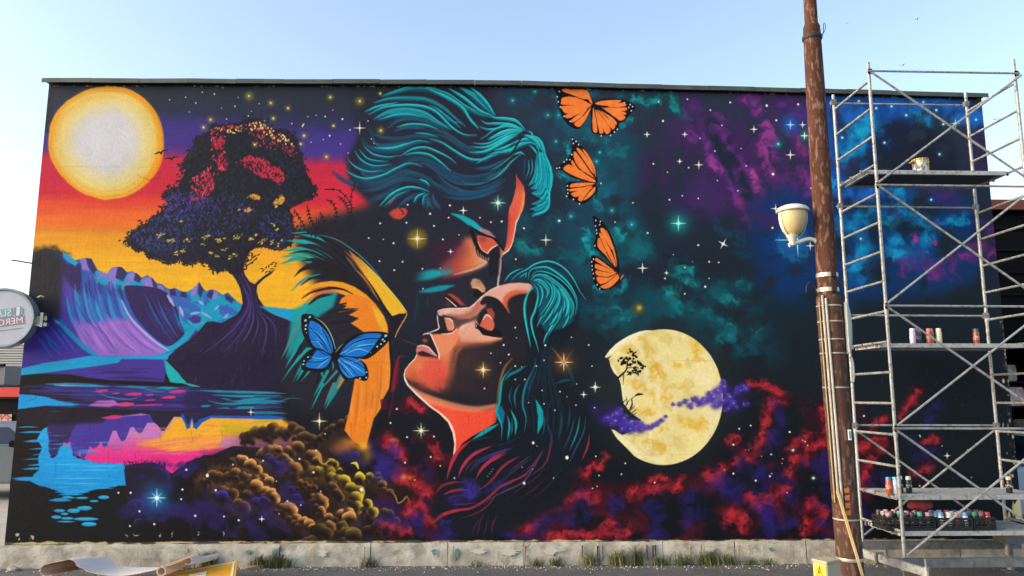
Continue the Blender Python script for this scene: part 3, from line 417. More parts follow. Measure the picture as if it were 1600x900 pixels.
# ------------------------------------------------------------ nebula in teal, violet and blue on the right
def paint_nebula():
    T = '#1a8f9e'
    neb([(790, 140), (960, 140), (1000, 260), (960, 420), (880, 420), (860, 250)], '#1d4a62', 34, 41, .36, .66, .85, 40)
    neb([(800, 340), (960, 300), (1010, 400), (900, 440), (800, 420)], '#164d60', 28, 42, .38, .64, .9, 30)
    neb([(830, 140), (960, 136), (960, 160), (840, 160)], '#1a5a76', 14, 43, .4, .62, .9, 10)
    for P, w, n, s, c, a in [([(992, 154), (1006, 160), (1022, 158), (1028, 154)], 5, 26, 1, '#12a2a0', .9), ([(1044, 150), (1054, 160), (1064, 172), (1072, 182)], 6, 34, 2, '#159a98', .9), ([(985, 185), (978, 192), (970, 196)], 4, 8, 3, T, .6), ([(885, 222), (888, 240)], 3, 8, 4, '#18b4bc', .8), ([(872, 272), (890, 278), (905, 282)], 3, 10, 5, '#1d98b0', .8), ([(920, 210), (945, 225), (965, 240), (972, 232)], 7, 18, 6, '#1b7f90', .5), ([(925, 260), (940, 280), (935, 300)], 11, 16, 7, '#186c86', .5), ([(815, 385), (835, 390)], 8, 14, 8, '#148c8c', .7), ([(880, 395), (900, 400), (920, 392)], 9, 16, 9, '#12707e', .6), ([(915, 365), (922, 385), (930, 400)], 5, 20, 10, '#17a8b4', .8), ([(960, 370), (985, 380), (1010, 388)], 12, 22, 11, '#12747e', .55), ([(965, 365), (972, 372)], 6, 12, 12, '#179aa4', .7), ([(976, 440), (972, 450), (955, 455), (930, 452)], 5, 20, 13, '#13889a', .7), ([(936, 325), (932, 316)], 4, 8, 14, T, .6),
                             ([(1040, 470), (1050, 462), (1058, 466)], 9, 30, 15, '#14959e', .8), ([(1058, 424), (1068, 422), (1076, 428)], 8, 30, 16, '#129aa0', .85), ([(1078, 438), (1086, 444)], 5, 18, 17, '#14a0a0', .8), ([(1020, 480), (1050, 482), (1068, 488)], 8, 24, 18, '#0f7884', .6), ([(1080, 484), (1092, 492), (1100, 490)], 5, 14, 19, '#128a90', .6), ([(1113, 460), (1122, 456), (1128, 464)], 8, 22, 20, '#117e86', .6), ([(1135, 465), (1150, 470)], 6, 16, 21, '#12888e', .6), ([(1156, 446), (1162, 442), (1170, 448)], 5, 20, 22, '#128a90', .75), ([(1110, 498), (1118, 502)], 7, 18, 23, '#108a8c', .7), ([(1136, 512), (1142, 520), (1132, 520)], 8, 24, 24, '#12989c', .8), ([(1182, 522), (1194, 518)], 8, 18, 25, '#11808a', .6), ([(960, 485), (970, 495), (955, 505)], 10, 24, 26, '#10707e', .6), ([(930, 480), (940, 485)], 7, 12, 27, '#126c7c', .6), ([(990, 500), (1000, 480)], 16, 12, 28, '#0e5866', .4), ([(1160, 540), (1180, 535), (1200, 545)], 12, 18, 29, '#0f5c74', .5), ([(975, 495), (990, 490)], 5, 8, 30, '#14909c', .5)]: wisp(P, w*2., '#11505e', .5, n, s*7+90); wisp(P, w*1.4, c, min(1, a*1.25), n, s*7+100, .45)
    for x, y, r in [(1067, 430, 16), (1080, 444, 10), (1160, 447, 11), (1119, 462, 12), (1050, 470, 14), (1140, 518, 13), (1116, 502, 10), (960, 492, 16), (1192, 524, 12)]: puff(x, y, r, '#1aa0a6', rng.uniform(-2.2, -1), .55, '#172430', .2, .2)
    neb([(900, 470), (1060, 440), (1200, 450), (1230, 560), (1130, 560), (1060, 505), (930, 520)], '#0f4a5c', 34, 45, .4, .66, .8, 34)
    wisp([(1120, 340), (1124, 358), (1140, 366), (1156, 366), (1166, 385), (1175, 396)], 6, '#1d4a68', .55, 50, 333, .4); wisp([(1152, 376), (1155, 398), (1175, 400)], 7, '#174c68', .5, 24, 334, .5)
    for x, y, r in [(892, 338, 4.5), (956, 329, 5), (873, 174+6, 5), (987, 351, 6), (932, 252, 4), (836, 143, 4), (856, 180, 4.5), (801, 157, 4), (800+275/4, 221, 3), (800+548/4, 238, 3), (873, 345, 3)]: blob(x, y, r*1.3, r*1.3, '#1d98a4', .75); oval(x, y, 1.3, 1.3, '#6fd8d8', soft=1.5)
    # violet bands
    V = '#7c3592'
    neb([(1060, 150), (1300, 150), (1300, 350), (1120, 340), (1060, 240)], '#432c60', 40, 51, .30, .60, .95, 40)
    neb([(1000, 200), (1100, 220), (1140, 330), (1050, 330), (1000, 300)], '#3a2a52', 30, 52, .42, .7, .7, 40)
    for P, w, n, s, c, a in [([(1078, 208), (1096, 215), (1106, 232), (1112, 248), (1128, 262), (1140, 272), (1150, 296), (1158, 318)], 6, 70, 1, V, .6), ([(1110, 245), (1116, 258), (1136, 266)], 4, 26, 2, '#a0449c', .7), ([(1120, 190), (1132, 215), (1140, 235), (1156, 252), (1170, 266), (1182, 290)], 7, 70, 3, V, .55), ([(1176, 270), (1182, 288), (1184, 298)], 3.5, 24, 4, '#b85098', .75), ([(1182, 298), (1192, 310)], 5, 12, 5, '#9a3a72', .5), ([(1170, 150), (1180, 165), (1186, 172)], 7, 22, 6, '#8a3c98', .6), ([(1196, 200), (1204, 212), (1200, 225), (1194, 232)], 7, 34, 7, '#a2429c', .7), ([(1190, 240), (1202, 246), (1198, 256), (1206, 268)], 5, 26, 8, '#a0448e', .65), ([(1214, 240), (1220, 250)], 5, 12, 9, V, .6), ([(1238, 212), (1246, 224), (1256, 236)], 6, 26, 10, '#86367f', .6), ([(1226, 160), (1246, 178), (1256, 190)], 9, 26, 11, '#5c3488', .6), ([(1220, 280), (1232, 300)], 12, 24, 12, '#6a2f7c', .5), ([(1252, 270), (1262, 284), (1268, 300)], 6, 24, 13, '#8c3a98', .6), ([(1160, 320), (1166, 340), (1172, 348)], 5, 14, 14, '#8a3a6c', .5), ([(1080, 310), (1110, 318)], 14, 20, 15, '#46306c', .4), ([(1080, 165), (1100, 195)], 9, 24, 16, '#53326e', .55), ([(1330, 152), (1350, 160)], 10, 20, 17, '#4a3080', .6)]: wisp(P, w*2.2, '#3e2862', .6, n, s*11+400); wisp(P, w*1.45, c, min(1, a*1.35), n, s*11+500, .4)
    neb([(1100, 195), (1125, 190), (1175, 300), (1160, 310), (1130, 262)], '#1c2b3a', 14, 53, .3, .6, .8, 10)
    # blue field around the lamp post and behind the tower
    neb([(1180, 320), (1330, 300), (1340, 480), (1210, 480)], '#103a74', 40, 61, .32, .62, .9, 50)
    blob(1240, 378, 42, 42, '#123f80', .7, p=3); blob(1240, 376, 25, 25, '#1c6cae', .75, p=6); wisp([(1215, 370), (1222, 395), (1245, 405), (1262, 395)], 6, '#2080b4', .5, 20, 71, .3)
    B = '#1f6fd0'; C = '#129bd8'
    neb([(1270, 140), (1400, 140), (1540, 150), (1540, 215), (1440, 190), (1380, 300), (1290, 330)], '#154f9c', 34, 62, .34, .6, .95, 26)
    neb([(1310, 290), (1540, 320), (1520, 440), (1330, 460)], '#123e74', 34, 63, .38, .62, .9, 30)
    for P, w, n, s, c, a in [([(1290, 170), (1294, 230), (1296, 290)], 9, 40, 1, '#1a5cc4', .8), ([(1325, 175), (1345, 185), (1370, 190)], 12, 40, 2, B, .8), ([(1310, 240), (1330, 235), (1352, 200), (1362, 196)], 10, 54, 3, C, .8), ([(1340, 210), (1355, 190)], 8, 24, 4, '#22b4e0', .8), ([(1297, 280), (1300, 296)], 6, 24, 5, '#18b0e4', .9), ([(1390, 160), (1430, 158), (1470, 165), (1500, 180), (1530, 185)], 11, 60, 6, B, .8), ([(1430, 180), (1446, 190)], 7, 24, 7, '#1899c0', .8), ([(1400, 175), (1375, 165)], 9, 20, 8, '#2566c8', .7), ([(1320, 300), (1350, 310), (1365, 300)], 9, 30, 9, B, .8), ([(1390, 295), (1405, 300), (1415, 310)], 9, 36, 10, C, .85), ([(1320, 350), (1345, 360), (1350, 395), (1330, 420), (1340, 440)], 11, 70, 11, '#1478c0', .8), ([(1335, 345), (1348, 380), (1338, 418)], 8, 44, 12, '#15a4dc', .8), ([(1362, 340), (1372, 345), (1385, 335), (1410, 335), (1425, 340)], 9, 54, 13, C, .8), ([(1375, 345), (1395, 350), (1410, 345)], 5, 16, 14, '#3a8c8c', .5), ([(1440, 345), (1460, 348), (1490, 346), (1508, 342)], 5.5, 56, 15, '#14a2dc', .9), ([(1380, 390), (1400, 380), (1420, 395), (1440, 380), (1452, 372)], 9, 60, 16, C, .85), ([(1390, 395), (1415, 400), (1440, 392)], 7, 34, 17, '#17ace0', .85), ([(1350, 370), (1370, 365)], 8, 20, 18, '#1560a0', .6), ([(1425, 400), (1450, 410)], 10, 20, 19, '#174c90', .6)]: wisp(P, w*1.9, '#164a94', .6, n, s*13+800); wisp(P, w*1.4, c, a, n, s*13+900, .42)
    for P, w, n, s, c, a in [([(1460, 290), (1480, 300), (1500, 288)], 12, 40, 1, '#6a3086', .75), ([(1475, 312), (1490, 318)], 9, 16, 2, '#552a76', .6), ([(1415, 420), (1430, 412), (1445, 422), (1470, 428), (1486, 424)], 10, 56, 3, '#7a3488', .75), ([(1490, 405), (1500, 398), (1520, 392)], 8, 34, 4, '#83358c', .75), ([(1530, 395), (1548, 385), (1552, 400)], 9, 34, 5, '#7a3488', .8), ([(1530, 350), (1545, 356)], 7, 18, 6, '#5c2c7c', .6), ([(1428, 370), (1430, 372)], 4, 16, 7, '#b83c96', .9), ([(1460, 378), (1462, 380)], 3, 10, 8, '#9a3a90', .8), ([(1395, 330), (1398, 334)], 5, 10, 9, '#6a3086', .6), ([(1525, 230), (1540, 260)], 12, 16, 10, '#3c2a5c', .6), ([(1405, 205), (1420, 220)], 14, 14, 11, '#33304c', .6), ([(1465, 345), (1466, 352)], 2.5, 5, 12, '#6a4ab0', .6)]: wisp(P, w*1.5, c, min(1, a*1.2), n, s*17+1300, .45)
    neb([(1376, 195), (1440, 195), (1490, 230), (1480, 275), (1360, 270)], '#1d2536', 26, 64, .25, .5, .85, 22)
    blob(1367, 365, 12, 20, '#1b2634', .7, p=4); blob(1415, 355, 18, 12, '#1b2634', .7, p=3); blob(1395, 330, 8, 6, '#1b2634', .5)
    neb([(1190, 480), (1260, 470), (1240, 560), (1190, 550)], '#123a56', 26, 65, .35, .6, .6, 30)
# ------------------------------------------------------------ moon
def paint_moon():
    P = [(945, 558), (952, 548), (962, 538), (968, 533.5), (975, 529), (982, 525), (990, 521.5), (999, 518.3), (1008, 516.2)]+[(1037+92.5*np.cos(t), 620.5+106*np.sin(t)) for t in np.radians(np.arange(-100, 121, 4))]+[(984, 705), (975, 696), (964, 685), (955, 671), (960, 672), (972, 680), (990, 672), (1002, 656), (990, 648), (982, 640), (974, 630), (972, 615), (970, 600), (966, 589), (959, 582), (954, 572), (952, 562), (948, 560)]
    blob(1038, 620, 118, 122, '#3a4440', .35, p=6)
    fill(P, '#ece09c', 1.3)
    CLIP[0] = mask(P, 1.3)
    neb([(950, 520), (1128, 520), (1128, 720), (960, 720)], '#f2e8b4', 24, 71, .4, .62, .9, 20)
    neb([(960, 520), (1100, 520), (1060, 720), (960, 700)], '#d6c070', 18, 72, .52, .68, .5, 20)
    for P2, w, n, s in [([(1005, 530), (1012, 545), (1018, 560), (1022, 585)], 7, 34, 1), ([(1028, 575), (1036, 590), (1038, 610), (1042, 622)], 8, 44, 2), ([(990, 600), (998, 606)], 8, 22, 3), ([(1018, 615), (1024, 625)], 6, 16, 4), ([(975, 545), (985, 552)], 9, 18, 5), ([(1056, 570), (1060, 572)], 5, 12, 6), ([(1061, 604), (1066, 605)], 4, 14, 7), ([(1082, 660), (1094, 668), (1100, 660)], 8, 30, 8), ([(1012, 692), (1026, 698), (1036, 700)], 7, 28, 9), ([(1065, 656), (1072, 660)], 6, 12, 10), ([(1015, 589), (1018, 591)], 3, 8, 11), ([(995, 640), (1015, 645)], 7, 12, 12), ([(1032, 672), (1040, 668)], 5, 8, 13), ([(1088, 500), (1090, 560)], 10, 6, 14)]: wisp(P2, w, '#dfae30', .62, n, s*19+77, .45)
    for P2 in [[(1022, 575), (1030, 600), (1028, 625), (1036, 660), (1040, 690)], [(1000, 540), (1010, 580), (1014, 610)], [(1042, 640), (1052, 680)]]: stroke(P2, [1, 6, 6, 1], '#f4eab8', .5, 5)
    stroke([(948, 556), (962, 540), (985, 525), (1015, 516)], [2, 8, 9, 3], '#f4f0e0', .8, 5); stroke([(956, 570), (963, 586), (972, 592)], [3, 5, 2], '#f6f2dc', .8, 3); stroke([(973, 600), (974, 622)], [2, 4, 2], '#f6f2dc', .8, 2); stroke([(960, 676), (975, 690), (1000, 708), (1030, 720)], [3, 7, 7, 3], '#f3ecc8', .7, 5)
    stroke([(1092, 540), (1112, 566), (1124, 600), (1126, 640), (1112, 680)], [2, 6, 7, 6, 2], '#f0e0a0', .6, 5); blob(1008, 535, 8, 12, '#a8a048', .3)
    CLIP[0] = None
    D = '#141619'
    stroke([(966, 590), (973, 584), (979, 577), (980, 568), (982, 562)], [3, 2.5, 2, 1.2], D); stroke([(974, 584), (974, 602)], [1.2, .8, .4], D)
    R = np.random.RandomState(5)
    for x, y, r in [(986, 550, 7), (990, 556, 5), (980, 560, 5), (971, 562, 5), (976, 565, 4), (990, 566, 5), (1000, 567, 6), (1003, 573, 5), (992, 576, 6), (985, 582, 5), (996, 582, 5), (972, 568, 3), (984, 570, 3)]:
        for k in range(9): oval(x+R.normal()*r*.45, y+R.normal()*r*.4, R.uniform(1, 2.3), R.uniform(.8, 1.8), D, 1, R.uniform(0, 3))
    for Q in [[(980, 586), (990, 583)], [(981, 575), (990, 574)], [(947, 560), (952, 558), (955, 556)], [(949, 561), (953, 559)], [(972, 632), (976, 626), (980, 624)], [(978, 634), (982, 627), (985, 624)], [(984, 640), (988, 628), (986, 622)], [(986, 638), (988, 632), (987, 624), (992, 619), (998, 616)], [(988, 645), (994, 640)], [(990, 648), (995, 645)], [(984, 642), (992, 634)], [(980, 632), (979, 620)], [(988, 650), (994, 651)]]: stroke(Q, [1.3, 1, .5], D)
    stroke([(993, 618), (998, 616), (1005, 616)], [2, 3.4, 3, 1], D)
    # violet cloud belts
    def vc(pts, s0):
        R = np.random.RandomState(s0)
        for x, y, r in pts: blob(x, y, r*1.25, r*1.0, '#4534a0', .85, p=3)
        for x, y, r in pts:
            for k in range(3): puff(x+R.normal()*r*.6, y+R.normal()*r*.5, r*R.uniform(.5, .95), ['#6a54c4', '#7e68d2', '#5a44b4'][k], R.uniform(-2.6, -.4), .85, '#3a2c90', .5, .45)
            blob(x+R.normal()*r*.4, y-r*.3, r*.3, r*.24, '#b4a4ea', .6)
    for x, y, r in [(930, 640, 14), (945, 655, 14), (955, 640, 12), (1150, 610, 14), (1160, 625, 10), (1150, 640, 9)]: blob(x, y, r, r*.8, '#33266e', .7)
    vc([(948, 655, 7), (957, 650, 6), (966, 648, 7), (962, 660, 8), (972, 655, 7), (978, 664, 8), (986, 660, 7), (984, 672, 7), (992, 668, 7), (1000, 672, 6), (1006, 668, 6), (1014, 668, 5), (1022, 664, 4.5), (1028, 661, 4), (1034, 657, 4), (1040, 651, 3), (972, 672, 6), (968, 640, 5), (995, 660, 6)], 3)
    vc([(1052, 632, 3), (1062, 632, 4), (1070, 628, 4.5), (1078, 634, 5), (1086, 624, 6), (1094, 630, 7), (1104, 626, 7), (1114, 622, 8), (1122, 612, 8), (1130, 606, 8), (1118, 634, 7), (1130, 628, 8), (1140, 622, 8), (1146, 632, 7), (1152, 612, 6), (1160, 604, 6), (1166, 608, 5), (1135, 640, 5), (1165, 632, 5), (1108, 616, 5)], 4)
TEAL = ['#16b2c0', '#1299ae', '#1fc0c4', '#0f7f98', '#2a8ca4']; DULL = ['#1f4f6c', '#235a78', '#1a4460', '#2a6484']
# ------------------------------------------------------------ jacket of the kissing man
def paint_jacket():
    fill([(462, 358), (500, 340), (540, 330), (600, 330), (660, 420), (640, 490), (600, 560), (540, 640), (470, 640), (440, 600), (430, 560), (455, 520), (475, 490), (500, 470), (490, 440), (478, 420), (466, 395)], '#272937', 26)
    fill([(456, 484), (470, 478), (500, 462), (530, 452), (520, 480), (490, 500), (466, 540), (448, 560)], '#17a0a8', 8, .9)
    # feathered stripes of the shoulder
    for P, w, c in [([(456, 364), (480, 366), (500, 375), (515, 388)], 7, '#14a4a8'), ([(448, 376), (475, 378), (500, 388), (520, 402)], 7, '#18aeb0'), ([(444, 392), (470, 390), (500, 400), (515, 412)], 8, '#16a2a4'), ([(438, 402), (470, 398), (500, 408)], 6, '#3ca890'), ([(440, 412), (465, 404), (490, 412)], 6, '#1a9c9c'), ([(455, 372), (490, 374), (520, 390), (545, 412), (565, 440)], 6, '#24222c'), ([(462, 384), (490, 384), (520, 400), (545, 425)], 6, '#24222c'), ([(452, 396), (480, 393), (510, 406), (540, 432)], 5, '#24222c'), ([(458, 366), (490, 366), (520, 380), (560, 410)], 4, '#201f28'), ([(470, 408), (495, 406), (520, 420)], 5, '#24222c'),
                    ([(460, 432), (474, 420), (500, 414), (530, 424), (560, 446), (585, 470)], 15, '#232028'), ([(470, 446), (490, 432), (520, 432), (550, 446), (580, 466)], 12, '#25222c'), ([(455, 455), (475, 436), (500, 428)], 3, '#1c9c9c'), ([(464, 446), (480, 436)], 3, '#8a7aa0')]: stroke(P, [.6, w, w, w*.5], c, .96, 1.8)
    fill([(470, 455), (482, 447), (500, 441), (518, 439), (536, 441), (554, 448), (572, 460), (586, 474), (596, 488), (606, 512), (604, 520), (594, 505), (580, 490), (560, 474), (540, 462), (516, 452), (494, 450)], '#eba02c', 2.2)
    stroke([(472, 466), (490, 455), (512, 450), (535, 452), (552, 460)], [1, 5, 4, 1], '#1f1d26', .95, 1.6); stroke([(474, 462), (492, 452), (512, 448)], [1, 3, 1], '#d8743c', .9, 1.6); stroke([(476, 472), (500, 458), (520, 455), (536, 460)], [1, 5, 5, 1], '#d87a3c', .9, 2); stroke([(480, 478), (498, 464), (520, 460)], [1, 5, 5, 1], '#211f28', .95, 1.6)
    for P, w, c in [([(538, 392), (560, 412), (578, 436)], 3.5, '#b07840'), ([(546, 402), (562, 420), (580, 445)], 3, '#7c4a3c'), ([(552, 418), (570, 436), (592, 470)], 3.5, '#c08838'), ([(565, 432), (582, 455)], 2, '#6c3240'), ([(540, 400), (556, 420)], 3, '#8a6a4c')]: stroke(P, [.5, w, w, .5], c, .85, 1.8)
    stroke([(486, 366), (520, 372), (548, 388), (574, 410), (596, 436)], [.6, 1.6, 2, 1.4], '#4c8c90', .9)
    # orange front
    orange = [(534, 466), (544, 460), (558, 460), (574, 466), (588, 478), (600, 494), (607, 512), (609, 540), (611, 575), (608, 606), (599, 622), (595, 638), (584, 654), (577, 680), (572, 700), (552, 690), (538, 672), (545, 645), (550, 618), (553, 600), (560, 560), (570, 520), (548, 505), (560, 498), (552, 494), (545, 492), (560, 484), (548, 484), (528, 488), (542, 478), (530, 474)]
    fill(orange, '#ee8a2c', 2.2); CLIP[0] = mask(orange, 2.2)
    between([(555, 462), (585, 490), (596, 540), (590, 620), (575, 690)], [(600, 490), (606, 520), (611, 575), (602, 630), (580, 690)], 18, [1, 4, 4, 1], ['#f0a038', '#e8792c', '#f2b048', '#dc7430', '#f09434'], .6, .04, 3, .4)
    between([(548, 600), (546, 640), (545, 680)], [(600, 560), (596, 620), (575, 690)], 16, [1, 3, 3, 1], ['#c87830', '#f0a450', '#e07828', '#a86a30'], .5, .04, 2, .4)
    fill([(580, 476), (598, 490), (606, 515), (600, 520), (588, 500)], '#f2c038', 5, .8); CLIP[0] = None
    for P in [[(520, 490), (546, 483), (561, 497), (548, 505)], [(527, 504), (560, 512), (545, 520), (528, 522)]]: pass
    for P, w in [([(515, 488), (535, 484), (560, 482)], 5), ([(520, 505), (545, 500), (560, 496)], 8), ([(530, 520), (548, 514), (558, 512)], 7), ([(540, 474), (528, 476)], 3)]: stroke(P, [w, w*.8, .4], '#25222c', 1, 1.4)
    stroke([(607, 510), (610, 545), (612, 580), (608, 615)], [2, 4, 4, 2], '#1d1b22'); stroke([(582, 694), (590, 670), (604, 640), (612, 615)], [4, 10, 10, 4], '#1c1a22', .9, 5)
    fill([(594, 624), (606, 622), (606, 640), (596, 640)], '#4c1c34', 2, .8)
    blob(548, 692, 20, 10, '#e08838', .8); blob(568, 698, 10, 8, '#f0b83c', .9); blob(530, 700, 18, 10, '#b07038', .6); blob(574, 712, 9, 12, '#a8883c', .6)
    # lapel
    lap = [(544, 390), (560, 403), (574, 416), (588, 431), (600, 444), (612, 458), (622, 470), (631, 481), (635, 487), (632, 490), (624, 490), (613, 494), (606, 485), (600, 476), (592, 462), (582, 447), (570, 430), (556, 410)]
    stroke([(575, 436), (590, 458), (603, 482), (612, 496), (614, 520)], [3, 6, 7, 6, 4], '#1d1b22', 1, 1.5)
    fill([(612, 494), (624, 489), (633, 489), (634, 496), (626, 510), (617, 528), (610, 530)], '#23212a', 1.5)
    fill(lap, lg((550, 395), (630, 490), [(0, '#c07c34'), (.3, '#e8b032'), (.6, '#f2be30'), (1, '#eebc34')]), 1.5)
    stroke([(560, 402), (590, 432), (622, 469), (635, 487)], [.6, 2, 2, 1.4], '#f4d878', .9); between([(572, 420), (600, 455), (622, 486)], [(566, 420), (590, 455), (612, 488)], 5, [.6, 1.4, .5], ['#d89c28', '#f6cc50'], .7)
    stroke([(633, 487), (635.5, 491), (633, 497), (627, 507), (621, 518), (617.5, 527)], [1.6, 2, 2, 1.8, 1.4], '#c89a62')
    # teal slashes below the blue butterfly
    for x0, y0, x1, y1, w in [(478, 478, 448, 540, 9), (470, 500, 440, 560, 7), (476, 520, 446, 575, 8), (488, 540, 458, 596, 6), (480, 545, 450, 580, 5), (478, 570, 462, 596, 5), (500, 560, 470, 596, 5), (512, 580, 490, 620, 5), (535, 588, 508, 640, 10), (522, 600, 506, 636, 6), (505, 600, 486, 640, 3), (497, 568, 505, 590, 8), (480, 510, 470, 530, 6), (526, 580, 500, 610, 4), (468, 556, 440, 596, 3)]:
        stroke([(x0, y0), ((x0+x1)/2, (y0+y1)/2), (x1, y1)], [w, w*.8, .4], ['#17a2a8', '#1cb0ae', '#4c8c90', '#1a949a'][int(x0+y0) % 4], .92, 1.6)
    stroke([(536, 590), (528, 606)], [8, 3], '#d88848', .8, 2)
    for x, y in [(470, 540), (484, 565), (500, 585)]: stroke([(x, y), (x-14, y+30)], [4, 3, .4], '#1d1b24', .9, 1.6)
    stroke([(400, 634), (440, 626), (455, 622), (474, 624)], [.6, 2, 2, .4], '#3a6a90', .9)
    for y, w, c in [(614, 3, '#1c98ae'), (620, 4, '#20607c'), (627, 5, '#1c8ab0'), (636, 3, '#2c4a74'), (645, 5, '#17809c'), (652, 6, '#1c62c0')]: stroke([(398, y), (425, y), (448, y+1)], [w, w, .3], c, .9, 1.4)
    stroke([(398, 660), (420, 658), (440, 655)], [6, 4, .4], '#c0b030', .9, 2.5)
    fern([(460, 328), (472, 348), (480, 362), (492, 368)], 9, 5); fern([(480, 322), (486, 345), (500, 362)], 9, 5); fern([(510, 312), (520, 318), (526, 335), (522, 355)], 9, 5); fern([(500, 332), (508, 350), (505, 362)], 6, 6); fern([(528, 306), (540, 318), (546, 335)], 8, 5); fern([(508, 296), (530, 298), (548, 318), (550, 335)], 7, 4); fern([(556, 284), (549, 305), (548, 330)], 5, 4)
    for k in range(30): x = 490+k*2; stroke([(x, 364), (x+4, 350+rng.uniform(-4, 6)), (x+rng.uniform(0, 12), 338+rng.uniform(-6, 6))], [2, 1.4, .3], '#25242f')
# ------------------------------------------------------------ blue butterfly
def paint_blue_butterfly():
    Z = lambda p: z(460, 480, 7.5, p)
    K = '#14151c'
    W = [([(90, 90), (180, 80), (250, 110), (350, 190), (430, 310), (470, 450), (470, 560), (420, 560), (300, 500), (200, 480), (140, 400), (90, 290), (80, 180)], [(185, 160), (270, 190), (350, 260), (410, 350), (450, 470), (440, 540), (380, 530), (320, 490), (240, 470), (190, 390), (165, 270)]),
         ([(430, 570), (330, 510), (270, 480), (180, 500), (110, 580), (80, 680), (100, 740), (200, 750), (300, 770), (380, 730), (430, 660), (450, 600)], [(410, 560), (290, 500), (230, 540), (200, 600), (150, 640), (130, 690), (200, 715), (310, 720), (380, 690), (430, 600)]),
         ([(480, 540), (560, 430), (660, 350), (780, 300), (900, 285), (1040, 290), (1110, 320), (1100, 400), (1000, 500), (900, 580), (820, 610), (700, 590), (560, 580)], [(540, 540), (600, 450), (700, 370), (800, 320), (920, 305), (1020, 320), (970, 400), (900, 500), (820, 570), (700, 580), (560, 565)]),
         ([(490, 600), (560, 580), (720, 600), (820, 650), (860, 730), (865, 830), (820, 865), (740, 840), (660, 840), (590, 850), (540, 780), (500, 680)], [(510, 610), (600, 580), (740, 610), (800, 660), (830, 740), (825, 800), (740, 810), (650, 830), (590, 800), (540, 730)])]
    for o, i in W: fill(Z(o), K, 1.1, smooth=4)
    for o, i in W:
        c = np.mean(Z(i), 0); fill(Z(i), '#1478d8', 1.4, smooth=4); blob(c[0], c[1], 9, 6, '#2a98e6', .7)
    for P, w, c in [([(430, 530), (330, 400), (240, 290), (180, 240)], 1.6, K), ([(440, 520), (370, 330), (290, 220)], 1.2, K), ([(400, 530), (320, 430), (200, 380)], 1.2, K), ([(420, 520), (340, 380), (270, 300), (190, 260)], 1.0, '#66c8f4'), ([(320, 300), (310, 240), (270, 200)], 1, '#66c8f4'), ([(200, 400), (280, 410), (330, 490)], 1, '#8ad4f4'),
                    ([(400, 580), (300, 600), (190, 580)], 1.1, '#7cccf2'), ([(400, 600), (300, 640), (160, 640)], 1.2, K), ([(400, 610), (330, 660), (270, 715)], 1.3, '#8ad4f4'), ([(400, 570), (330, 540), (290, 505)], 1.2, K),
                    ([(530, 550), (650, 500), (780, 450), (940, 430)], 1.5, '#8ad8f6'), ([(560, 520), (700, 420), (850, 370), (1000, 370)], 1.5, K), ([(570, 530), (700, 430), (820, 390)], 1, '#58c0f0'), ([(600, 545), (750, 490), (870, 525)], 1.2, '#a0e0f8'), ([(560, 480), (680, 380), (800, 340)], 1.2, K), ([(560, 555), (700, 480), (940, 440)], .8, K),
                    ([(510, 620), (600, 700), (690, 810)], 1.3, '#8ad4f4'), ([(520, 615), (680, 680), (820, 770)], 1.3, '#9adcf6'), ([(540, 600), (640, 650), (760, 620)], 1, '#6cc8f2'), ([(510, 640), (580, 730), (640, 820)], 1.2, K), ([(530, 610), (640, 690), (740, 800)], 1.1, K), ([(560, 730), (610, 790), (650, 830)], 1, '#8ad4f4'), ([(560, 590), (700, 640), (830, 720)], 1, K)]: stroke(Z(P), [w*.5, w, w*.6], c, .95, .9)
    for a, b, s in [(130, 155, 2.6), (180, 115, 2.4), (135, 215, 2.2), (130, 255, 2), (140, 300, 1), (160, 585, 1.7), (112, 630, 1.7), (105, 668, 1.8), (1070, 335, 3), (1035, 380, 2.2), (1055, 400, 1.8), (1015, 432, 1.8), (970, 462, 2), (895, 530, .9), (847, 762, 1.5), (843, 825, 1.7), (768, 833, 1.7)]: oval(460+a/7.5, 480+b/7.5, s*.9, s*.65, '#c8ecf4' if s < 2.2 else '#8ce0ec', 1, -.6)
    stroke(Z([(230, 115), (330, 180), (400, 270), (450, 380), (480, 490)]), [.6, 1.6, 1.6, .8], '#c8d8d0', .9); stroke(Z([(485, 525), (520, 480), (570, 430)]), [.8, 1.3, .6], '#d0c8b8', .9)
    oval(523, 557, 5.5, 6.5, K); stroke([(520, 552), (524, 566)], 6, K); stroke(Z([(445, 640), (455, 690), (445, 745)]), [.8, 1.6, .5], '#48c0c4', .9)
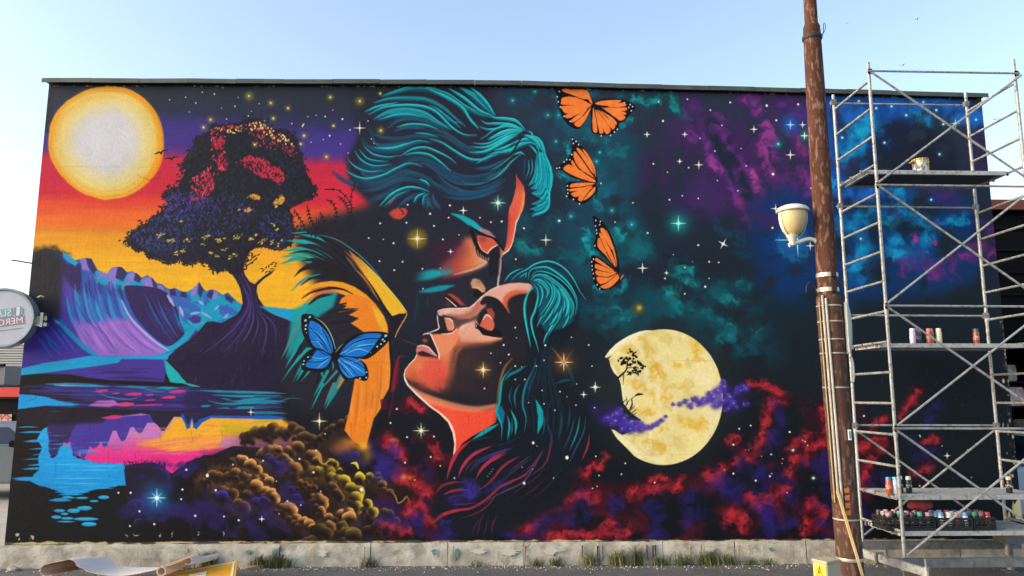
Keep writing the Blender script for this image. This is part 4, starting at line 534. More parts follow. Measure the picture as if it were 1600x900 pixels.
# ------------------------------------------------------------ orange butterflies
def paint_orange():
    K = '#12131b'; O = '#f2823c'
    def wing(out, cells, Z, fold):
        fill(Z(out), K, 1.1, smooth=4)
        for c in cells:
            q = np.array(Z(c)); m = q.mean(0); fill(q, O, 1.0, smooth=4); blob(m[0], m[1], 4, 3, '#f79a50', .6)
    Z = lambda p: z(800, 100, 4, p)
    blob(895, 190, 24, 30, '#1a6a80', .6); blob(950, 195, 26, 18, '#1a6678', .5)
    CLIP[0] = mask([(700, 137), (1100, 139), (1100, 500), (700, 500)], .8)
    wing([(265, 150), (310, 120), (430, 130), (490, 200), (515, 262), (470, 330), (425, 402), (370, 394), (320, 340), (292, 270), (282, 200)], [[(310, 165), (345, 140), (440, 200), (452, 222), (380, 195)], [(345, 138), (420, 140), (470, 210), (455, 215)], [(428, 142), (470, 165), (502, 240), (488, 240)], [(308, 235), (320, 208), (400, 208), (490, 250), (480, 260), (320, 255)], [(314, 285), (318, 262), (470, 258), (480, 268), (350, 310)], [(335, 318), (460, 272), (485, 268), (362, 338)], [(370, 350), (470, 275), (440, 325), (385, 365)], [(388, 372), (440, 330), (494, 268), (470, 330), (425, 392)]], Z, 0)
    wing([(505, 262), (545, 224), (620, 214), (700, 225), (772, 262), (750, 300), (705, 350), (670, 370), (640, 350), (570, 310)], [[(520, 250), (560, 230), (660, 224), (682, 232), (620, 262)], [(600, 264), (690, 240), (712, 262), (640, 270)], [(590, 272), (660, 272), (715, 272), (710, 292), (650, 290)], [(580, 272), (700, 298), (708, 318), (640, 305)], [(560, 270), (600, 285), (706, 325), (680, 355), (640, 330)]], Z, 0)
    wing([(498, 268), (560, 290), (640, 345), (668, 380), (640, 430), (590, 446), (540, 440), (500, 424), (494, 340)], [[(505, 290), (512, 280), (535, 415), (510, 425), (503, 380)], [(518, 285), (545, 340), (572, 420), (550, 435), (540, 400)], [(525, 285), (570, 340), (615, 400), (608, 430), (580, 428)], [(535, 285), (600, 340), (645, 380), (635, 408), (615, 395)], [(550, 290), (620, 330), (655, 365), (645, 380), (600, 335)]], Z, 0)
    CLIP[0] = None
    wing([(372, 455), (405, 490), (460, 535), (505, 610), (530, 690), (528, 750), (440, 728), (370, 705), (310, 665), (268, 652), (345, 600), (378, 530)], [[(402, 530), (430, 535), (490, 620), (510, 690), (440, 590)], [(440, 535), (470, 555), (515, 640), (524, 710), (500, 640)], [(385, 580), (400, 550), (500, 690), (515, 712), (420, 650)], [(378, 600), (420, 660), (510, 718), (518, 738), (430, 690), (375, 630)], [(322, 660), (345, 630), (375, 636), (500, 722), (505, 738), (400, 705)]], Z, 0)
    wing([(524, 750), (470, 738), (350, 738), (338, 790), (345, 830), (390, 856), (440, 874), (490, 845), (526, 790)], [[(362, 770), (385, 745), (500, 742), (510, 752), (420, 768)], [(362, 795), (365, 780), (430, 772), (505, 758), (440, 790)], [(372, 818), (380, 803), (470, 780), (500, 766), (410, 830)], [(412, 845), (440, 800), (505, 765), (460, 820), (436, 858)], [(445, 850), (480, 805), (520, 765), (515, 800), (475, 840)]], Z, 0)
    stroke(Z([(520, 750), (530, 790), (522, 840)]), [1.5, 2.4, .6], K); stroke(Z([(530, 780), (550, 750), (560, 738)]), [.8, 1.4, .6], K)
    Z = lambda p: z(800, 300, 4, p)
    wing([(506, 152), (545, 168), (590, 215), (632, 300), (660, 400), (672, 505), (640, 475), (590, 420), (535, 365), (508, 340), (525, 280), (515, 210)], [[(550, 235), (575, 228), (600, 280), (635, 370), (590, 310)], [(585, 232), (615, 290), (648, 390), (655, 470), (630, 370)], [(545, 270), (560, 260), (600, 330), (640, 420), (645, 470), (590, 370)], [(535, 340), (545, 285), (590, 380), (630, 455), (580, 390)]], Z, 0)
    wing([(668, 505), (610, 455), (540, 408), (500, 396), (490, 440), (498, 510), (515, 570), (548, 612), (610, 605), (655, 580), (676, 540)], [[(522, 430), (530, 412), (570, 440), (640, 490), (590, 470)], [(522, 450), (560, 460), (640, 495), (600, 500), (525, 480)], [(525, 490), (590, 502), (655, 500), (600, 530), (530, 520)], [(530, 530), (600, 535), (655, 508), (600, 560), (548, 575)], [(552, 590), (600, 565), (665, 508), (670, 540), (620, 592), (580, 604)]], Z, 0)
    stroke(Z([(665, 510), (678, 545), (670, 590)]), [2, 2.6, .6], '#241a20'); stroke(Z([(678, 545), (695, 518)]), [1, 2.2, 1.2], '#d8926c')
    W = '#f0ece4'
    for a, b in [(290, 150), (296, 172), (290, 236), (302, 268), (326, 326), (364, 358), (283, 205), (702, 242), (738, 254), (754, 266), (746, 292), (730, 272), (658, 408), (616, 446), (558, 449), (640, 425), (378, 470), (400, 484), (384, 496), (416, 504), (374, 566), (362, 598), (326, 612), (296, 648), (280, 652), (342, 598), (346, 762), (348, 786), (349, 808), (342, 826), (384, 846), (422, 874), (556, 746)]: oval(800+a/4, 100+b/4, 1.1, 1.3, W, 1, .4)
    for a, b in [(524, 178), (552, 184), (548, 204), (522, 212), (528, 238), (530, 258), (518, 336), (510, 420), (498, 436), (500, 462), (502, 486), (508, 510), (512, 540), (532, 580), (548, 604)]: oval(800+a/4, 300+b/4, .9, 1.6, W, 1, .2)
# ------------------------------------------------------------ the man's hair and face
def paint_man():
    fill([(575, 165), (600, 145), (640, 136), (700, 136), (750, 140), (775, 180), (815, 195), (850, 225), (862, 280), (855, 335), (830, 340), (800, 270), (770, 300), (700, 330), (640, 335), (580, 320), (548, 290), (540, 250), (560, 210)], '#272b3e', 14)
    Z = lambda p: z(400, 100, 4, p)
    hair = [([(780, 205), (880, 170), (960, 150), (1060, 150), (1160, 180), (1260, 240), (1330, 330), (1390, 400)], 6), ([(735, 245), (830, 215), (950, 210), (1070, 220), (1170, 270), (1250, 340), (1310, 390)], 4.5), ([(680, 300), (760, 265), (890, 240)], 3), ([(700, 320), (800, 270), (930, 255), (1050, 265), (1130, 300), (1220, 390), (1300, 440), (1380, 445)], 3.5), ([(735, 345), (830, 300), (950, 290), (1050, 310), (1130, 360), (1220, 410)], 8), ([(765, 350), (860, 320), (960, 315), (1060, 335)], 3), ([(880, 395), (960, 375), (1060, 380), (1140, 410)], 2.6), ([(990, 430), (1060, 435), (1140, 455)], 2.2), ([(740, 525), (850, 525), (940, 500), (1030, 485)], 3.4), ([(900, 575), (980, 530), (1060, 520), (1130, 545), (1200, 580), (1250, 620)], 2.6), ([(930, 570), (1000, 555), (1080, 565), (1150, 610), (1215, 670)], 3), ([(555, 660), (620, 700), (700, 715), (800, 690), (880, 650), (960, 620), (1040, 640)], 2.6), ([(570, 590), (620, 640), (700, 670), (800, 665)], 2), ([(615, 540), (660, 600), (740, 635), (850, 625)], 2.4), ([(645, 535), (700, 590), (790, 607), (830, 605)], 2), ([(670, 510), (730, 560), (820, 580), (900, 570)], 2), ([(1090, 470), (1160, 490), (1240, 540), (1330, 590), (1420, 595), (1500, 560), (1600, 540)], 3), ([(1100, 150), (1200, 190), (1300, 260), (1400, 310), (1490, 330)], 5), ([(1200, 150), (1300, 210), (1400, 290), (1490, 325)], 4), ([(1270, 145), (1350, 190), (1440, 270), (1495, 325)], 7), ([(1340, 145), (1420, 220), (1495, 322)], 6), ([(1060, 150), (1180, 200), (1290, 270), (1340, 350), (1390, 405)], 4), ([(1080, 255), (1150, 290), (1210, 350), (1290, 370)], 2), ([(1110, 265), (1200, 330), (1280, 400)], 2.2), ([(770, 890), (850, 810), (940, 770), (1020, 775), (1085, 800)], 3), ([(800, 890), (880, 820), (960, 790)], 2.2), ([(1020, 720), (1060, 735), (1085, 760)], 2.6), ([(985, 865), (1010, 825), (1060, 805)], 2.6), ([(1040, 880), (1050, 830), (1080, 808)], 2.4), ([(900, 520), (1000, 480), (1100, 490)], 2)]
    dull = [((700, 380), (720, 430), (800, 460), (900, 465), (1000, 450), (1100, 470), (1200, 500)), ((660, 470), (700, 520), (800, 545), (900, 540), (1000, 505)), ((560, 660), (700, 740), (820, 720), (920, 670), (1000, 690), (1100, 740), (1220, 800)), ((600, 730), (720, 770), (850, 740), (960, 690), (1060, 720), (1160, 790), (1280, 820)), ((660, 800), (780, 780), (900, 730), (1000, 730), (1100, 780)), ((700, 860), (800, 820), (900, 760)), ((960, 620), (1060, 620), (1160, 680), (1260, 740), (1400, 750)), ((900, 600), (1040, 590), (1160, 650), (1280, 720), (1450, 730)), ((1130, 690), (1220, 770), (1340, 810), (1460, 790), (1560, 720)), ((1180, 640), (1280, 700), (1420, 700), (1540, 640)), ((820, 400), (900, 350), (1000, 340), (1100, 370), (1200, 440)), ((860, 420), (940, 395), (1060, 400)), ((1060, 420), (1180, 440), (1300, 520), (1400, 560)), ((1180, 820), (1300, 830), (1420, 810), (1540, 760)), ((720, 440), (760, 500), (860, 500), (980, 470)), ((1090, 820), (1080, 860), (1110, 900)), ((1110, 810), (1120, 860), (1160, 900)), ((1060, 830), (1060, 900)), ((880, 890), (960, 830), (1050, 800)), ((640, 620), (760, 660), (880, 640), (980, 590), (1080, 600)), ((480, 660), (560, 720), (640, 750)), ((640, 640), (700, 690), (800, 670)), ((1370, 650), (1460, 640), (1560, 590)), ((1420, 720), (1500, 690), (1580, 640))]
    for P in dull:
        for k in range(4):
            q = np.array(Z(P))+[rng.uniform(-3, 3), rng.uniform(-4, 4)]; stroke(q, [.5, rng.uniform(2, 5), rng.uniform(2, 5), .5], DULL[rng.randint(4)], .6, 2.5)
    for k, (P, w) in enumerate(hair):
        q = np.array(Z(P)); stroke(q+[1, 2.2], [.5, w*1.5, w*1.5, .5], '#135a74', .8, 2.6); stroke(q, [.4, w, w, w*.8, .4], '#14a8b8' if k % 3 else '#18b6c0', .97, 1.3)
        if w > 2.4: stroke(q-[0, w*.28], [.3, w*.35, w*.35, .3], '#4cd0cc', .7, 1)
        if w > 4:
            for j in range(3): stroke(q+[rng.uniform(-1, 1), rng.uniform(-w*.4, w*.5)], [.2, .9, .9, .2], '#0d5468', .8, .9)
    Z = lambda p: z(690, 130, 7.965, p)
    for P, w in [([(490, 460), (560, 500), (680, 500), (850, 510), (980, 560), (1040, 590)], 4), ([(470, 540), (560, 570), (680, 565), (800, 520), (900, 540), (1010, 580)], 3.6), ([(600, 400), (660, 430), (800, 440), (930, 470), (1040, 580)], 5), ([(480, 695), (560, 650), (650, 580), (780, 540), (900, 550), (1000, 590)], 2), ([(570, 705), (680, 650), (800, 600), (960, 590)], 5), ([(600, 700), (720, 630), (850, 590), (1000, 592)], 7), ([(390, 745), (500, 755), (600, 740), (720, 680), (860, 620), (1000, 590)], 3), ([(360, 790), (480, 800), (600, 780), (760, 700), (900, 640), (1010, 595)], 4), ([(640, 780), (760, 710), (900, 640)], 8), ([(340, 860), (450, 860), (560, 840), (700, 770), (830, 700), (950, 640)], 4.5), ([(560, 900), (700, 860), (850, 830), (980, 760), (1100, 730), (1180, 770), (1220, 880)], 6), ([(860, 770), (950, 720), (1080, 690), (1180, 720), (1240, 800), (1280, 900)], 5), ([(1060, 590), (1120, 620), (1130, 660), (1200, 690), (1250, 760), (1300, 900)], 5), ([(1000, 650), (1080, 660), (1180, 720), (1240, 830)], 6), ([(650, 840), (780, 800), (900, 740)], 4), ([(900, 890), (980, 860), (1030, 890)], 3), ([(1090, 770), (1150, 820), (1200, 900)], 3)]:
        q = np.array(Z(P)); stroke(q+[.6, 1.4], [.4, w*1.2, w*1.2, .4], '#0f5c70', .9, 2); stroke(q, [.3, w*.8, w*.9, .4], '#15aebc', .97, 1.3); stroke(q-[0, w*.25], [.2, w*.3, w*.3, .2], '#5ad6d0', .75, .9)
    stroke(Z([(870, 880), (920, 800), (980, 700), (1060, 600)]), [2, 3, 2.4, 2], '#1b2a38', .95, 1.2)
    Z = lambda p: z(690, 240, 7.965, p)
    for P, w, c in [([(430, 130), (550, 50), (700, 10)], 3, '#17b0bc'), ([(600, 210), (700, 160), (800, 90), (920, -10)], 2, '#2f9ca8'), ([(580, 340), (680, 290), (780, 200), (870, 100), (1000, 0)], 2.6, '#2cb4b8'), ([(250, 350), (350, 380), (500, 370), (620, 330)], 2.2, '#2a7890'), ([(0, 420), (100, 490), (300, 500), (450, 480), (600, 420), (740, 330)], 6, '#1f5078'), ([(380, 440), (500, 420), (640, 370), (760, 280)], 4, '#1f4a68'), ([(450, 260), (560, 250), (680, 220)], 3, '#1f4a68')]: stroke(Z(P), [.4, w, w, .4], c, .9, 1.8)
    lock = [(1180, -20), (1280, -20), (1330, 80), (1370, 180), (1385, 290), (1375, 390), (1352, 480), (1352, 600), (1335, 690), (1280, 740), (1200, 770), (1110, 790), (1130, 770), (1180, 740), (1100, 765), (1170, 715), (1090, 690), (1200, 650), (1110, 625), (1240, 570), (1200, 540), (1110, 490), (1200, 450), (1100, 440), (1180, 360), (1080, 400), (1150, 280), (1170, 100)]
    fill(Z(lock), '#148a9e', 1.6); CLIP[0] = mask(Z(lock), 1.6)
    between(Z([(1180, -20), (1180, 200), (1110, 420)]), Z([(1280, -20), (1380, 300), (1350, 500)]), 22, [1, 3.4, 3.4, 1], ['#18bcc8', '#0f6f88', '#14a4b4', '#2accd0', '#0d5a72'], .95, .03, 1.4, .2)
    between(Z([(1300, 380), (1240, 480), (1110, 500)]), Z([(1350, 640), (1280, 730), (1110, 790)]), 16, [3.6, 3, .6], ['#18bcc8', '#0e6078', '#16a8b8', '#0c4c64', '#24c8cc'], .95, .03, 1.4, .1)
    stroke(Z([(1300, 20), (1360, 200), (1370, 350), (1345, 500), (1340, 680)]), [3, 4.5, 5, 4, 2], '#1ac4d0', .95, 2); CLIP[0] = None
    for P in [[(1080, 80), (1085, 200), (1045, 320)], [(1170, 90), (1175, 200), (1140, 300), (1080, 400)], [(1120, 60), (1130, 200), (1090, 300)], [(1040, 60), (1030, 200), (1010, 280)]]: stroke(Z(P), [.8, 2, 1.8, .4], '#22a8b0', .85)
    fill(Z([(960, 60), (1060, 60), (1050, 300), (1010, 330), (950, 200)]), '#1d3550', 6, .7)
    # forehead and nose in orange light
    fh = [(806, 270), (809, 277), (814, 284), (818.5, 291), (820.5, 303), (819.5, 318), (817, 328), (812, 338), (807, 349), (805, 362), (802, 376), (799.5, 384), (795, 392), (787, 398), (784, 402), (783, 420), (779, 446), (777, 446), (779, 420), (781, 402), (781, 393), (779, 383), (786, 391), (790, 386), (792, 372), (793.5, 355), (794, 338), (795.5, 326), (800, 316), (804, 303), (806.5, 290)]
    fill(fh, lg((780, 440), (812, 280), [(0, '#f0d0c0'), (.2, '#f0b8a0'), (.35, '#e4664c'), (.6, '#dc5a48'), (.85, '#e46c50'), (1, '#b44a48')]), 1.4)
    CLIP[0] = mask(fh, 1.2); stroke([(819, 300), (816, 325), (806, 350)], [2, 6, 3], '#eca05c', .75, 5); stroke([(813, 336), (807, 348), (805, 362), (801, 380), (795, 391), (786, 397)], [1, 2.6, 3, 3, 2.6, 2], '#fbe6da', .95, 1.4); stroke([(794, 335), (795, 355), (792, 380)], [4, 5, 3], '#c83c3c', .5, 4); CLIP[0] = None
    stroke([(781, 404), (779.5, 425), (777.5, 446)], [2, 2.4, 2], '#f6e6dc')
    blob(690, 410, 46, 30, '#3a2636', .5, -.3); blob(720, 452, 30, 18, '#33252f', .55); blob(700, 470, 24, 14, '#3c2830', .5)
    # closed eye, brow, cheek
    fill([(690, 330), (790, 340), (778, 440), (690, 450), (650, 420), (680, 380)], '#2a2a3c', 26, .6)
    cheek = [(728, 372), (738, 372), (744, 384), (750, 396), (758, 402), (764, 404), (762, 411), (752, 417), (738, 423), (716, 430), (694, 434), (682, 428), (690, 414), (706, 400), (718, 386)]
    fill(cheek, lg((690, 425), (765, 405), [(0, '#8a4a52'), (.35, '#c85a48'), (.65, '#e08050'), (1, '#f0c0a8')]), 15, .95); blob(704, 396, 30, 20, '#58283c', .55, -.5); blob(722, 390, 12, 12, '#8a4450', .45); stroke([(764, 404), (756, 413), (738, 421), (710, 429)], [2, 4, 3, 1], '#f0c4ae', .7, 4); fill([(672, 384), (704, 374), (716, 380), (700, 398), (680, 408)], '#3c2238', 14, .6)
    stroke([(736, 356), (741, 374), (746, 385), (753, 394), (762, 400)], [5, 6, 6, 5, 4], '#1a1a22', 1, 1.4)
    for x in range(5): stroke([(744+x*4, 388+x*3), (746+x*4, 398+x*2.6), (749+x*4, 402+x*1.6)], [2.5, 1.5, .3], '#1a1a22')
    lid = [(745, 368), (752, 368), (762, 370), (770, 374), (779, 382), (772, 386), (766, 391), (762, 397), (755, 392), (749, 385), (746, 377)]
    fill(lid, '#d85c48', 2); blob(754, 374, 6, 5, '#6a4450', .7); stroke([(747, 378), (753, 390), (762, 396)], [1, 2, 1.4], '#f0b8a4', .9); stroke([(762, 396), (767, 389), (779, 382)], [1.5, 2.4, 1.2], '#f6dccc', .95); stroke([(764, 371), (772, 375), (779, 382)], [1, 2, 1], '#f0a88c', .9)
    fill([(766, 394), (771, 388), (778, 384), (781, 392), (781, 404), (779, 430), (764, 436), (763, 410), (764, 400)], '#22232e', 5)
    stroke([(706, 334), (722, 340), (738, 350), (752, 360)], [2, 8, 11, 7], '#17b0c0', .95, 4); stroke([(752, 359), (762, 364), (773, 371)], [6, 8, 2], '#b88c90', .9, 4); stroke([(733, 352), (752, 365), (768, 371), (776, 377), (787, 391)], [1, 3.5, 3, 3.5, 3], '#171820', 1, 1.2)
    stroke([(618, 438), (646, 433), (672, 429), (704, 424)], [3, 14, 15, 4], '#17a8b4', .92, 8); stroke([(690, 424), (706, 421)], [6, 10, 4], '#5c7080', .6, 8); stroke([(655, 456), (680, 452), (710, 446)], [2, 8, 9, 1], '#17a0b0', .9, 5)
    for x, y, h in [(652, 474, 16), (668, 474, 8), (648, 490, 10), (640, 400, 12)]: stroke([(x, y-h), (x, y+h)], [1, 4, 1], '#24506a', .5, 4)
    fill([(607, 334), (613, 328), (622, 325), (633, 325), (637, 330), (633, 338), (625, 343), (614, 341)], '#cc4c40', 3.5); stroke([(624, 326), (630, 332), (628, 336)], [1, 3, 1], '#4a2430', .9, 2); stroke([(608, 320), (614, 312), (618, 310)], [1, 4, 1], '#b84a48', .8, 3)
    fill([(735, 443), (738, 436), (744, 435), (750, 438), (755, 444), (759, 451), (757, 457), (752, 456), (746, 451), (738, 450)], '#c89476', 3); stroke([(738, 449), (747, 450), (754, 456)], [1.5, 3, 2], '#f0a880', .9, 2); blob(748, 440, 5, 4, '#7a7462', .6); fill([(742, 452), (748, 453), (755, 460), (748, 466), (738, 462)], '#1a1b22', 2)
    fill([(699, 459), (706, 459), (716, 465), (724, 474), (728, 477), (720, 477), (708, 468)], '#a84448', 3); fill([(696, 464), (702, 462), (714, 472), (720, 479), (710, 480), (700, 474)], '#20202a', 1.6); stroke([(696.5, 465), (704, 471), (713, 479)], [1, 2, 1.6], '#f4cfc0'); blob(700, 475, 6, 5, '#7a4038', .6)
# ------------------------------------------------------------ the woman's face
def paint_woman():
    outl = [(833, 447), (826.5, 442.7), (813, 441.4), (796, 442), (779, 446), (765, 453), (751, 464), (740, 475), (733, 480), (720, 481), (700, 481.3), (690, 482), (684, 485), (682, 490), (683, 500), (685, 512), (678, 516), (670, 519), (662, 521), (660, 525), (658.5, 530), (659, 536), (652, 540), (649.5, 546), (651, 553), (648, 560), (640, 568), (633, 577), (630.5, 586), (632, 594), (636, 602), (650, 617), (670, 635), (687, 647), (700, 660), (707, 676), (710, 694), (707.5, 716), (714, 706), (722, 693), (737, 682), (755, 672), (775, 660), (778, 640), (782, 622), (790, 610), (812, 590), (822, 560), (828, 520), (834, 480)]
    fill(outl, '#262730', 2)
    M = mask(outl, 1.4); CLIP[0] = M
    # neck
    neck = [(650, 612), (668, 622), (690, 630), (715, 637), (740, 641), (765, 640), (782, 634), (782, 660), (740, 684), (716, 712), (700, 720), (690, 660)]
    fill(neck, '#f4563c', 5); stroke([(642, 606), (662, 620), (690, 630), (715, 636), (745, 639), (780, 633)], [6, 13, 12, 10, 8, 6], '#e8926c', .85, 6); blob(700, 650, 14, 16, '#e86a50', .6)
    stroke([(632, 590), (638, 603), (652, 618), (672, 636), (690, 649), (702, 662), (709, 680), (710, 700), (707, 718)], [3, 5, 5, 5, 5, 5, 5, 4, 3], '#fbe4dc', .95, 2.2)
    # chin and cheek
    chin = [(651, 553), (660, 556), (685, 560), (700, 545), (707, 500), (740, 486), (760, 500), (783, 524), (783, 531), (766, 536), (742, 538), (724, 542), (716, 552), (712, 566), (708, 584), (700, 602), (690, 614), (668, 606), (648, 596), (634, 590), (628, 586), (633, 575), (648, 558)]
    fill(chin, '#df7652', 7); fill([(672, 560), (690, 562), (700, 572), (700, 600), (684, 610), (660, 600), (655, 578)], '#e2574a', 18, .85)
    blob(645, 590, 10, 12, '#b8543c', .6); blob(660, 603, 18, 7, '#8a4438', .7, .5); blob(692, 612, 14, 7, '#4a2c30', .8, .3); blob(655, 572, 6, 8, '#e08a60', .6)
    stroke([(712, 546), (708, 562), (706, 585), (700, 604)], [6, 10, 12, 10], '#6e463c', .75, 9); stroke([(716, 543), (740, 540), (770, 536)], [8, 7, 3], '#8a5a4c', .6, 7)
    blob(697, 548, 8, 20, '#f0966a', .8); blob(700, 530, 12, 10, '#f0986c', .8)
    fill([(712, 520), (722, 506), (742, 500), (752, 512), (756, 520), (768, 525), (783, 528), (764, 533), (740, 534), (722, 534)], '#eab09a', 7, .95); stroke([(720, 512), (735, 502), (744, 499)], [3, 6, 3], '#f2d2c4', .9, 3); stroke([(752, 520), (768, 525), (783, 528)], [2, 4, 2], '#f4c4ae', .8, 3)
    blob(728, 566, 22, 30, '#5c3c38', .5); blob(748, 552, 34, 14, '#4a3236', .5); blob(722, 604, 34, 12, '#4c3032', .55, .2); blob(765, 600, 30, 26, '#33262e', .6)
    # forehead, nose bridge
    fill([(684, 486), (700, 481), (733, 480), (751, 464), (765, 453), (779, 446), (796, 442), (813, 441), (827, 442), (834, 447), (826, 458), (808, 458), (797, 462), (790, 472), (792, 488), (786, 484), (774, 474), (762, 470), (756, 474), (758, 482), (744, 492), (728, 497), (712, 494), (692, 492), (684, 500)], '#e0aa9c', 5)
    stroke([(795, 490), (789, 476), (793, 464), (806, 457), (824, 455)], [3, 8, 9, 8, 3], '#d4603e', .9, 5); blob(815, 450, 14, 4, '#dca090', .8); stroke([(740, 484), (752, 474), (760, 482)], [6, 10, 4], '#b86048', .75, 5); blob(735, 490, 16, 6, '#b8705c', .7, -.3); blob(712, 489, 12, 5, '#e0a898', .8); blob(698, 487, 10, 4, '#f0c8bc', .8)
    stroke([(684, 486), (700, 482), (732, 480.5), (748, 467), (764, 454), (780, 447)], [2, 2.5, 2.5, 2.5, 3, 2], '#f6dcd2', .8, 1.8)
    fill([(700, 500), (712, 497), (734, 498), (750, 490), (752, 498), (736, 503), (722, 508), (714, 514), (710, 506)], '#493e45', 6, .85); stroke([(700, 492), (722, 495), (740, 489), (752, 480)], [3, 7, 7, 3], '#a86e5a', .75, 5); fill([(752, 484), (762, 478), (772, 480), (790, 490), (800, 490), (830, 470), (830, 530), (790, 530), (776, 520), (758, 520), (748, 510), (745, 500)], '#26262f', 5)
    # nose
    fill([(683, 492), (690, 494), (694, 502), (697, 512), (700, 518), (692, 520), (686, 514)], '#2d2630', 2.5); fill([(694, 496), (702, 497), (709, 504), (711, 511), (708, 516), (700, 517), (697, 508)], '#e0937c', 2.5); stroke([(696, 497), (704, 499), (710, 508), (709, 514)], [1, 2.4, 2.4, 1], '#f8d8cc', .9, 1.4); stroke([(708, 503), (711, 511), (708, 517), (700, 519)], [1, 2, 2, 1], '#2c2028', .9, 1.2)
    fill([(676, 519), (686, 514), (698, 518), (708, 517), (704, 521), (690, 522)], '#221f28', 1.4); stroke([(683, 494), (684, 504), (685.5, 513), (678, 517), (668, 520)], [2, 2.4, 2.2, 2, 1.4], '#f8e4dc', .95, 1)
    # lips
    fill([(672, 522), (690, 522), (706, 520), (716, 514), (716, 530), (704, 548), (686, 560), (684, 552), (680, 540)], '#ea9068', 4); stroke([(673, 522), (677, 532), (681, 542), (685, 552), (686, 560)], [2.5, 3, 3, 3, 2], '#f8dcd0', .95, 1.5); stroke([(690, 522), (704, 521), (714, 514)], [1, 2.4, 1], '#f8d4c4', .9, 1.8)
    fill([(660, 525), (668, 523), (673, 525), (677, 534), (682, 545), (685, 555), (682, 556), (672, 546), (662, 538), (658, 534)], '#25222b', 1.4); blob(664, 532, 5, 4, '#a86a50', .85); stroke([(660, 524), (664, 521.5), (671, 521.5)], [1.4, 2.4, 1.4], '#f0d4c8', .95)
    fill([(650, 552), (650, 546), (652, 541), (657, 539), (664, 540), (670, 542), (676, 549), (683, 556), (676, 557), (664, 552), (656, 553)], '#c87c7c', 1.4); stroke([(652, 541), (660, 540), (669, 543), (676, 550), (682, 556)], [1.4, 3, 3, 2.6, 1.6], '#f0bcb0', .95, 1.4); fill([(652, 551), (660, 548), (670, 552), (680, 557), (668, 557), (656, 556)], '#40202c', 1.6)
    stroke([(651, 553), (648, 560), (640, 568), (633, 577), (631, 586), (633, 595), (638, 604)], [1.6, 2.4, 3, 3, 3, 3, 2.5], '#fdf2ee', .97, 1.3)
    CLIP[0] = None
    # eye and brow
    fill([(760, 483), (768, 481), (773, 490), (772, 498), (764, 494)], '#a8483e', 3); fill([(749, 509), (753, 501), (760, 491.5), (766, 495), (771, 501), (773, 508), (770, 517), (764, 518), (756, 514)], '#d86c54', 2); stroke([(754, 500), (760, 492), (766, 495), (770, 500)], [1, 3, 2.6, 1], '#f6d0c4', .9, 1.6)
    fill([(741, 501), (747, 509), (753, 512), (759, 516), (768, 517), (774, 512), (786, 522), (783, 528), (768, 526), (754, 523), (748, 515)], '#17181f', 1.6)
    for k in range(9): x, y = 747+k*3.2, 509+k*1.5; stroke([(x, y), (x-3, y+4), (x-5+k*.4, y-4 if k < 3 else y+6)], [2, 1.4, .3], '#17181f')
    stroke([(754, 473), (759, 468), (767, 469), (777, 474), (787, 484), (796, 494)], [7, 11, 12, 10, 7, 2], '#22232b', 1, 2)
    stroke([(624, 528), (634, 533), (642, 536), (652, 539)], [.5, 1.4, 1.6, 1], '#6c3038', .9, 1.4)
    stroke([(800, 560), (790, 572), (783, 590), (779, 612), (776, 632)], [1, 3, 3.5, 3, 1], '#b07c3c', .75, 4)
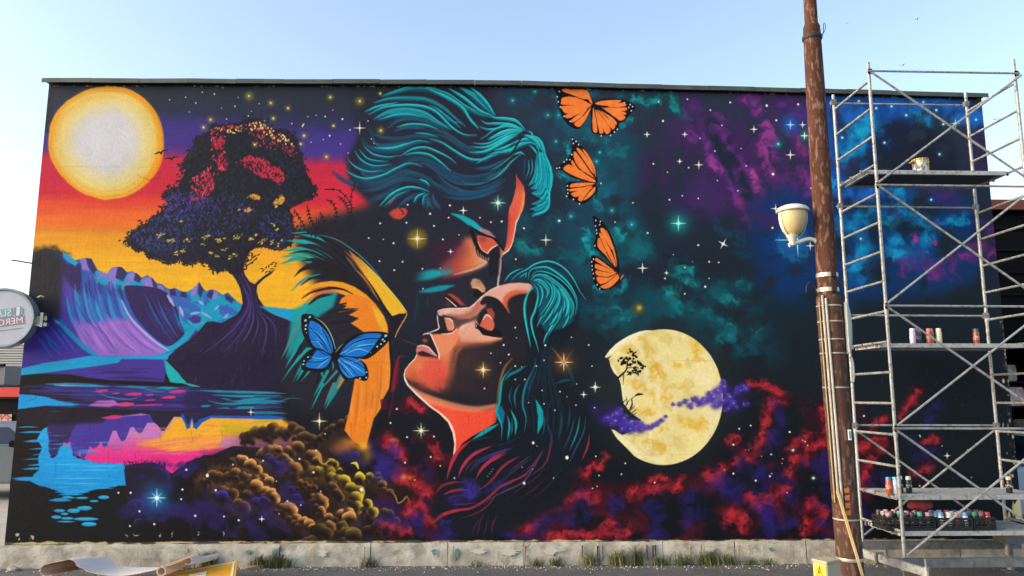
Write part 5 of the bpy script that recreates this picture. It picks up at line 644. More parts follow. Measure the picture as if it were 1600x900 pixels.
# ------------------------------------------------------------ the woman's hair
def paint_woman_hair():
    fill([(836, 440), (870, 420), (900, 450), (905, 500), (880, 540), (870, 580), (920, 640), (915, 720), (880, 790), (800, 830), (700, 845), (670, 800), (700, 730), (740, 690), (776, 664), (778, 630), (790, 590), (824, 560), (830, 500)], '#181f2b', 16, .92)
    Z = lambda p: z(740, 400, 8.89, p)
    fill(Z([(790, 360), (850, 290), (960, 260), (1080, 320), (1200, 430), (1320, 560), (1390, 720), (1390, 900), (1250, 1000), (1000, 1050), (900, 900), (900, 600)]), '#155a70', 5, .9)
    fill(Z([(450, 330), (600, 240), (760, 200), (760, 340), (600, 345)]), '#164058', 6, .8); fill(Z([(800, 200), (1000, 110), (1200, 190), (1350, 350), (1200, 330), (1000, 200)]), '#164c66', 6, .8)
    S = [([(430, 355), (500, 260), (600, 200), (680, 175)], 2.2), ([(530, 335), (620, 250), (740, 185), (860, 110), (1000, 75), (1120, 90), (1260, 170), (1380, 310), (1470, 480), (1560, 610)], 2.8), ([(640, 300), (740, 230)], 1.5), ([(720, 300), (735, 225)], 1.6), ([(765, 325), (770, 240), (820, 180), (930, 155), (1040, 165), (1180, 250), (1320, 380), (1420, 560), (1440, 700), (1410, 830)], 3), ([(800, 290), (860, 225), (960, 215), (1100, 260), (1250, 360), (1370, 500), (1430, 660), (1410, 800)], 2), ([(790, 350), (850, 280), (920, 265), (1020, 290), (1140, 370), (1260, 480), (1360, 620), (1385, 780), (1330, 920)], 6), ([(830, 350), (900, 340), (980, 390), (1040, 490), (1010, 590)], 7), ([(850, 400), (890, 480), (890, 600), (850, 760), (800, 900), (830, 1080), (870, 1200), (905, 1340)], 3.4), ([(850, 440), (770, 500), (715, 640), (710, 800), (740, 1000), (780, 1200), (790, 1270)], 4), ([(880, 380), (940, 440), (960, 540), (930, 660), (890, 720)], 3), ([(980, 320), (1080, 430), (1090, 560), (1030, 680), (930, 820)], 2.4), ([(1060, 330), (1130, 460), (1120, 600), (1030, 760), (950, 890)], 5), ([(1110, 400), (1180, 520), (1170, 650), (1080, 800), (990, 920)], 5), ([(1180, 450), (1200, 600), (1150, 740), (1060, 860)], 2), ([(1160, 380), (1250, 560), (1260, 700), (1200, 830), (1130, 920)], 5), ([(1220, 440), (1310, 590), (1320, 740), (1270, 860)], 9), ([(1290, 520), (1370, 660), (1370, 800), (1320, 900)], 5), ([(1240, 700), (1180, 850), (1080, 1000), (1000, 1130), (970, 1220)], 6), ([(1180, 780), (1100, 920), (1050, 960)], 3.5), ([(1330, 800), (1300, 900), (1240, 1000)], 3), ([(1120, 740), (1050, 850), (960, 960)], 3), ([(960, 820), (910, 920), (880, 980)], 2)]
    for P, w in S:
        q = np.array(Z(P)); stroke(q+[.8, .8], [.4, w*1.35, w*1.35, .4], '#0b3c50', .9, 1.6); stroke(q, [.4, w*.95, w*.95, w*.7, .4], '#16aeb8', .97, 1.2); stroke(q-[.3, w*.2], [.2, w*.28, w*.3, .2], '#62d8d0', .8, .9)
        if w > 4.5:
            for j in range(2): stroke(q+[rng.uniform(-w, w)*.3, rng.uniform(-w, w)*.2], [.2, .8, .8, .2], '#0b4a60', .85, .9)
    Z = lambda p: z(680, 560, 5, p)
    fill(Z([(480, 400), (520, 370), (545, 430), (530, 520), (500, 480)]), '#136c94', 3)
    for P, w, c in [([(600, 70), (530, 160), (510, 260), (500, 350), (480, 420), (520, 530), (515, 640)], 4, '#15a4b0'), ([(715, 55), (640, 100), (580, 130), (540, 180)], 4.5, '#137c8c'), ([(785, 0), (770, 80), (720, 180), (690, 280), (685, 370), (710, 470), (695, 580)], 3.6, '#1a8094'), ([(800, 70), (750, 200), (720, 300)], 2.5, '#1a5c74'), ([(655, 200), (620, 290), (630, 390)], 3, '#157888'), ([(600, 220), (580, 300), (600, 370)], 2.4, '#15607c'), ([(590, 400), (630, 500), (625, 600)], 4, '#18b0b8'), ([(565, 445), (580, 530), (565, 640)], 3.4, '#16a8b2'), ([(600, 470), (600, 560), (590, 600)], 1.4, '#3c90a0'), ([(785, 320), (815, 400), (825, 480), (800, 590)], 9, '#15b0bc'), ([(500, 510), (400, 565), (290, 635)], 6, '#14b0b4'), ([(860, 450), (850, 540), (845, 590)], 2, '#2a7080'), ([(920, 300), (880, 400), (880, 520), (910, 620), (890, 760), (840, 860)], 2.6, '#32406c'), ([(985, 400), (985, 520), (960, 640)], 3, '#2a5670'), ([(1050, 370), (1050, 460), (1030, 560)], 2.4, '#1a4c5c'), ([(1090, 450), (1060, 580), (1000, 720)], 2.6, '#1d5068'), ([(1130, 450), (1110, 570), (1050, 720)], 2.6, '#1f9090'), ([(1175, 450), (1160, 570), (1110, 680), (1040, 830)], 2.8, '#28506c'), ([(1205, 590), (1190, 690), (1145, 800)], 3.6, '#8a3440'), ([(900, 600), (900, 700), (860, 820)], 2, '#5c2834'), ([(1000, 0), (1080, 170), (1060, 220)], 5, '#133c52'), ([(930, 200), (1000, 175), (1080, 170)], 4, '#174a60'), ([(460, 610), (340, 630), (280, 650)], 3, '#153c48'), ([(690, 600), (560, 660), (430, 690)], 2, '#1f3448')]: stroke(Z(P), [.4, w, w, .4], c, .92, 1.5)
    between(Z([(790, -330), (820, -180), (800, 0), (720, 160), (690, 330), (720, 520), (640, 680)]), Z([(1010, -360), (1000, -160), (900, 40), (960, 240), (1010, 460), (960, 700), (820, 880)]), 20, [.3, 2, 2.2, .3], ['#14384a', '#16303f', '#184c5c', '#13283a', '#1b4056'], .55, .03, 1.8, .5)
    # red and violet ends
    for P, w, c in [([(290, 635), (200, 700), (140, 800), (100, 900)], 4.5, '#b8344c'), ([(430, 685), (300, 750), (220, 830), (185, 900)], 4.5, '#b83850'), ([(600, 705), (460, 740), (340, 800), (270, 880)], 2.4, '#483a80'), ([(560, 740), (440, 800), (370, 850), (330, 900)], 4, '#a83450'), ([(600, 700), (500, 730), (420, 780)], 3, '#3e3a90'), ([(640, 770), (540, 830), (470, 900)], 2.6, '#8a3448'), ([(750, 780), (640, 860), (560, 930)], 2.6, '#4a3050'), ([(850, 720), (760, 830), (680, 890)], 2.4, '#3c3866'), ([(880, 800), (820, 860), (740, 920)], 2, '#5a2c40'), ([(380, 700), (280, 760), (230, 820)], 1.6, '#4a3430')]: stroke(Z(P), [.4, w, w, .5], c, .92, 1.6)
    Z = lambda p: z(640, 680, 5, p)
    for P, w, c in [([(470, 50), (360, 150), (310, 270), (290, 350)], 5, '#b8344a'), ([(640, 85), (500, 150), (420, 240), (380, 330)], 5, '#b03850'), ([(760, 120), (640, 190), (560, 270), (515, 345)], 5, '#b43650'), ([(780, 105), (640, 160), (540, 220), (480, 280)], 2.4, '#3f3888'), ([(560, 170), (460, 240), (430, 310)], 2.4, '#52323c'), ([(860, 165), (740, 240), (660, 330), (600, 390), (520, 440)], 3.6, '#8c3248'), ([(960, 150), (860, 220), (760, 300)], 2.4, '#4a3466'), ([(1040, 110), (980, 220), (900, 310), (800, 360), (700, 410), (600, 500), (480, 570), (340, 590), (240, 620), (170, 690)], 4, '#98344a'), ([(1030, 150), (960, 270), (880, 370), (760, 430), (660, 480), (580, 540)], 2.8, '#584470'), ([(1100, 60), (1080, 180), (1020, 280)], 2.6, '#703040'), ([(700, 430), (620, 540), (520, 610), (400, 650)], 2.6, '#6c2c38'), ([(200, 460), (250, 400), (330, 370), (420, 368)], 4, '#8c2c40'), ([(260, 470), (320, 440), (400, 425), (460, 430)], 4, '#a03044'), ([(320, 540), (420, 540), (520, 525)], 2.4, '#7c2a50'), ([(300, 490), (380, 470), (470, 480)], 2, '#6a2a50'), ([(590, 600), (550, 680), (530, 790)], 2.6, '#4a3048'), ([(545, 650), (510, 710), (495, 780)], 2, '#642a34'), ([(620, 620), (600, 700), (580, 790)], 2.2, '#4c2a3c'), ([(680, 630), (650, 700), (640, 780)], 2.4, '#6a2830'), ([(180, 690), (260, 625), (360, 590), (480, 575)], 5, '#b83448'), ([(1080, 320), (960, 430), (850, 500)], 2.2, '#4c2430'), ([(1140, 330), (1020, 450), (920, 520)], 2, '#38202c'), ([(1200, 250), (1080, 400), (980, 480)], 2, '#2c2c40'), ([(1060, 260), (980, 340), (860, 420), (760, 500)], 2, '#502838'), ([(900, 200), (800, 290), (700, 370)], 2, '#3a2c4c')]: stroke(Z(P), [.5, w, w, .5], c, .9, 1.8)
    wisp(Z([(420, 400), (500, 420), (470, 480)]), 11, '#4634a4', .75, 46, 801, .5); wisp(Z([(620, 420), (690, 380), (740, 380)]), 6, '#3c36a0', .7, 26, 802, .5); wisp(Z([(350, 520), (420, 490)]), 9, '#33288a', .6, 18, 803); wisp(Z([(280, 690), (290, 760)]), 8, '#3c2c90', .65, 22, 804); wisp(Z([(240, 760), (330, 790)]), 8, '#2c2468', .5, 14, 805)
# ------------------------------------------------------------ stars
def paint_stars():
    Y = '#f6e6a0'
    for x, y, r in [(423, 161, 4), (450, 169, 3.4), (427, 185, 3.6), (516, 152, 4), (562, 158, 5.5), (475, 212, 3.6), (470, 225, 3), (510, 245, 4), (595, 204, 4.4), (389, 150, 5.5), (329, 187, 4), (318, 199, 3.6), (521, 196.5, 3), (398, 226, 3.4), (594, 146, 2.6)]: blob(x, y, r*1.3, r*1.3, '#a8a040', .75); oval(x, y, 1.4, 1.4, Y, soft=1.4)
    dots([(405, 162, .8), (520, 172, .7), (481, 182, .8), (494, 180, .8), (508, 182, 1.2), (535, 186, 1.4), (456, 193, 1), (547, 203, 1.1), (515, 212, 1.3), (505, 218, .8), (532, 225, .9), (486, 222, .8), (575, 189, 1), (580, 217, .8), (584, 224, .7), (544, 239, .8), (290, 152, .9), (316, 144, 1), (335, 147, 1.1), (306, 161, 1.1), (296, 175, .8), (265, 156, .9), (367, 166, 1.1), (354, 186, .9), (388, 181, 1), (346, 169, .7), (348, 137, .8), (372, 152, .7), (393, 174, .7), (413, 189, .8)])
    dots([(594, 349, 1.4), (635, 348, 1.3), (678, 353, 1.4), (637, 320, 1.3), (672, 334, 1.6), (703, 321, 1.5), (576, 372, 1.2), (599, 374, .9), (615, 380, 1.5), (593, 408, 1.3), (629, 409, 1.3), (616, 422, 1.3), (660, 420, 1.2), (692, 374, 1.3), (717, 367, .9), (701, 340, 1.2), (750, 340, 1.1), (767, 347, 1.3), (784, 346, 1.5), (661, 451, 1), (688, 419, .8), (819, 357, 1.2), (806, 405, 1.2), (787, 539, 1.4), (767, 552, 1), (795, 554, 1.3), (782, 567, 1), (805, 572, 1.2), (757, 607, 1.2), (838, 572, 1.1), (852, 539.5, 1.5), (920, 539, 1.2), (893, 527, 1), (805, 512, 1.2), (815, 573, .8), (850, 563, 1), (807, 528, .8), (820, 593, 1.1), (805, 593, 1), (620, 675-36, 1.4), (610, 661, 1.4), (636, 683, 1.4), (678, 682, 1.3), (673, 714, 1.4), (633, 723, 1.4), (688, 728, 1.1), (710, 747, 1.2), (648, 750, 1), (765, 740, .6), (762, 744, .6), (768, 737, .6), (770, 733, .6), (847, 610, 1), (850, 631, 1.1), (867, 641, 1), (875, 612, 1.2), (886, 620, .8), (826, 629, .9), (900, 633, 1), (925, 572, 1), (929, 637, 1), (901, 600, .9)])
    for x, y, r in [(833, 692, 2), (886, 715, 2.6), (819, 755, 2.1)]: oval(x, y, r, r*1.15, '#f0f4f2', soft=1.2)
    dots([(839, 697, .7), (816, 730, .8), (865, 747, 1), (931, 713, 1.2), (936, 743, 1.1), (933, 760, 1), (926, 763, 1), (977, 724, 1.2), (971, 741, 1.2), (1023, 754, 1.3), (832, 733, .6)])
    dots([(1020, 166, 0), (1029, 159, 1.2), (1036, 189, 1.6), (1074, 155, 1.2), (1141, 160, 1.5), (1110, 172, 1.2), (1128, 196, 1.1), (1158, 232, .9), (1094, 216, 1), (1117, 236, 1.2), (1166, 259, 1.1), (1076, 262, 1.2), (1043, 269, 1), (1021, 256, 1.3), (1121, 282, 1), (1153, 298, 1.1), (989, 317, 1.1), (1046, 312, 1.3), (1066, 306, 1.1), (1091, 310, 1.1), (961, 347, 1), (1012, 364, 1.4), (818, 356, 1), (1091, 383, 1.5), (1052, 398, .8), (1108, 409, 1.4), (1123, 410, 1.2), (1082, 409, .7), (1070, 418, 1), (1039, 435, 1.3), (1108, 435, 1), (1102, 448, 1.6), (1070, 459, 1.2), (1207, 356, 1.6), (1213, 188, 1.5), (1198, 165, 1.8), (1247, 163, 1.6), (1208, 272, 2), (1267, 294, 1.2), (900, 300, 0), (874, 345, 1.6), (806, 405, 1)])
    for x, y, r in [(1070, 210, 5), (1062, 252, 4.5), (1092, 257.5, 7.5), (1011, 210, 5.5), (1178, 202, 6.5), (1235, 242, 8), (1254, 195, 6), (1212, 326, 8), (1266, 384, 7.5)]: star(x, y, r, w=2)
    star(1235, 195, 8, '#c8ecff', '#1f6cd0', 14, .9, w=2); star(1257, 212, 7, '#d8fff0', '#3aa08c', 8, .7, w=2.4); blob(1216, 226, 6, 6, '#1890a8', .9); oval(1216, 225, 1.6, 2, '#8ee0e8', soft=1.5)
    star(1060, 349, 13, '#d8fffc', '#14a8a4', 15, .9, .35, 1.8); star(1130, 381, 9, '#f6f2f4', None, ang=.5, w=2.4, core=2.4); star(1004, 419, 9, '#e8f8f4', w=2.4); star(1041.5, 426.5, 4, w=1.4); star(853, 375, 10, '#f4f6dc', '#2a7a78', 6, .5, w=1.8)
    blob(997, 482, 10, 9, '#7a5a24', .7); blob(999, 481, 4.5, 4.5, '#dcb04c', .9)
    blob(652, 373, 17, 17, '#7a6a24', .75, p=6); star(652, 373, 15, '#fdf4c8', '#c0a83c', 10, .7, .4, 2, core=2.2); star(778, 317, 13, '#f4fce8', '#1f9c94', 9, .85, .6, 1.8, core=2.6); star(724, 329, 7.5, '#f6f4e8', w=2, core=2); star(704, 393, 5, w=1.6)
    star(562, 200, 10, '#fbf8e4', None, w=1.8, core=1.8); stroke([(472, 198), (475, 193)], [1.5, 2.2, 1.2], '#f6e6a0')
    star(755, 578, 13.5, '#fdf0c4', '#b88c30', 10, .75, .5, 1.9, core=2.6); star(881, 566, 15, '#fff6e4', '#b06a24', 15, .75, .65, 2, core=2.8); stroke([(881, 566), (862, 543)], [5, 3, .4], '#b87c40', .6, 3); stroke([(881, 566), (896, 546)], [4, 3, .4], '#8a5a34', .5, 3)
    star(930, 605, 9, '#f6fbf0', '#3c5040', 7, .6, .5, 2, core=2.2); star(912, 616.5, 6, w=1.8); star(499, 658, 13.5, '#fbf8e0', '#8a8038', 7, .6, .3, 1.8, core=2.2); star(658, 673, 13, '#f8fadc', '#7c7c3c', 8, .6, .7, 1.9, core=2.6); star(392, 644, 6, w=1.6)
    star(245, 778, 15, '#d4f6fc', '#1a7cb4', 22, .85, .75, 2, core=3); blob(245, 778, 9, 9, '#34b0dc', .6); star(245, 778, 14, '#e4fbff', None, diag=.7, w=1.8, core=3); star(409, 811, 5.5, w=2)
    dots([(185, 770, 1.5), (204, 770, 1.6), (218, 799, 1.5), (203, 822, 1.4), (241, 819, 1.6), (285, 765, 1.6), (283, 780, 1.4), (305, 806, 1.7), (291, 734, 1.6), (337, 766, 1.7), (350, 807, 1.4), (373, 813, 1.6), (364, 726, 1.3), (386, 716, 1.2), (411, 720, 1.4), (432, 752, 1), (468, 717, 1.5), (490, 738, 1.7), (449, 783, 1.3), (470, 789, 1.1), (501, 768, 1.1), (436, 803, 1), (508, 678, 1.1), (494, 704, 1.4)])
    for x, y, r in [(324, 743, 2.4), (565, 765, 2.6)]: oval(x, y, r, r*1.2, '#f2f4ee', soft=1.4)
    # behind the tower
    for x, y in [(1342, 158), (1393, 166), (1369, 169), (1416, 180), (1463, 172), (1525, 187), (1316, 215), (1382, 223), (1516, 223), (1468, 241), (1477, 287), (1295, 277), (1455, 312), (1345, 373), (1443, 159), (1474, 194)]: blob(x, y, 4, 4, '#2a9cd0', .6); oval(x, y, 1.7, 1.7, '#d8f2f8', soft=1.6)
    star(1493, 193, 8, '#eefcf4', '#2c8c94', 7, .6, w=2.2); star(1480, 712, 6, '#e6eef0', w=2, core=2)
    stroke([(1212, 375), (1240, 375)], [1, 1.6, 1.6], '#9fe8f8', .9); stroke([(1246, 378), (1247, 402)], [2, 1.8, .4], '#9fe8f8', .9); star(1246, 376, 14, '#d0f6ff', '#48b8dc', 6, .8, w=2)
    dots([(1155, 670, 1.4), (1173, 665, 1.3), (1146, 695, 1.4), (1146, 740, 1.5), (1181, 751, 1.5), (1203, 744, 1.5), (1206, 740, .9), (1205, 710, 1.3), (1223, 717, .9), (1254, 688, .9), (1258, 690, 1), (1262, 696, 1), (1222, 724, .8), (1234, 675, 1.5), (1190, 713, .7), (1165, 703, .6), (1170, 703, .6), (1132, 734, .8), (1230, 770, .9), (1297, 728, 1), (1304, 752, 1), (1350, 650, 1.5), (1437, 680, 1), (1472, 697, .9), (1512, 703, 1), (1406, 728, 1.2), (1437, 759, 1.2), (1518, 746, .8), (1438, 682, 1.1)])
    for x, y, r in [(1239, 703.5, 2.6), (1271, 747, 3)]: blob(x, y, r*1.5, r*1.2, '#7c94a4', .8); oval(x, y, r*.7, r*.6, '#f4f8f6', soft=1.4)
# ------------------------------------------------------------ wear and painted roof shade: bare plaster and drips along the edges
def paint_wear_and_roof_shade():
    sl, X, Y = reg(PX0, PY0, PX1, PY1)
    n = noise(X, Y, 5, 81, 4); CAN[sl] *= (1+.09*(noise(X, Y, 2.2, 82, 3)-.5)+.10*(noise(X, Y, 60, 83, 4)-.5))[..., None]
    k = sm((.30-noise(X, Y, 9, 84, 4, 1.6, 1.))*14)*sm((Y-760)/80)*.25; put(sl, k, '#0d0f12')
    e = 849-(X/1300)*5; nz = noise(X, Y*0, 14, 85, 5)*8
    put(sl, sm((Y-(e-5.5+nz*.8))/1.6)*(.35+.6*sm((noise(X, Y, 22, 88, 4)-.36)*7)), lambda X, Y: (hx('#cfc48e')*(1-.5*n[..., None])+hx('#8a8470')*.5*n[..., None]).astype(np.float32), X, Y)
    for x, w, h in [(50, 8, 16), (28, 6, 12), (208, 14, 3), (198, 3, 6), (250, 2, 8), (310, 2, 9), (269, 2, 8), (349, 2, 8), (1560, 4, 30), (1582, 8, 60)]:
        for q in range(5): oval(x+rng.normal()*w*.4, (838 if x < 100 else 836)+rng.normal()*h*.3-(h*.5 if x > 1500 else 0), rng.uniform(.6, w*.35), rng.uniform(.6, h*.22), '#c8c09a', .85)
    R9 = np.random.RandomState(23)
    for k in range(16):                                     # hairline cracks in the plaster
        x, y = R9.uniform(60, 1540), R9.uniform(180, 820); P = [(x, y)]; t = R9.uniform(0, 6.3)
        for q in range(R9.randint(4, 9)): t += R9.normal()*.5; P.append((P[-1][0]+np.cos(t)*R9.uniform(4, 9), P[-1][1]+np.sin(t)*R9.uniform(4, 9)))
        stroke(P, [.3, .9, .7, .3], '#0c0d10', .4, 1)
    for k in range(90): x, y = R9.uniform(20, 1560), R9.uniform(640, 838); stroke([(x, y), (x+R9.uniform(-.5, .5), y+R9.uniform(4, 26))], [.9, .7, .3], ['#0f1116', '#20242c', '#2c2f38'][k % 3], .35, 1)
    for y0 in (268, 417, 566, 712):                         # courses of the wall showing through
        xs_ = np.linspace(40, 1580, 90); stroke(np.stack([xs_, y0+(xs_-760)*(.012 if y0 < 500 else -.006)+R9.normal(size=90)*.5], 1), [1.4, 1.4], '#0e1014', .06, 1.6, raw=True)
    # flaking right-hand edge
    for y in range(500, 846, 5):
        xe = 1532+(y-150)*.1035
        for q in range(2): oval(xe-abs(rng.normal())*(3 if y < 640 else 9), y+rng.uniform(-4, 4), rng.uniform(.5, 2.2), rng.uniform(.8, 4), ['#cfcaa8', '#a8a48a', '#3a3d3c'][rng.randint(3)], .8 if rng.rand() < .5 else .2)
    for P in [[(1583, 792), (1592, 778), (1600, 790), (1598, 808), (1590, 815), (1586, 806)], [(1574, 745), (1580, 752), (1586, 768), (1580, 764)], [(1594, 735), (1602, 738), (1602, 760), (1597, 748)], [(1567, 590), (1570, 595), (1569, 600), (1566, 597)]]: fill(P, '#d2cd9c', 1.2, rough=1.5)
    dots([(x, y, .7) for x, y in zip(rng.uniform(1240, 1560, 40), rng.uniform(560, 840, 40))], '#5a5f5c')
    # shadow under the roof edge painted as a dark line, with pale flecks
    top = np.interp(X, [60, 700, 900, 1100, 1260, 1540], [131, 132, 136, 141, 145, 152])
    put(sl, sm((top+3.5+3*noise(X, Y, 5, 86, 3)-Y)/2.5)*.9, '#191b24')
    f = sm((noise(X, Y*0, 5, 87, 4)-.6)*12)*sm((top+5-Y)/2)*sm((Y-top-1)/2); put(sl, f*.7, '#b8b4a0')
def paint_mural():
    paint_ground(); paint_left(); paint_clouds(); paint_nebula(); paint_red(); paint_moon(); paint_man(); paint_jacket(); paint_woman(); paint_woman_hair(); paint_blue_butterfly(); paint_orange(); paint_stars(); paint_wear_and_roof_shade()
# ============================================================ mesh and material helpers
class MB:
    def __init__(s): s.v = []; s.f = []; s.m = []
    def add(s, vs, fs, mi=0):
        b = len(s.v); s.v += [tuple(v) for v in vs]; s.f += [[b+i for i in f] for f in fs]; s.m += [mi]*len(fs); return s
    def box(s, x0, y0, z0, x1, y1, z1, mi=0):
        return s.add([(x0, y0, z0), (x1, y0, z0), (x1, y1, z0), (x0, y1, z0), (x0, y0, z1), (x1, y0, z1), (x1, y1, z1), (x0, y1, z1)], [(0, 3, 2, 1), (4, 5, 6, 7), (0, 1, 5, 4), (1, 2, 6, 5), (2, 3, 7, 6), (3, 0, 4, 7)], mi)
    def tube(s, p0, p1, r0, r1=None, n=10, mi=0, cap=True):
        p0, p1 = Vector(p0), Vector(p1); r1 = r0 if r1 is None else r1; d = (p1-p0).normalized()
        a = d.orthogonal().normalized(); b = d.cross(a); V = []
        for p, r in ((p0, r0), (p1, r1)):
            for k in range(n): t = 2*math.pi*k/n; V.append(p+a*math.cos(t)*r+b*math.sin(t)*r)
        F = [(k, (k+1) % n, n+(k+1) % n, n+k) for k in range(n)]
        if cap: F += [tuple(range(n))[::-1], tuple(range(n, 2*n))]
        return s.add(V, F, mi)
    def path(s, P, r, n=8, mi=0):
        P = [Vector(p) for p in P]; V = []; R = r if isinstance(r, (list, tuple)) else [r]*len(P); a = None
        for i, p in enumerate(P):
            d = (P[min(i+1, len(P)-1)]-P[max(i-1, 0)]).normalized()
            if a is None: a = d.orthogonal().normalized()
            a = (a-d*a.dot(d)).normalized(); b = d.cross(a)
            for k in range(n): t = 2*math.pi*k/n; V.append(p+a*math.cos(t)*R[i]+b*math.sin(t)*R[i])
        F = [(i*n+k, i*n+(k+1) % n, (i+1)*n+(k+1) % n, (i+1)*n+k) for i in range(len(P)-1) for k in range(n)]
        F += [tuple(range(n))[::-1], tuple(range((len(P)-1)*n, len(P)*n))]
        return s.add(V, F, mi)
    def lathe(s, prof, n=20, c=(0, 0, 0), mi=0, sx=1., sy=1.):
        V = []; F = []
        for r, zz in prof:
            for k in range(n): t = 2*math.pi*k/n; V.append((c[0]+math.cos(t)*r*sx, c[1]+math.sin(t)*r*sy, c[2]+zz))
        for i in range(len(prof)-1):
            for k in range(n): F.append((i*n+k, i*n+(k+1) % n, (i+1)*n+(k+1) % n, (i+1)*n+k))
        F += [tuple(range(n))[::-1], tuple(range((len(prof)-1)*n, len(prof)*n))]
        return s.add(V, F, mi)
    def prism(s, P, y0, y1, mi=0):
        """outline in x, z pushed from y0 to y1"""
        n = len(P); V = [(x, y0, zz) for x, zz in P]+[(x, y1, zz) for x, zz in P]
        return s.add(V, [tuple(range(n)), tuple(range(2*n-1, n-1, -1))]+[(k, n+k, n+(k+1) % n, (k+1) % n) for k in range(n)], mi)
    def mesh(s, name, mats, smooth=False):
        me = bpy.data.meshes.new(name); me.from_pydata(s.v, [], s.f); me.validate()
        for m in (mats if isinstance(mats, (list, tuple)) else [mats]): me.materials.append(m)
        for p, mi in zip(me.polygons, s.m): p.material_index = mi; p.use_smooth = smooth
        bm = bmesh.new(); bm.from_mesh(me); bmesh.ops.recalc_face_normals(bm, faces=bm.faces); bm.to_mesh(me); bm.free()
        if smooth:
            try: me.set_sharp_from_angle(angle=math.radians(38))
            except Exception: pass
        return me
    def build(s, name, mats, parent=None, smooth=False, bevel=0):
        me = s.mesh(name, mats, smooth)
        if bevel:
            bm = bmesh.new(); bm.from_mesh(me); bmesh.ops.bevel(bm, geom=list(bm.edges), offset=bevel, segments=2, affect='EDGES', clamp_overlap=True); bm.to_mesh(me); bm.free()
        return link(name, me, parent)
def link(name, me, parent=None, loc=None, rz=None):
    o = bpy.data.objects.new(name, me); COL.objects.link(o); o.parent = parent
    if loc is not None: o.location = loc
    if rz is not None: o.rotation_euler.z = rz
    return o
def tag(o, label=None, cat=None, group=None, kind=None):
    if label: o['label'] = label
    if cat: o['category'] = cat
    if group: o['group'] = group
    if kind: o['kind'] = kind
    return o
def empty(name, loc, label=None, cat=None, group=None, rz=0):
    o = bpy.data.objects.new(name, None); COL.objects.link(o); o.location = loc; o.rotation_euler.z = rz; o.empty_display_size = .1
    return tag(o, label, cat, group)
def copy_tree(o, parent=None):
    c = o.copy(); COL.objects.link(c); c.parent = parent
    for ch in list(o.children): copy_tree(ch, c)
    return c
def lin(c):
    if isinstance(c, str):
        c = c.lstrip('#'); c = [int(c[i:i+2], 16)/255 for i in (0, 2, 4)]; c = [v/12.92 if v <= .04045 else ((v+.055)/1.055)**2.4 for v in c]
    return (c[0], c[1], c[2], 1)
def mat(name, c, rough=.6, metal=0., c2=None, sc=8., contrast=(.35, .65), bump=0., bsc=60., spec=.5, c3=None, sc3=40., amt3=.5, stretch=(1, 1, 1), trans=0.):
    m = bpy.data.materials.new(name); m.use_nodes = True; nt = m.node_tree; b = nt.nodes['Principled BSDF']
    b.inputs['Base Color'].default_value = lin(c); b.inputs['Roughness'].default_value = rough; b.inputs['Metallic'].default_value = metal; b.inputs['Specular IOR Level'].default_value = spec
    if trans: b.inputs['Transmission Weight'].default_value = trans
    N = nt.nodes.new; L = nt.links.new
    tc = N('ShaderNodeTexCoord'); mp = N('ShaderNodeMapping'); mp.inputs['Scale'].default_value = stretch; L(tc.outputs['Object'], mp.inputs['Vector']); co = mp.outputs[0]
    if c2 is not None:
        n = N('ShaderNodeTexNoise'); n.inputs['Scale'].default_value = sc; n.inputs['Detail'].default_value = 6; n.inputs['Roughness'].default_value = .65; L(co, n.inputs['Vector'])
        mr = N('ShaderNodeMapRange'); mr.inputs[1].default_value, mr.inputs[2].default_value = contrast; L(n.outputs[0], mr.inputs[0])
        mx = N('ShaderNodeMix'); mx.data_type = 'RGBA'; mx.inputs[6].default_value = lin(c); mx.inputs[7].default_value = lin(c2); L(mr.outputs[0], mx.inputs[0]); out = mx.outputs[2]
        if c3 is not None:
            n3 = N('ShaderNodeTexNoise'); n3.inputs['Scale'].default_value = sc3; n3.inputs['Detail'].default_value = 5; L(co, n3.inputs['Vector'])
            m3 = N('ShaderNodeMapRange'); m3.inputs[1].default_value, m3.inputs[2].default_value = .54, .64; m3.inputs[4].default_value = amt3; L(n3.outputs[0], m3.inputs[0])
            mx3 = N('ShaderNodeMix'); mx3.data_type = 'RGBA'; L(m3.outputs[0], mx3.inputs[0]); L(out, mx3.inputs[6]); mx3.inputs[7].default_value = lin(c3); out = mx3.outputs[2]
        L(out, b.inputs['Base Color'])
        rr = N('ShaderNodeMapRange'); rr.inputs[3].default_value = max(0, rough-.1); rr.inputs[4].default_value = min(1, rough+.12); L(n.outputs[0], rr.inputs[0]); L(rr.outputs[0], b.inputs['Roughness'])
    if bump:
        nb = N('ShaderNodeTexNoise'); nb.inputs['Scale'].default_value = bsc; nb.inputs['Detail'].default_value = 5; L(co, nb.inputs['Vector'])
        bp = N('ShaderNodeBump'); bp.inputs['Strength'].default_value = 1; bp.inputs['Distance'].default_value = bump; L(nb.outputs[0], bp.inputs['Height']); L(bp.outputs[0], b.inputs['Normal'])
    return m
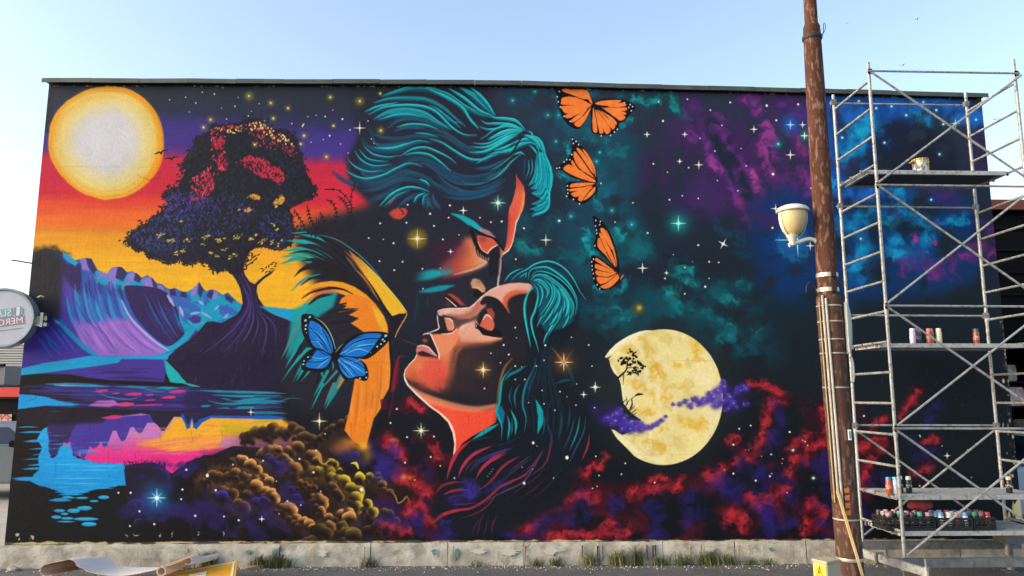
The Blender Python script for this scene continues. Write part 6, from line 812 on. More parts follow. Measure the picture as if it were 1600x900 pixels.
M = dict(
    asphalt=mat('asphalt', '#3c3d40', .9, c2='#4e4f53', sc=3, bump=.006, bsc=140, c3='#8a8a88', sc3=90, amt3=.55),
    pavement=mat('pavement', '#8f8d89', .9, c2='#a09d97', sc=2, bump=.003, bsc=90),
    gravel=mat('gravel', '#77756f', .95, c2='#a5a29a', sc=30),
    concrete=mat('concrete', '#8e8a80', .95, c2='#b6b2a8', sc=4, contrast=(.4, .66), bump=.006, bsc=30, c3='#66635a', sc3=7, amt3=.5, stretch=(1, 1, 1.2)),
    plaster=mat('plaster', '#6c6a66', .9, c2='#84827c', sc=3, bump=.004, bsc=50),
    roof_metal=mat('roof_metal', '#3d423f', .55, .3, c2='#505650', sc=4),
    steel=mat('galvanised_steel', '#8c9191', .5, .35, c2='#a6aaa9', sc=9, c3='#6c655c', sc3=22, amt3=.75),
    steel_dark=mat('weathered_steel', '#62676a', .5, .4, c2='#7c8183', sc=8, c3='#5c5650', sc3=20, amt3=.6, bump=.001, bsc=60),
    deck=mat('deck_plate', '#a2a5a5', .6, .3, c2='#b9bbb9', sc=10, c3='#6e675c', sc3=22, amt3=.6),
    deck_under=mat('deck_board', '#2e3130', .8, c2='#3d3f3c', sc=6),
    rust=mat('rusty_pipe', '#3a241c', .9, 0, c2='#58392e', sc=9, stretch=(1, 1, .3), contrast=(.3, .7), bump=.003, bsc=60, c3='#826a60', sc3=34, amt3=.6, spec=.2),
    rust_dark=mat('rusty_pipe_dark', '#33221b', .9, 0, c2='#503428', sc=8, stretch=(1, 1, .35), contrast=(.3, .7), bump=.003, bsc=60, c3='#7c5c4c', sc3=28, amt3=.65),
    black_wrap=mat('black_wrap', '#1c1d20', .7), band=mat('steel_band', '#b5b2aa', .4, .6), conduit=mat('pvc_conduit', '#a3a09a', .5, c2='#86837c', sc=9), cream_tube=mat('cream_tube', '#8c8064', .6), lath=mat('wooden_lath', '#c8ad7c', .7, c2='#b89a68', sc=12, stretch=(4, 4, .4)),
    lamp_white=mat('lamp_white', '#bdbbb4', .4, c2='#c9c7c0', sc=5), lamp_bowl=mat('lamp_bowl', '#b9aa80', .4, c2='#ad9e74', sc=3), grey_plastic=mat('grey_plastic', '#a9b0b0', .5, c2='#98a0a0', sc=6),
    tape=mat('tape_mark', '#b06a3c', .8, c2='#8c5232', sc=30), label_white=mat('label_white', '#d8dcdc', .5), label_blue=mat('label_blue', '#5a7c9c', .5),
    box_cream=mat('cabinet_cream', '#a9a288', .6, c2='#9c957c', sc=5), yellow=mat('hazard_yellow', '#e8b821', .5, c2='#dcae20', sc=6), black=mat('black_print', '#16140f', .6), crate=mat('crate_plastic', '#16171a', .5, c2='#202226', sc=9),
    cloth_red=mat('maroon_cloth', '#6c1e2c', .95, c2='#54161f', sc=14, bump=.006, bsc=40), sheet_top=mat('sheet_white', '#c3c6cc', .5, c2='#d2cfc8', sc=3), sheet_tan=mat('sheet_tan', '#c0a58e', .75, c2='#b2947c', sc=8), board_yellow=mat('board_yellow', '#d39a22', .6, c2='#c08c20', sc=5), board_white=mat('board_white', '#cfc9b8', .6),
    grass=mat('grass_blade', '#3c4a20', .7, c2='#586630', sc=6), grass_dry=mat('grass_dry', '#8a8252', .8, c2='#6c6c3c', sc=6),
    shop_slat=mat('shop_slat', '#8d9296', .5, .3), red=mat('red_fascia', '#c41a22', .5), dark=mat('dark_void', '#0d0f12', .85, spec=.2), shaded_wall=mat('shaded_wall', '#0c0e12', .95, c2='#101318', sc=2, spec=.1), glass=mat('window_glass', '#1b232b', .08, spec=.8), poster=mat('poster', '#b8a8a0', .6, c2='#a83a38', sc=9, contrast=(.5, .56)),  # near-black wall colour holds the shade inside the market shed
    car_silver=mat('car_paint_grey', '#7d8489', .3, .6), car_blue=mat('car_paint_blue', '#9db4c4', .3, .3), tyre=mat('tyre', '#17181a', .9), rim=mat('wheel_rim', '#9fa3a6', .35, .7), lamp_red=mat('tail_lamp', '#7a1518', .25), awning=mat('awning_cloth', '#6d7074', .8), fascia=mat('red_brown_fascia', '#5a2a24', .7, c2='#6a342c', sc=6),
    sign_face=mat('sign_face', '#c3c4cb', .3, c2='#b4b8c0', sc=2), sign_rim=mat('sign_rim', '#8b9498', .4, .3), sign_green=mat('sign_green', '#7fa6a6', .5), sign_pink=mat('sign_pink', '#a37c8e', .5), sign_text=mat('sign_text', '#d9dfe2', .5), bird=mat('bird_dark', '#3a3a3e', .9), tin=mat('tin_metal', '#a9aaa6', .35, .7, c2='#8e8f8c', sc=9), tin_paint=mat('tin_paint', '#b8922e', .5), label_paper=mat('tin_label', '#4c6272', .6, c2='#c8c4b4', sc=16, contrast=(.48, .54)), wood_chip=mat('wood_chip', '#9c8468', .9, c2='#7c664c', sc=20), pink_box=mat('pink_brick', '#a8848a', .8, c2='#c4b8b4', sc=20, contrast=(.48, .52)), white_bag=mat('white_bag', '#b8bcbc', .7, c2='#6c7470', sc=12), leafm=mat('leaf', '#3c5a2c', .6, c2='#58743c', sc=9))
# ------------------------------------------------------------ setting
FX0, FX1, GZ = -5.54, 6.412, -.02
g = MB().add([(-400, -400, GZ), (400, -400, GZ), (400, 400, GZ), (-400, 400, GZ)], [(0, 1, 2, 3)]).build('ground', M['asphalt']); tag(g, kind='structure')
p = MB().box(-40, -.1, GZ-.2, -5.72, 11, GZ+.02).build('pavement', M['pavement']); tag(p, kind='structure')
# ------------------------------------------------------------ painted building
def mural_material():
    paint_mural()
    # lay the sketch out flat on the wall: sketch point of every wall point
    W, Hh = 2760, 1356; x0, x1, z0, z1 = FX0, FX1, .16, 5.92
    xs = x0+(np.arange(W)+.5)/W*(x1-x0); zs = z0+(np.arange(Hh)+.5)/Hh*(z1-z0); X, Z = np.meshgrid(xs, zs)
    F = 1156.1; fv, rv, uv = [np.array(v) for v in (_f, _r, _u)]
    dx, dy, dz = X-CAM_P[0], 0-CAM_P[1], Z-CAM_P[2]
    w = dx*fv[0]+dy*fv[1]+dz*fv[2]; px = 800+F*(dx*rv[0]+dy*rv[1]+dz*rv[2])/w; py = 450-F*(dx*uv[0]+dy*uv[1]+dz*uv[2])/w
    a = np.clip((px-PX0)*PS-.5, 0, PW-1.01); b = np.clip((py-PY0)*PS-.5, 0, PH-1.01); i, j = a.astype(int), b.astype(int); fa, fb = (a-i)[..., None], (b-j)[..., None]
    T = (CAN[j, i]*(1-fa)+CAN[j, i+1]*fa)*(1-fb)+(CAN[j+1, i]*(1-fa)+CAN[j+1, i+1]*fa)*fb
    px_ = np.ones((Hh, W, 4), np.float32); px_[..., :3] = np.clip((T-.032)/.968, 0, 1)
    img = bpy.data.images.new('mural_paint', W, Hh, alpha=False); img.pixels.foreach_set(px_.ravel()); img.update(); img.pack()
    m = bpy.data.materials.new('mural'); m.use_nodes = True; nt = m.node_tree; N = nt.nodes.new; L = nt.links.new; bs = nt.nodes['Principled BSDF']
    uvn = N('ShaderNodeUVMap'); uvn.uv_map = 'wall'; t = N('ShaderNodeTexImage'); t.image = img; t.interpolation = 'Cubic'; t.extension = 'EXTEND'; L(uvn.outputs[0], t.inputs[0])
    k = N('ShaderNodeVectorMath'); k.operation = 'MULTIPLY'; k.inputs[1].default_value = (MURAL_K, MURAL_K, MURAL_K); L(t.outputs[0], k.inputs[0]); L(k.outputs[0], bs.inputs['Base Color'])
    bs.inputs['Roughness'].default_value = .62; bs.inputs['Specular IOR Level'].default_value = .12
    tc = N('ShaderNodeTexCoord'); n1 = N('ShaderNodeTexNoise'); n1.inputs['Scale'].default_value = 34; n1.inputs['Detail'].default_value = 6; L(tc.outputs['Object'], n1.inputs['Vector'])
    n2 = N('ShaderNodeTexNoise'); n2.inputs['Scale'].default_value = 2.2; n2.inputs['Detail'].default_value = 4; L(tc.outputs['Object'], n2.inputs['Vector'])
    ad = N('ShaderNodeMath'); ad.operation = 'MULTIPLY_ADD'; L(n2.outputs[0], ad.inputs[0]); ad.inputs[1].default_value = 3.; L(n1.outputs[0], ad.inputs[2])
    bp = N('ShaderNodeBump'); bp.inputs['Distance'].default_value = .0028; bp.inputs['Strength'].default_value = 1; L(ad.outputs[0], bp.inputs['Height']); L(bp.outputs[0], bs.inputs['Normal'])
    return m
MURAL_K = .79
bld = empty('mural_building', (0, 0, 0), 'flat roofed building whose long wall carries the painted kissing couple mural', 'building')
TOP = [(-5.54, 5.815), (-2.97, 5.838), (-.54, 5.865), (.28, 5.863), (1.1, 5.852), (2.76, 5.832), (4.1, 5.815), (6.412, 5.778)]
def ztop(x): return float(np.interp(x, [t[0] for t in TOP], [t[1] for t in TOP]))
rnd = random.Random(3)
nx = 60; bot = [.235+rnd.uniform(-.012, .012) for _ in range(nx+1)]
V = []; Fc = []
for i in range(nx+1):
    x = FX0+(FX1-FX0)*i/nx; V += [(x, 0, bot[i]), (x, 0, ztop(x))]
for i in range(nx): Fc.append((2*i, 2*i+2, 2*i+3, 2*i+1))
wallm = bpy.data.meshes.new('painted_wall'); wallm.from_pydata(V, [], Fc); uvl = wallm.uv_layers.new(name='wall')
for lp in wallm.loops:
    v = wallm.vertices[lp.vertex_index].co; uvl.data[lp.index].uv = ((v.x-FX0)/(FX1-FX0), (v.z-.16)/(5.92-.16))
wallm.materials.append(mural_material()); link('painted_wall', wallm, bld)['label'] = 'plaster wall with a mural of a couple, sunset lake, moon and butterflies'
b = MB(); b.add([(FX0, 0, .05), (FX0, 0, 5.81), (FX0, 9, 5.6), (FX0, 9, .05)], [(0, 1, 2, 3)]); b.add([(FX1, 0, .05), (FX1, 0, 5.775), (FX1, 9, 5.6), (FX1, 9, .05)], [(0, 3, 2, 1)]); b.add([(FX0, 9, -.02), (FX1, 9, -.02), (FX1, 9, 5.6), (FX0, 9, 5.6)], [(0, 1, 2, 3)]); b.add([(FX0+.003, .01, 5.74), (FX1-.003, .01, 5.74), (FX1-.003, 8.99, 5.6), (FX0+.003, 8.99, 5.6)], [(0, 1, 2, 3)])
b.build('side_wall', M['plaster'], bld)
# roof edge: a metal flashing that follows the sagging top, with a drip lip
b = MB(); xs = [-5.60]+[-5.0+i*.6 for i in range(19)]+[6.47]
for i in range(len(xs)-1):
    xa, xb = xs[i]+(.004 if i else 0), xs[i+1]; za, zb = ztop(xa)+rnd.uniform(-.004, .004), ztop(xb)+rnd.uniform(-.004, .004)
    for (y0, y1, dz0, dz1) in ((-.055, .3, .028, .046), (-.06, -.052, -.012, .03)):
        b.add([(xa, y0, za+dz0), (xb, y0, zb+dz0), (xb, y1, zb+dz0), (xa, y1, za+dz0), (xa, y0, za+dz1), (xb, y0, zb+dz1), (xb, y1, zb+dz1), (xa, y1, za+dz1)], [(0, 3, 2, 1), (4, 5, 6, 7), (0, 1, 5, 4), (1, 2, 6, 5), (2, 3, 7, 6), (3, 0, 4, 7)])
b.build('roof_edge', M['roof_metal'], bld)
b = MB(); b.box(FX0+.01, -.02, 5.70, FX1-.01, .006, 5.79); 
# plinth blocks, each a little out of line
xs = [-5.62, -4.86, -3.55, -2.4, -1.36, -.47, .42, 1.3, 2.05, 2.9, 3.75, 4.7, 5.6, 6.43]
for i in range(len(xs)-1):
    x0, x1 = xs[i]+.0025, xs[i+1]-.0025; n = 9; dy = rnd.uniform(-.008, .008)-.035; V = []; F = []
    zt = .232 if i else .226
    for k in range(n+1):
        x = x0+(x1-x0)*k/n; j = lambda s: rnd.uniform(-s, s)
        V += [(x, dy+j(.008)-.006, GZ-.05), (x, dy+j(.01), .08), (x, dy+j(.008), .2+j(.008) if i else .18+j(.02)), (x, dy+.014+j(.006), zt+j(.006)), (x, .03, zt+.004+j(.004))]
    for k in range(n):
        for q in range(4): F.append((k*5+q, (k+1)*5+q, (k+1)*5+q+1, k*5+q+1))
    MB().add(V, F).build('plinth_block', M['concrete'], bld, smooth=True)
MB().path([(-5.54, .05, 3.52), (-5.62, .04, 3.53), (-5.74, .03, 3.55), (-5.80, .03, 3.555)], .008, 6).build('wire_stub', M['dark'], bld)
# paint runs and splashes on the plinth
PAINT = {k: mat('paint_'+k, c, .5) for k, c in dict(yellow='#b0a268', teal='#4a7c76', black='#15161a', red='#6a383c', white='#b4b1a8').items()}
def splash(x, z0, z1, w, c, seed):
    R = random.Random(seed); P = []; Q = []; big = w > .06; n = 9 if big else 6
    for k in range(n+1):
        t = k/n; s = (math.sin(math.pi*min(1, t*1.1+.12))**.5*R.uniform(.45, 1.1) if big else (1-.75*t)*R.uniform(.7, 1.2)); zz = z1+(z0-z1)*t
        P.append((x-w*.5*s+R.uniform(-.1, .1)*w, zz)); Q.append((x+w*.5*s*R.uniform(.7, 1.2), zz+R.uniform(-.006, .006)))
    MB().prism(P+Q[::-1], -.0555, -.0515).build('paint_run', PAINT[c], bld)
k = 0
for x, w, h, c in [(-5.1, .012, .07, 'yellow'), (-4.4, .012, .11, 'yellow'), (-4.25, .01, .06, 'yellow'), (-3.98, .016, .19, 'yellow'), (-3.86, .012, .1, 'yellow'), (-3.45, .02, .05, 'yellow'), (-2.02, .016, .16, 'yellow'), (-2.75, .1, .09, 'teal'), (-2.45, .07, .1, 'teal'), (-1.5, .012, .09, 'teal'), (-1.42, .01, .15, 'red'), (-.62, .09, .12, 'teal'), (-.4, .014, .2, 'teal'), (-.36, .07, .16, 'teal'), (.44, .014, .17, 'red'), (1.1, .014, .14, 'black'), (1.28, .02, .2, 'black'), (1.34, .012, .16, 'black'), (1.72, .012, .11, 'black'), (1.86, .014, .17, 'black'), (1.93, .02, .21, 'black'), (1.96, .012, .15, 'black'), (2.36, .02, .09, 'yellow'), (2.5, .012, .1, 'black'), (2.93, .03, .13, 'yellow'), (3.05, .012, .1, 'yellow'), (3.22, .012, .14, 'white'), (3.33, .1, .09, 'teal'), (-.1, .2, .1, 'white'), (.25, .25, .13, 'white'), (.75, .28, .12, 'white'), (-1.9, .12, .12, 'white'), (2.6, .15, .09, 'white')]:
    k += 1; big = w > .06; splash(x, .2-h, .2-(.03 if big else 0), w, c, k)
# ============================================================ scaffold tower
sc_ = empty('scaffold_tower', (5.11, -.79, GZ), 'grey steel scaffold tower with ladder frames and diagonal braces at the mural', 'scaffold')
XL, XR, YN, YF = 4.272, 5.957, -1.22, -.36; R0 = .0185
def sp(name, mb, m, **k): o = mb.build(name, m, None, **k); o.parent = sc_; o.matrix_parent_inverse = Matrix.Translation((-5.11, .79, -GZ)); return o
BAY = [.285, 1.59, 2.885, 4.222, 5.545]
for x in (XL, XR):
    for y, zt in ((YN, 5.66 if x == XL else 5.725), (YF, 5.64 if x == XL else 5.70)):
        b = MB(); b.tube((x, y, .29), (x, y, zt), R0, n=12)
        for zc in (1.50, 2.80, 4.13): b.tube((x, y, zc), (x, y, zc+.11), R0*1.28, n=12)
        sp('post', b, M['steel'], smooth=True)
    for i in range(16): zz = 5.445-.3268*i; sp('rung', MB().tube((x, YN+.012, zz), (x, YF-.012, zz), .0145, n=10), M['steel'], smooth=True)
for y, side in ((YN, -1), (YF, 1)):
    for zz in BAY[1:]: sp('rail', MB().tube((XL-.03, y+side*.034, zz), (XR+.03, y+side*.034, zz-.004), .0125, n=8), M['steel'], smooth=True)
    for i in range(4):
        if side == 1 and i not in (0,): continue
        za, zb = BAY[i]+.03, BAY[i+1]-.03
        sp('brace', MB().tube((XL, y+side*.045, za), (XR+.04, y+side*.045, zb), .0125, n=8), M['steel'], smooth=True); sp('brace', MB().tube((XL, y+side*.062, zb), (XR+.04, y+side*.062, za), .0125, n=8), M['steel'], smooth=True)
    for zz in BAY[1:]:
        for x in (XL, XR): sp('coupler', MB().box(x-.026, y+side*.004-.026, zz-.035, x+.026, y+side*.03+.0, zz+.03).tube((x, y+side*.02, zz-.02), (x, y+side*.075, zz-.02), .008, n=6), M['steel_dark'])
# decks: a metal edged board hooked on the rungs
for zz, y0, y1 in ((4.464, -.98, -.42), (2.487, -.98, -.42), (.871, -1.08, -.44), (.508, -1.10, -.44)):
    b = MB(); xa, xb = XL+.035, XR-.035; b.box(xa, y0, zz-.03, xb, y0+.03, zz+.016); b.box(xa, y1-.03, zz-.03, xb, y1, zz+.016); b.box(xa, y0+.03, zz-.03, xa+.04, y1-.03, zz+.0145); b.box(xb-.04, y0+.03, zz-.03, xb, y1-.03, zz+.0145)
    d = sp('deck', b, M['deck'])
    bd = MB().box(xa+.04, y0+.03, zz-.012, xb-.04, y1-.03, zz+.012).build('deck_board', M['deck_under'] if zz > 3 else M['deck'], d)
    for x, s in ((xa, -1), (xb, 1)):
        for yy in (y0+.04, (y0+y1)/2, y1-.07):
            b = MB(); b.box(min(x, x+s*.058), yy, zz+.017, max(x, x+s*.058), yy+.03, zz+.025); b.box(min(x+s*.05, x+s*.058), yy, zz-.022, max(x+s*.05, x+s*.058), yy+.03, zz+.017); b.build('hook', M['steel_dark'], d)
# base: two long beams, outriggers with screw jacks
def beam(p0, p1, w=.03, h=.045):
    p0, p1 = Vector(p0), Vector(p1); d = (p1-p0).normalized(); n = Vector((-d.y, d.x, 0)).normalized()*w; up = Vector((0, 0, h))
    return MB().add([p0-n-up, p1-n-up, p1+n-up, p0+n-up, p0-n+up, p1-n+up, p1+n+up, p0+n+up], [(0, 3, 2, 1), (4, 5, 6, 7), (0, 1, 5, 4), (1, 2, 6, 5), (2, 3, 7, 6), (3, 0, 4, 7)])
sp('base_beam', beam((4.06, -1.225, .236), (6.5, -1.225, .236)), M['steel_dark'], bevel=.004); sp('base_beam', beam((4.02, -.36, .245), (6.1, -.36, .245)), M['steel_dark'], bevel=.004)
for x0, y0, x1, y1 in ((3.86, -1.08, 4.12, -1.86), (6.05, -1.10, 6.6, -1.86)):
    sp('outrigger', beam((x0, y0, .325), (x1, y1, .285), .026, .038), M['steel'], bevel=.004)
    sp('clamp', MB().box((x0*2+x1)/3-.04, (y0*2+y1)/3-.02, .25, (x0*2+x1)/3+.04, (y0*2+y1)/3+.02, .365), M['steel_dark'])
for x, y, zt in ((4.12, -1.86, .41), (6.6, -1.86, .41), (4.0, -.55, .3), (5.85, -.5, .30), (4.25, -1.225, .29), (5.95, -1.225, .29)):
    j = sp('screw_jack', MB().tube((x, y, .0), (x, y, zt), .012, n=8), M['steel_dark'], smooth=True); MB().tube((x, y, .16), (x, y, .335 if zt > .35 else .25), .026, n=12).build('sleeve', M['steel'], j, smooth=True); MB().box(x-.06, y-.06, GZ, x+.06, y+.06, GZ+.012).build('foot_plate', M['steel_dark'], j)
sp('stub_frame', MB().box(5.75, -.62, .3, 6.02, -.42, .40).tube((5.87, -.5, .0), (5.87, -.5, .3), .04, n=12), M['steel_dark'])
# ============================================================ spray cans, crates, tin
def can_mats(c, cap): return mat('can_body', c, .3, .3), mat('can_cap', cap, .45)
_cm = {}
def spray_can(x, y, z0, c, cap, label, group=None, h=.175, r=.031, tilt=0):
    if (c, cap) not in _cm:
        mb_, mc_ = can_mats(c, cap)
        body = MB().lathe([(r*.92, 0), (r, .006), (r, h*.74), (r*.82, h*.80), (r*.5, h*.82)], 14).mesh('can_body', mb_, True)
        capm = MB().lathe([(r*.86, h*.79), (r*.86, h*.93), (r*.78, h*.99), (r*.4, h)], 14).mesh('can_cap', mc_, True)
        band = MB().lathe([(r*1.015, h*.3), (r*1.015, h*.5)], 14).mesh('can_band', mat('can_band', c, .35, c2='#a8a8a4', sc=40, contrast=(.5, .55)), True)
        _cm[(c, cap)] = (body, capm, band)
    e = empty('spray_can', (x, y, z0), label, 'spray can', group, rz=random.uniform(0, 6)); e.rotation_euler.x = tilt
    for nme, me in zip(('can_body', 'cap', 'label_band'), _cm[(c, cap)]): link(nme, me, e)
    return e
Z2 = 2.487+.0165
spray_can(4.735, -.88, Z2, '#c3bede', '#d8d4e4', 'pale lilac spray can at the left of the middle deck row'); spray_can(4.80, -.84, Z2, '#5c3a46', '#7c5a64', 'dark plum spray can beside the pale lilac one'); spray_can(4.862, -.78, Z2, '#4c5a60', '#6c7a80', 'small slate grey spray can between plum and red cans'); spray_can(4.925, -.88, Z2, '#a8504a', '#c8685c', 'brick red spray can in the middle deck row'); spray_can(4.98, -.82, Z2, '#b0807c', '#c89a94', 'dusty pink spray can behind the cream one'); spray_can(5.035, -.88, Z2, '#d0c4a4', '#d8ceb0', 'cream spray can at the right end of the row'); spray_can(5.475, -.86, Z2, '#a04a34', '#2c5a54', 'brown spray can with dark green cap alone by the far post')
spray_can(5.51, -.80, Z2, '#2b2f30', '#20302e', 'black spray can behind the brown green capped one')
Z3 = .871+.0165
spray_can(4.275+.04, -.93, Z3, '#b8452c', '#3c7cb4', 'orange spray can with blue cap on the lower deck'); spray_can(4.385, -.93, Z3, '#c4ccd8', '#7cc0e0', 'white spray can with light blue cap on the lower deck'); spray_can(4.50, -.82, Z3, '#26282c', '#c8c8c4', 'black spray can with grey cap behind the near post'); spray_can(4.575, -.86, Z3, '#1e2024', '#b8bab8', 'black spray can with grey cap right of the near post'); spray_can(5.66, -.9, Z3, '#2a2622', '#c8bca0', 'dark spray can with cream cap by the right frame')
def crate(x, y, z0, w, d, h, rz, label):
    e = empty('plastic_crate', (x, y, z0), label, 'crate', 'crates of spray cans', rz)
    MB().box(-w/2+.006, -d/2+.006, 0, w/2-.006, d/2-.006, .008).build('base', M['crate'], e)
    for ax in (0, 1):
        for s in (-1, 1):
            b = MB(); L_, o = (w, s*d/2) if ax == 0 else (d-.018, s*w/2)
            def bar(a0, a1, z0_, z1_):
                if ax == 0: b.box(a0, o-.005, z0_, a1, o+.005, z1_)
                else: b.box(o-.005, a0, z0_, o+.005, a1, z1_)
            for k_ in range(5): zz = .012+k_*(h-.03)/4; bar(-L_/2, L_/2, zz, zz+(.022 if k_ == 4 else .012 if k_ else .02))
            n = max(3, int(L_/.075))
            for k_ in range(n+1):
                a = -L_/2+(L_-.012)*k_/n
                if ax == 0: b.box(a, o-.0065, .002, a+.012, o+.0065, h-.004)
                else: b.box(o-.0065, a, .002, o+.0065, a+.012, h-.004)
            b.build('side', M['crate'], e)
    return e
Z4 = .508+.0165
crate(4.445, -.93, Z4, .52, .30, .135, .02, 'black plastic crate with the dark red cloth, leftmost of three'); crate(4.92, -.955, Z4, .36, .27, .13, -.03, 'black plastic crate with blue capped cans, middle of three'); crate(5.235, -.93, Z4, .24, .29, .13, .02, 'black plastic crate with green and pink caps, rightmost of three')
CR = random.Random(8)
pal = {0: [('#20262a', '#3a9c9a', 'teal'), ('#2a2c30', '#c4848c', 'pink'), ('#2a2c30', '#c4848c', 'pink'), ('#202226', '#8c8c88', 'grey'), ('#202226', '#3c3e42', 'black'), ('#3a2222', '#c4b8a8', 'cream'), ('#202226', '#3c3e42', 'black'), ('#2c3434', '#c4c8c0', 'white')],
       1: [('#c0c8d4', '#6c9cc8', 'light blue'), ('#3c6ca8', '#4a7cb8', 'blue'), ('#c8ccd0', '#d0d4d4', 'white'), ('#c8ccd0', '#d0d4d4', 'white'), ('#8098b4', '#7cb0d4', 'light blue'), ('#9c5a50', '#cc8470', 'salmon')],
       2: [('#b04a30', '#a83c3c', 'red'), ('#20302c', '#1f8c6c', 'green'), ('#2a2428', '#8c6478', 'mauve'), ('#c8c0b8', '#cdb8c0', 'pale pink'), ('#3a3440', '#6a5c7c', 'violet')]}
cn = ('left', 'middle', 'right')
for ci, (cx, cy, nx_, ny_, w, d) in enumerate(((4.445, -.93, 6, 3, .52, .30), (4.92, -.955, 4, 3, .36, .27), (5.235, -.93, 3, 3, .24, .29))):
    for i in range(nx_):
        for j in range(ny_):
            if CR.random() < .08: continue
            c, cap, nm = pal[ci][(i*2+j*3+CR.randint(0, 1)) % len(pal[ci])]; px_ = cx-w/2+.052+(w-.104)*i/max(1, nx_-1)+CR.uniform(-.004, .004); py_ = cy-d/2+.05+(d-.1)*j/max(1, ny_-1)
            spray_can(px_, py_, Z4+.0085, c, cap, f'spray can with {nm} cap packed in the {cn[ci]} black crate', f'{nm} capped cans in the {cn[ci]} crate')
# dark red cloth on the left crate
b = MB(); V = []; n, mth = 20, 12; CR = random.Random(2)
for i in range(mth+1):
    ph = math.pi*(i/mth)*.98+.02
    for k_ in range(n):
        t = 2*math.pi*k_/n; q = 1+.07*math.sin(3*t+1+ph*2)+.05*math.sin(5*t+ph*4)+.03*math.sin(7*ph+2*t); V.append((math.cos(t)*math.sin(ph)*.115*q, math.sin(t)*math.sin(ph)*.09*q, math.cos(ph)*.075*q*(1 if ph < 1.57 else .5)))
b.add(V, [(i*n+k_, i*n+(k_+1) % n, (i+1)*n+(k_+1) % n, (i+1)*n+k_) for i in range(mth) for k_ in range(n)]); cl = b.build('cloth_bundle', M['cloth_red'], None, smooth=True); cl.location = (4.62, -.97, Z4+.235); cl.scale = (1.12, 1, 1.25); tag(cl, 'dark red cloth bundled on top of the left crate', 'cloth')
# paint tin on the top deck
ZT = 4.464+.0165
t = empty('paint_tin', (5.085, -.72, ZT), 'metal paint tin with yellow drips on the top deck', 'paint tin'); t.scale = (1.05, 1.05, 1.32)
MB().lathe([(.078, 0), (.082, .004), (.08, .01), (.08, .145), (.084, .15), (.084, .156), (.07, .156), (.07, .148)], 24).build('tin_body', M['tin'], t, smooth=True); MB().lathe([(.0815, .03), (.0815, .12)], 24).build('label', M['label_paper'], t, smooth=True)
b = MB(); CR = random.Random(5)
for k_ in range(7): a = k_*.9; h_ = CR.uniform(.02, .11) if math.sin(a) < .4 else .02; b.tube((math.cos(a)*.0835, math.sin(a)*.0835, .158), (math.cos(a)*.083, math.sin(a)*.083, .156-h_), .008, .004, 6)
b.lathe([(.086, .15), (.087, .16), (.07, .16)], 24); b.build('paint_drips', M['tin_paint'], t, smooth=True); MB().path([(.085*math.cos(a), -.03-.07*math.sin(a)*.3, .14-.03*math.sin(a)) for a in [k_*.314 for k_ in range(11)]], .003, 5).build('handle', M['tin'], t); MB().box(-.12, -.05, .128, -.085, .02, .135).build('lid_edge', M['tin_paint'], t)
# ============================================================ lamp post
PXX, PYY = 3.52, -1.62
lp_ = empty('lamp_post', (PXX, PYY, GZ), 'rusty steel pipe lamp post with a cream bowl lamp in front of the mural', 'lamp post')
def lpp(name, mb, m, **k): o = mb.build(name, m, None, **k); o.parent = lp_; o.matrix_parent_inverse = Matrix.Translation((-PXX, -PYY, -GZ)); return o
def ax(zz): return 3.462+(.0 if zz > 2.9 else (2.9-zz)*.019), PYY
def seg(name, pts, m, n=28):
    V = []; F = []
    for r_, zz in pts:
        cx, cy = ax(zz)
        for k_ in range(n): t = 2*math.pi*k_/n; V.append((cx+math.cos(t)*r_, cy+math.sin(t)*r_, zz))
    for i in range(len(pts)-1):
        for k_ in range(n): F.append((i*n+k_, i*n+(k_+1) % n, (i+1)*n+(k_+1) % n, (i+1)*n+k_))
    F += [tuple(range(n))[::-1], tuple(range((len(pts)-1)*n, len(pts)*n))]
    return lpp(name, MB().add(V, F), m, smooth=True)
seg('lower_pipe', [(.124, GZ), (.122, .3), (.12, 1.2), (.121, 2.0), (.122, 2.86), (.118, 2.915), (.106, 2.94)], M['rust_dark']); seg('middle_pipe', [(.100, 2.9), (.1015, 3.6), (.100, 4.6), (.094, 5.4), (.088, 5.80), (.086, 5.86), (.07, 5.9)], M['rust']); seg('upper_pipe', [(.067, 5.88), (.066, 6.6), (.064, 7.6)], M['rust'])
seg('weld_ring', [(.098, 4.46), (.103, 4.47), (.103, 4.49), (.098, 4.50)], M['rust']); seg('base_ring', [(.1265, .352), (.1275, .355), (.1275, .378), (.1265, .381)], M['band']); seg('dark_patch', [(.1225, 1.78), (.1235, 1.785), (.1235, 2.02), (.1225, 2.025)], M['rust_dark'])
seg('cable_wrap', [(.094, 5.71), (.102, 5.72), (.105, 5.735), (.102, 5.755), (.094, 5.765)], M['black_wrap']); lpp('cable_loop', MB().path([(3.545, -1.68, 5.74), (3.575, -1.69, 5.80), (3.58, -1.69, 5.86), (3.57, -1.69, 5.88), (3.56, -1.69, 5.86), (3.56, -1.685, 5.8), (3.55, -1.68, 5.74)], .004, 5), M['black_wrap'])
for zz in (3.147, 2.995): seg('clamp_band', [(.102, zz-.022), (.107, zz-.02), (.107, zz+.02), (.102, zz+.022)], M['band']); lpp('clamp_buckle', MB().box(3.45, -1.745, zz-.028, 3.50, -1.722, zz+.03), M['black_wrap'])
for zz in (2.83, 2.67, 2.49, 2.35, 2.01, .74): seg('strap', [(.1235, zz-.007), (.1255, zz-.006), (.1255, zz+.006), (.1235, zz+.007)], M['conduit'])
def cond(dx, dy, r_, zt, zb, m): lpp('conduit', MB().path([(ax(zz)[0]+dx, PYY+dy, zz) for zz in np.linspace(zt, zb, 9)], r_, 10), m, smooth=True)
cond(-.103, -.088, .0125, 2.93, .95, M['conduit']); cond(-.078, -.109, .0125, 2.90, .80, M['conduit']); cond(-.125, -.055, .008, 2.86, .9, M['cream_tube'])
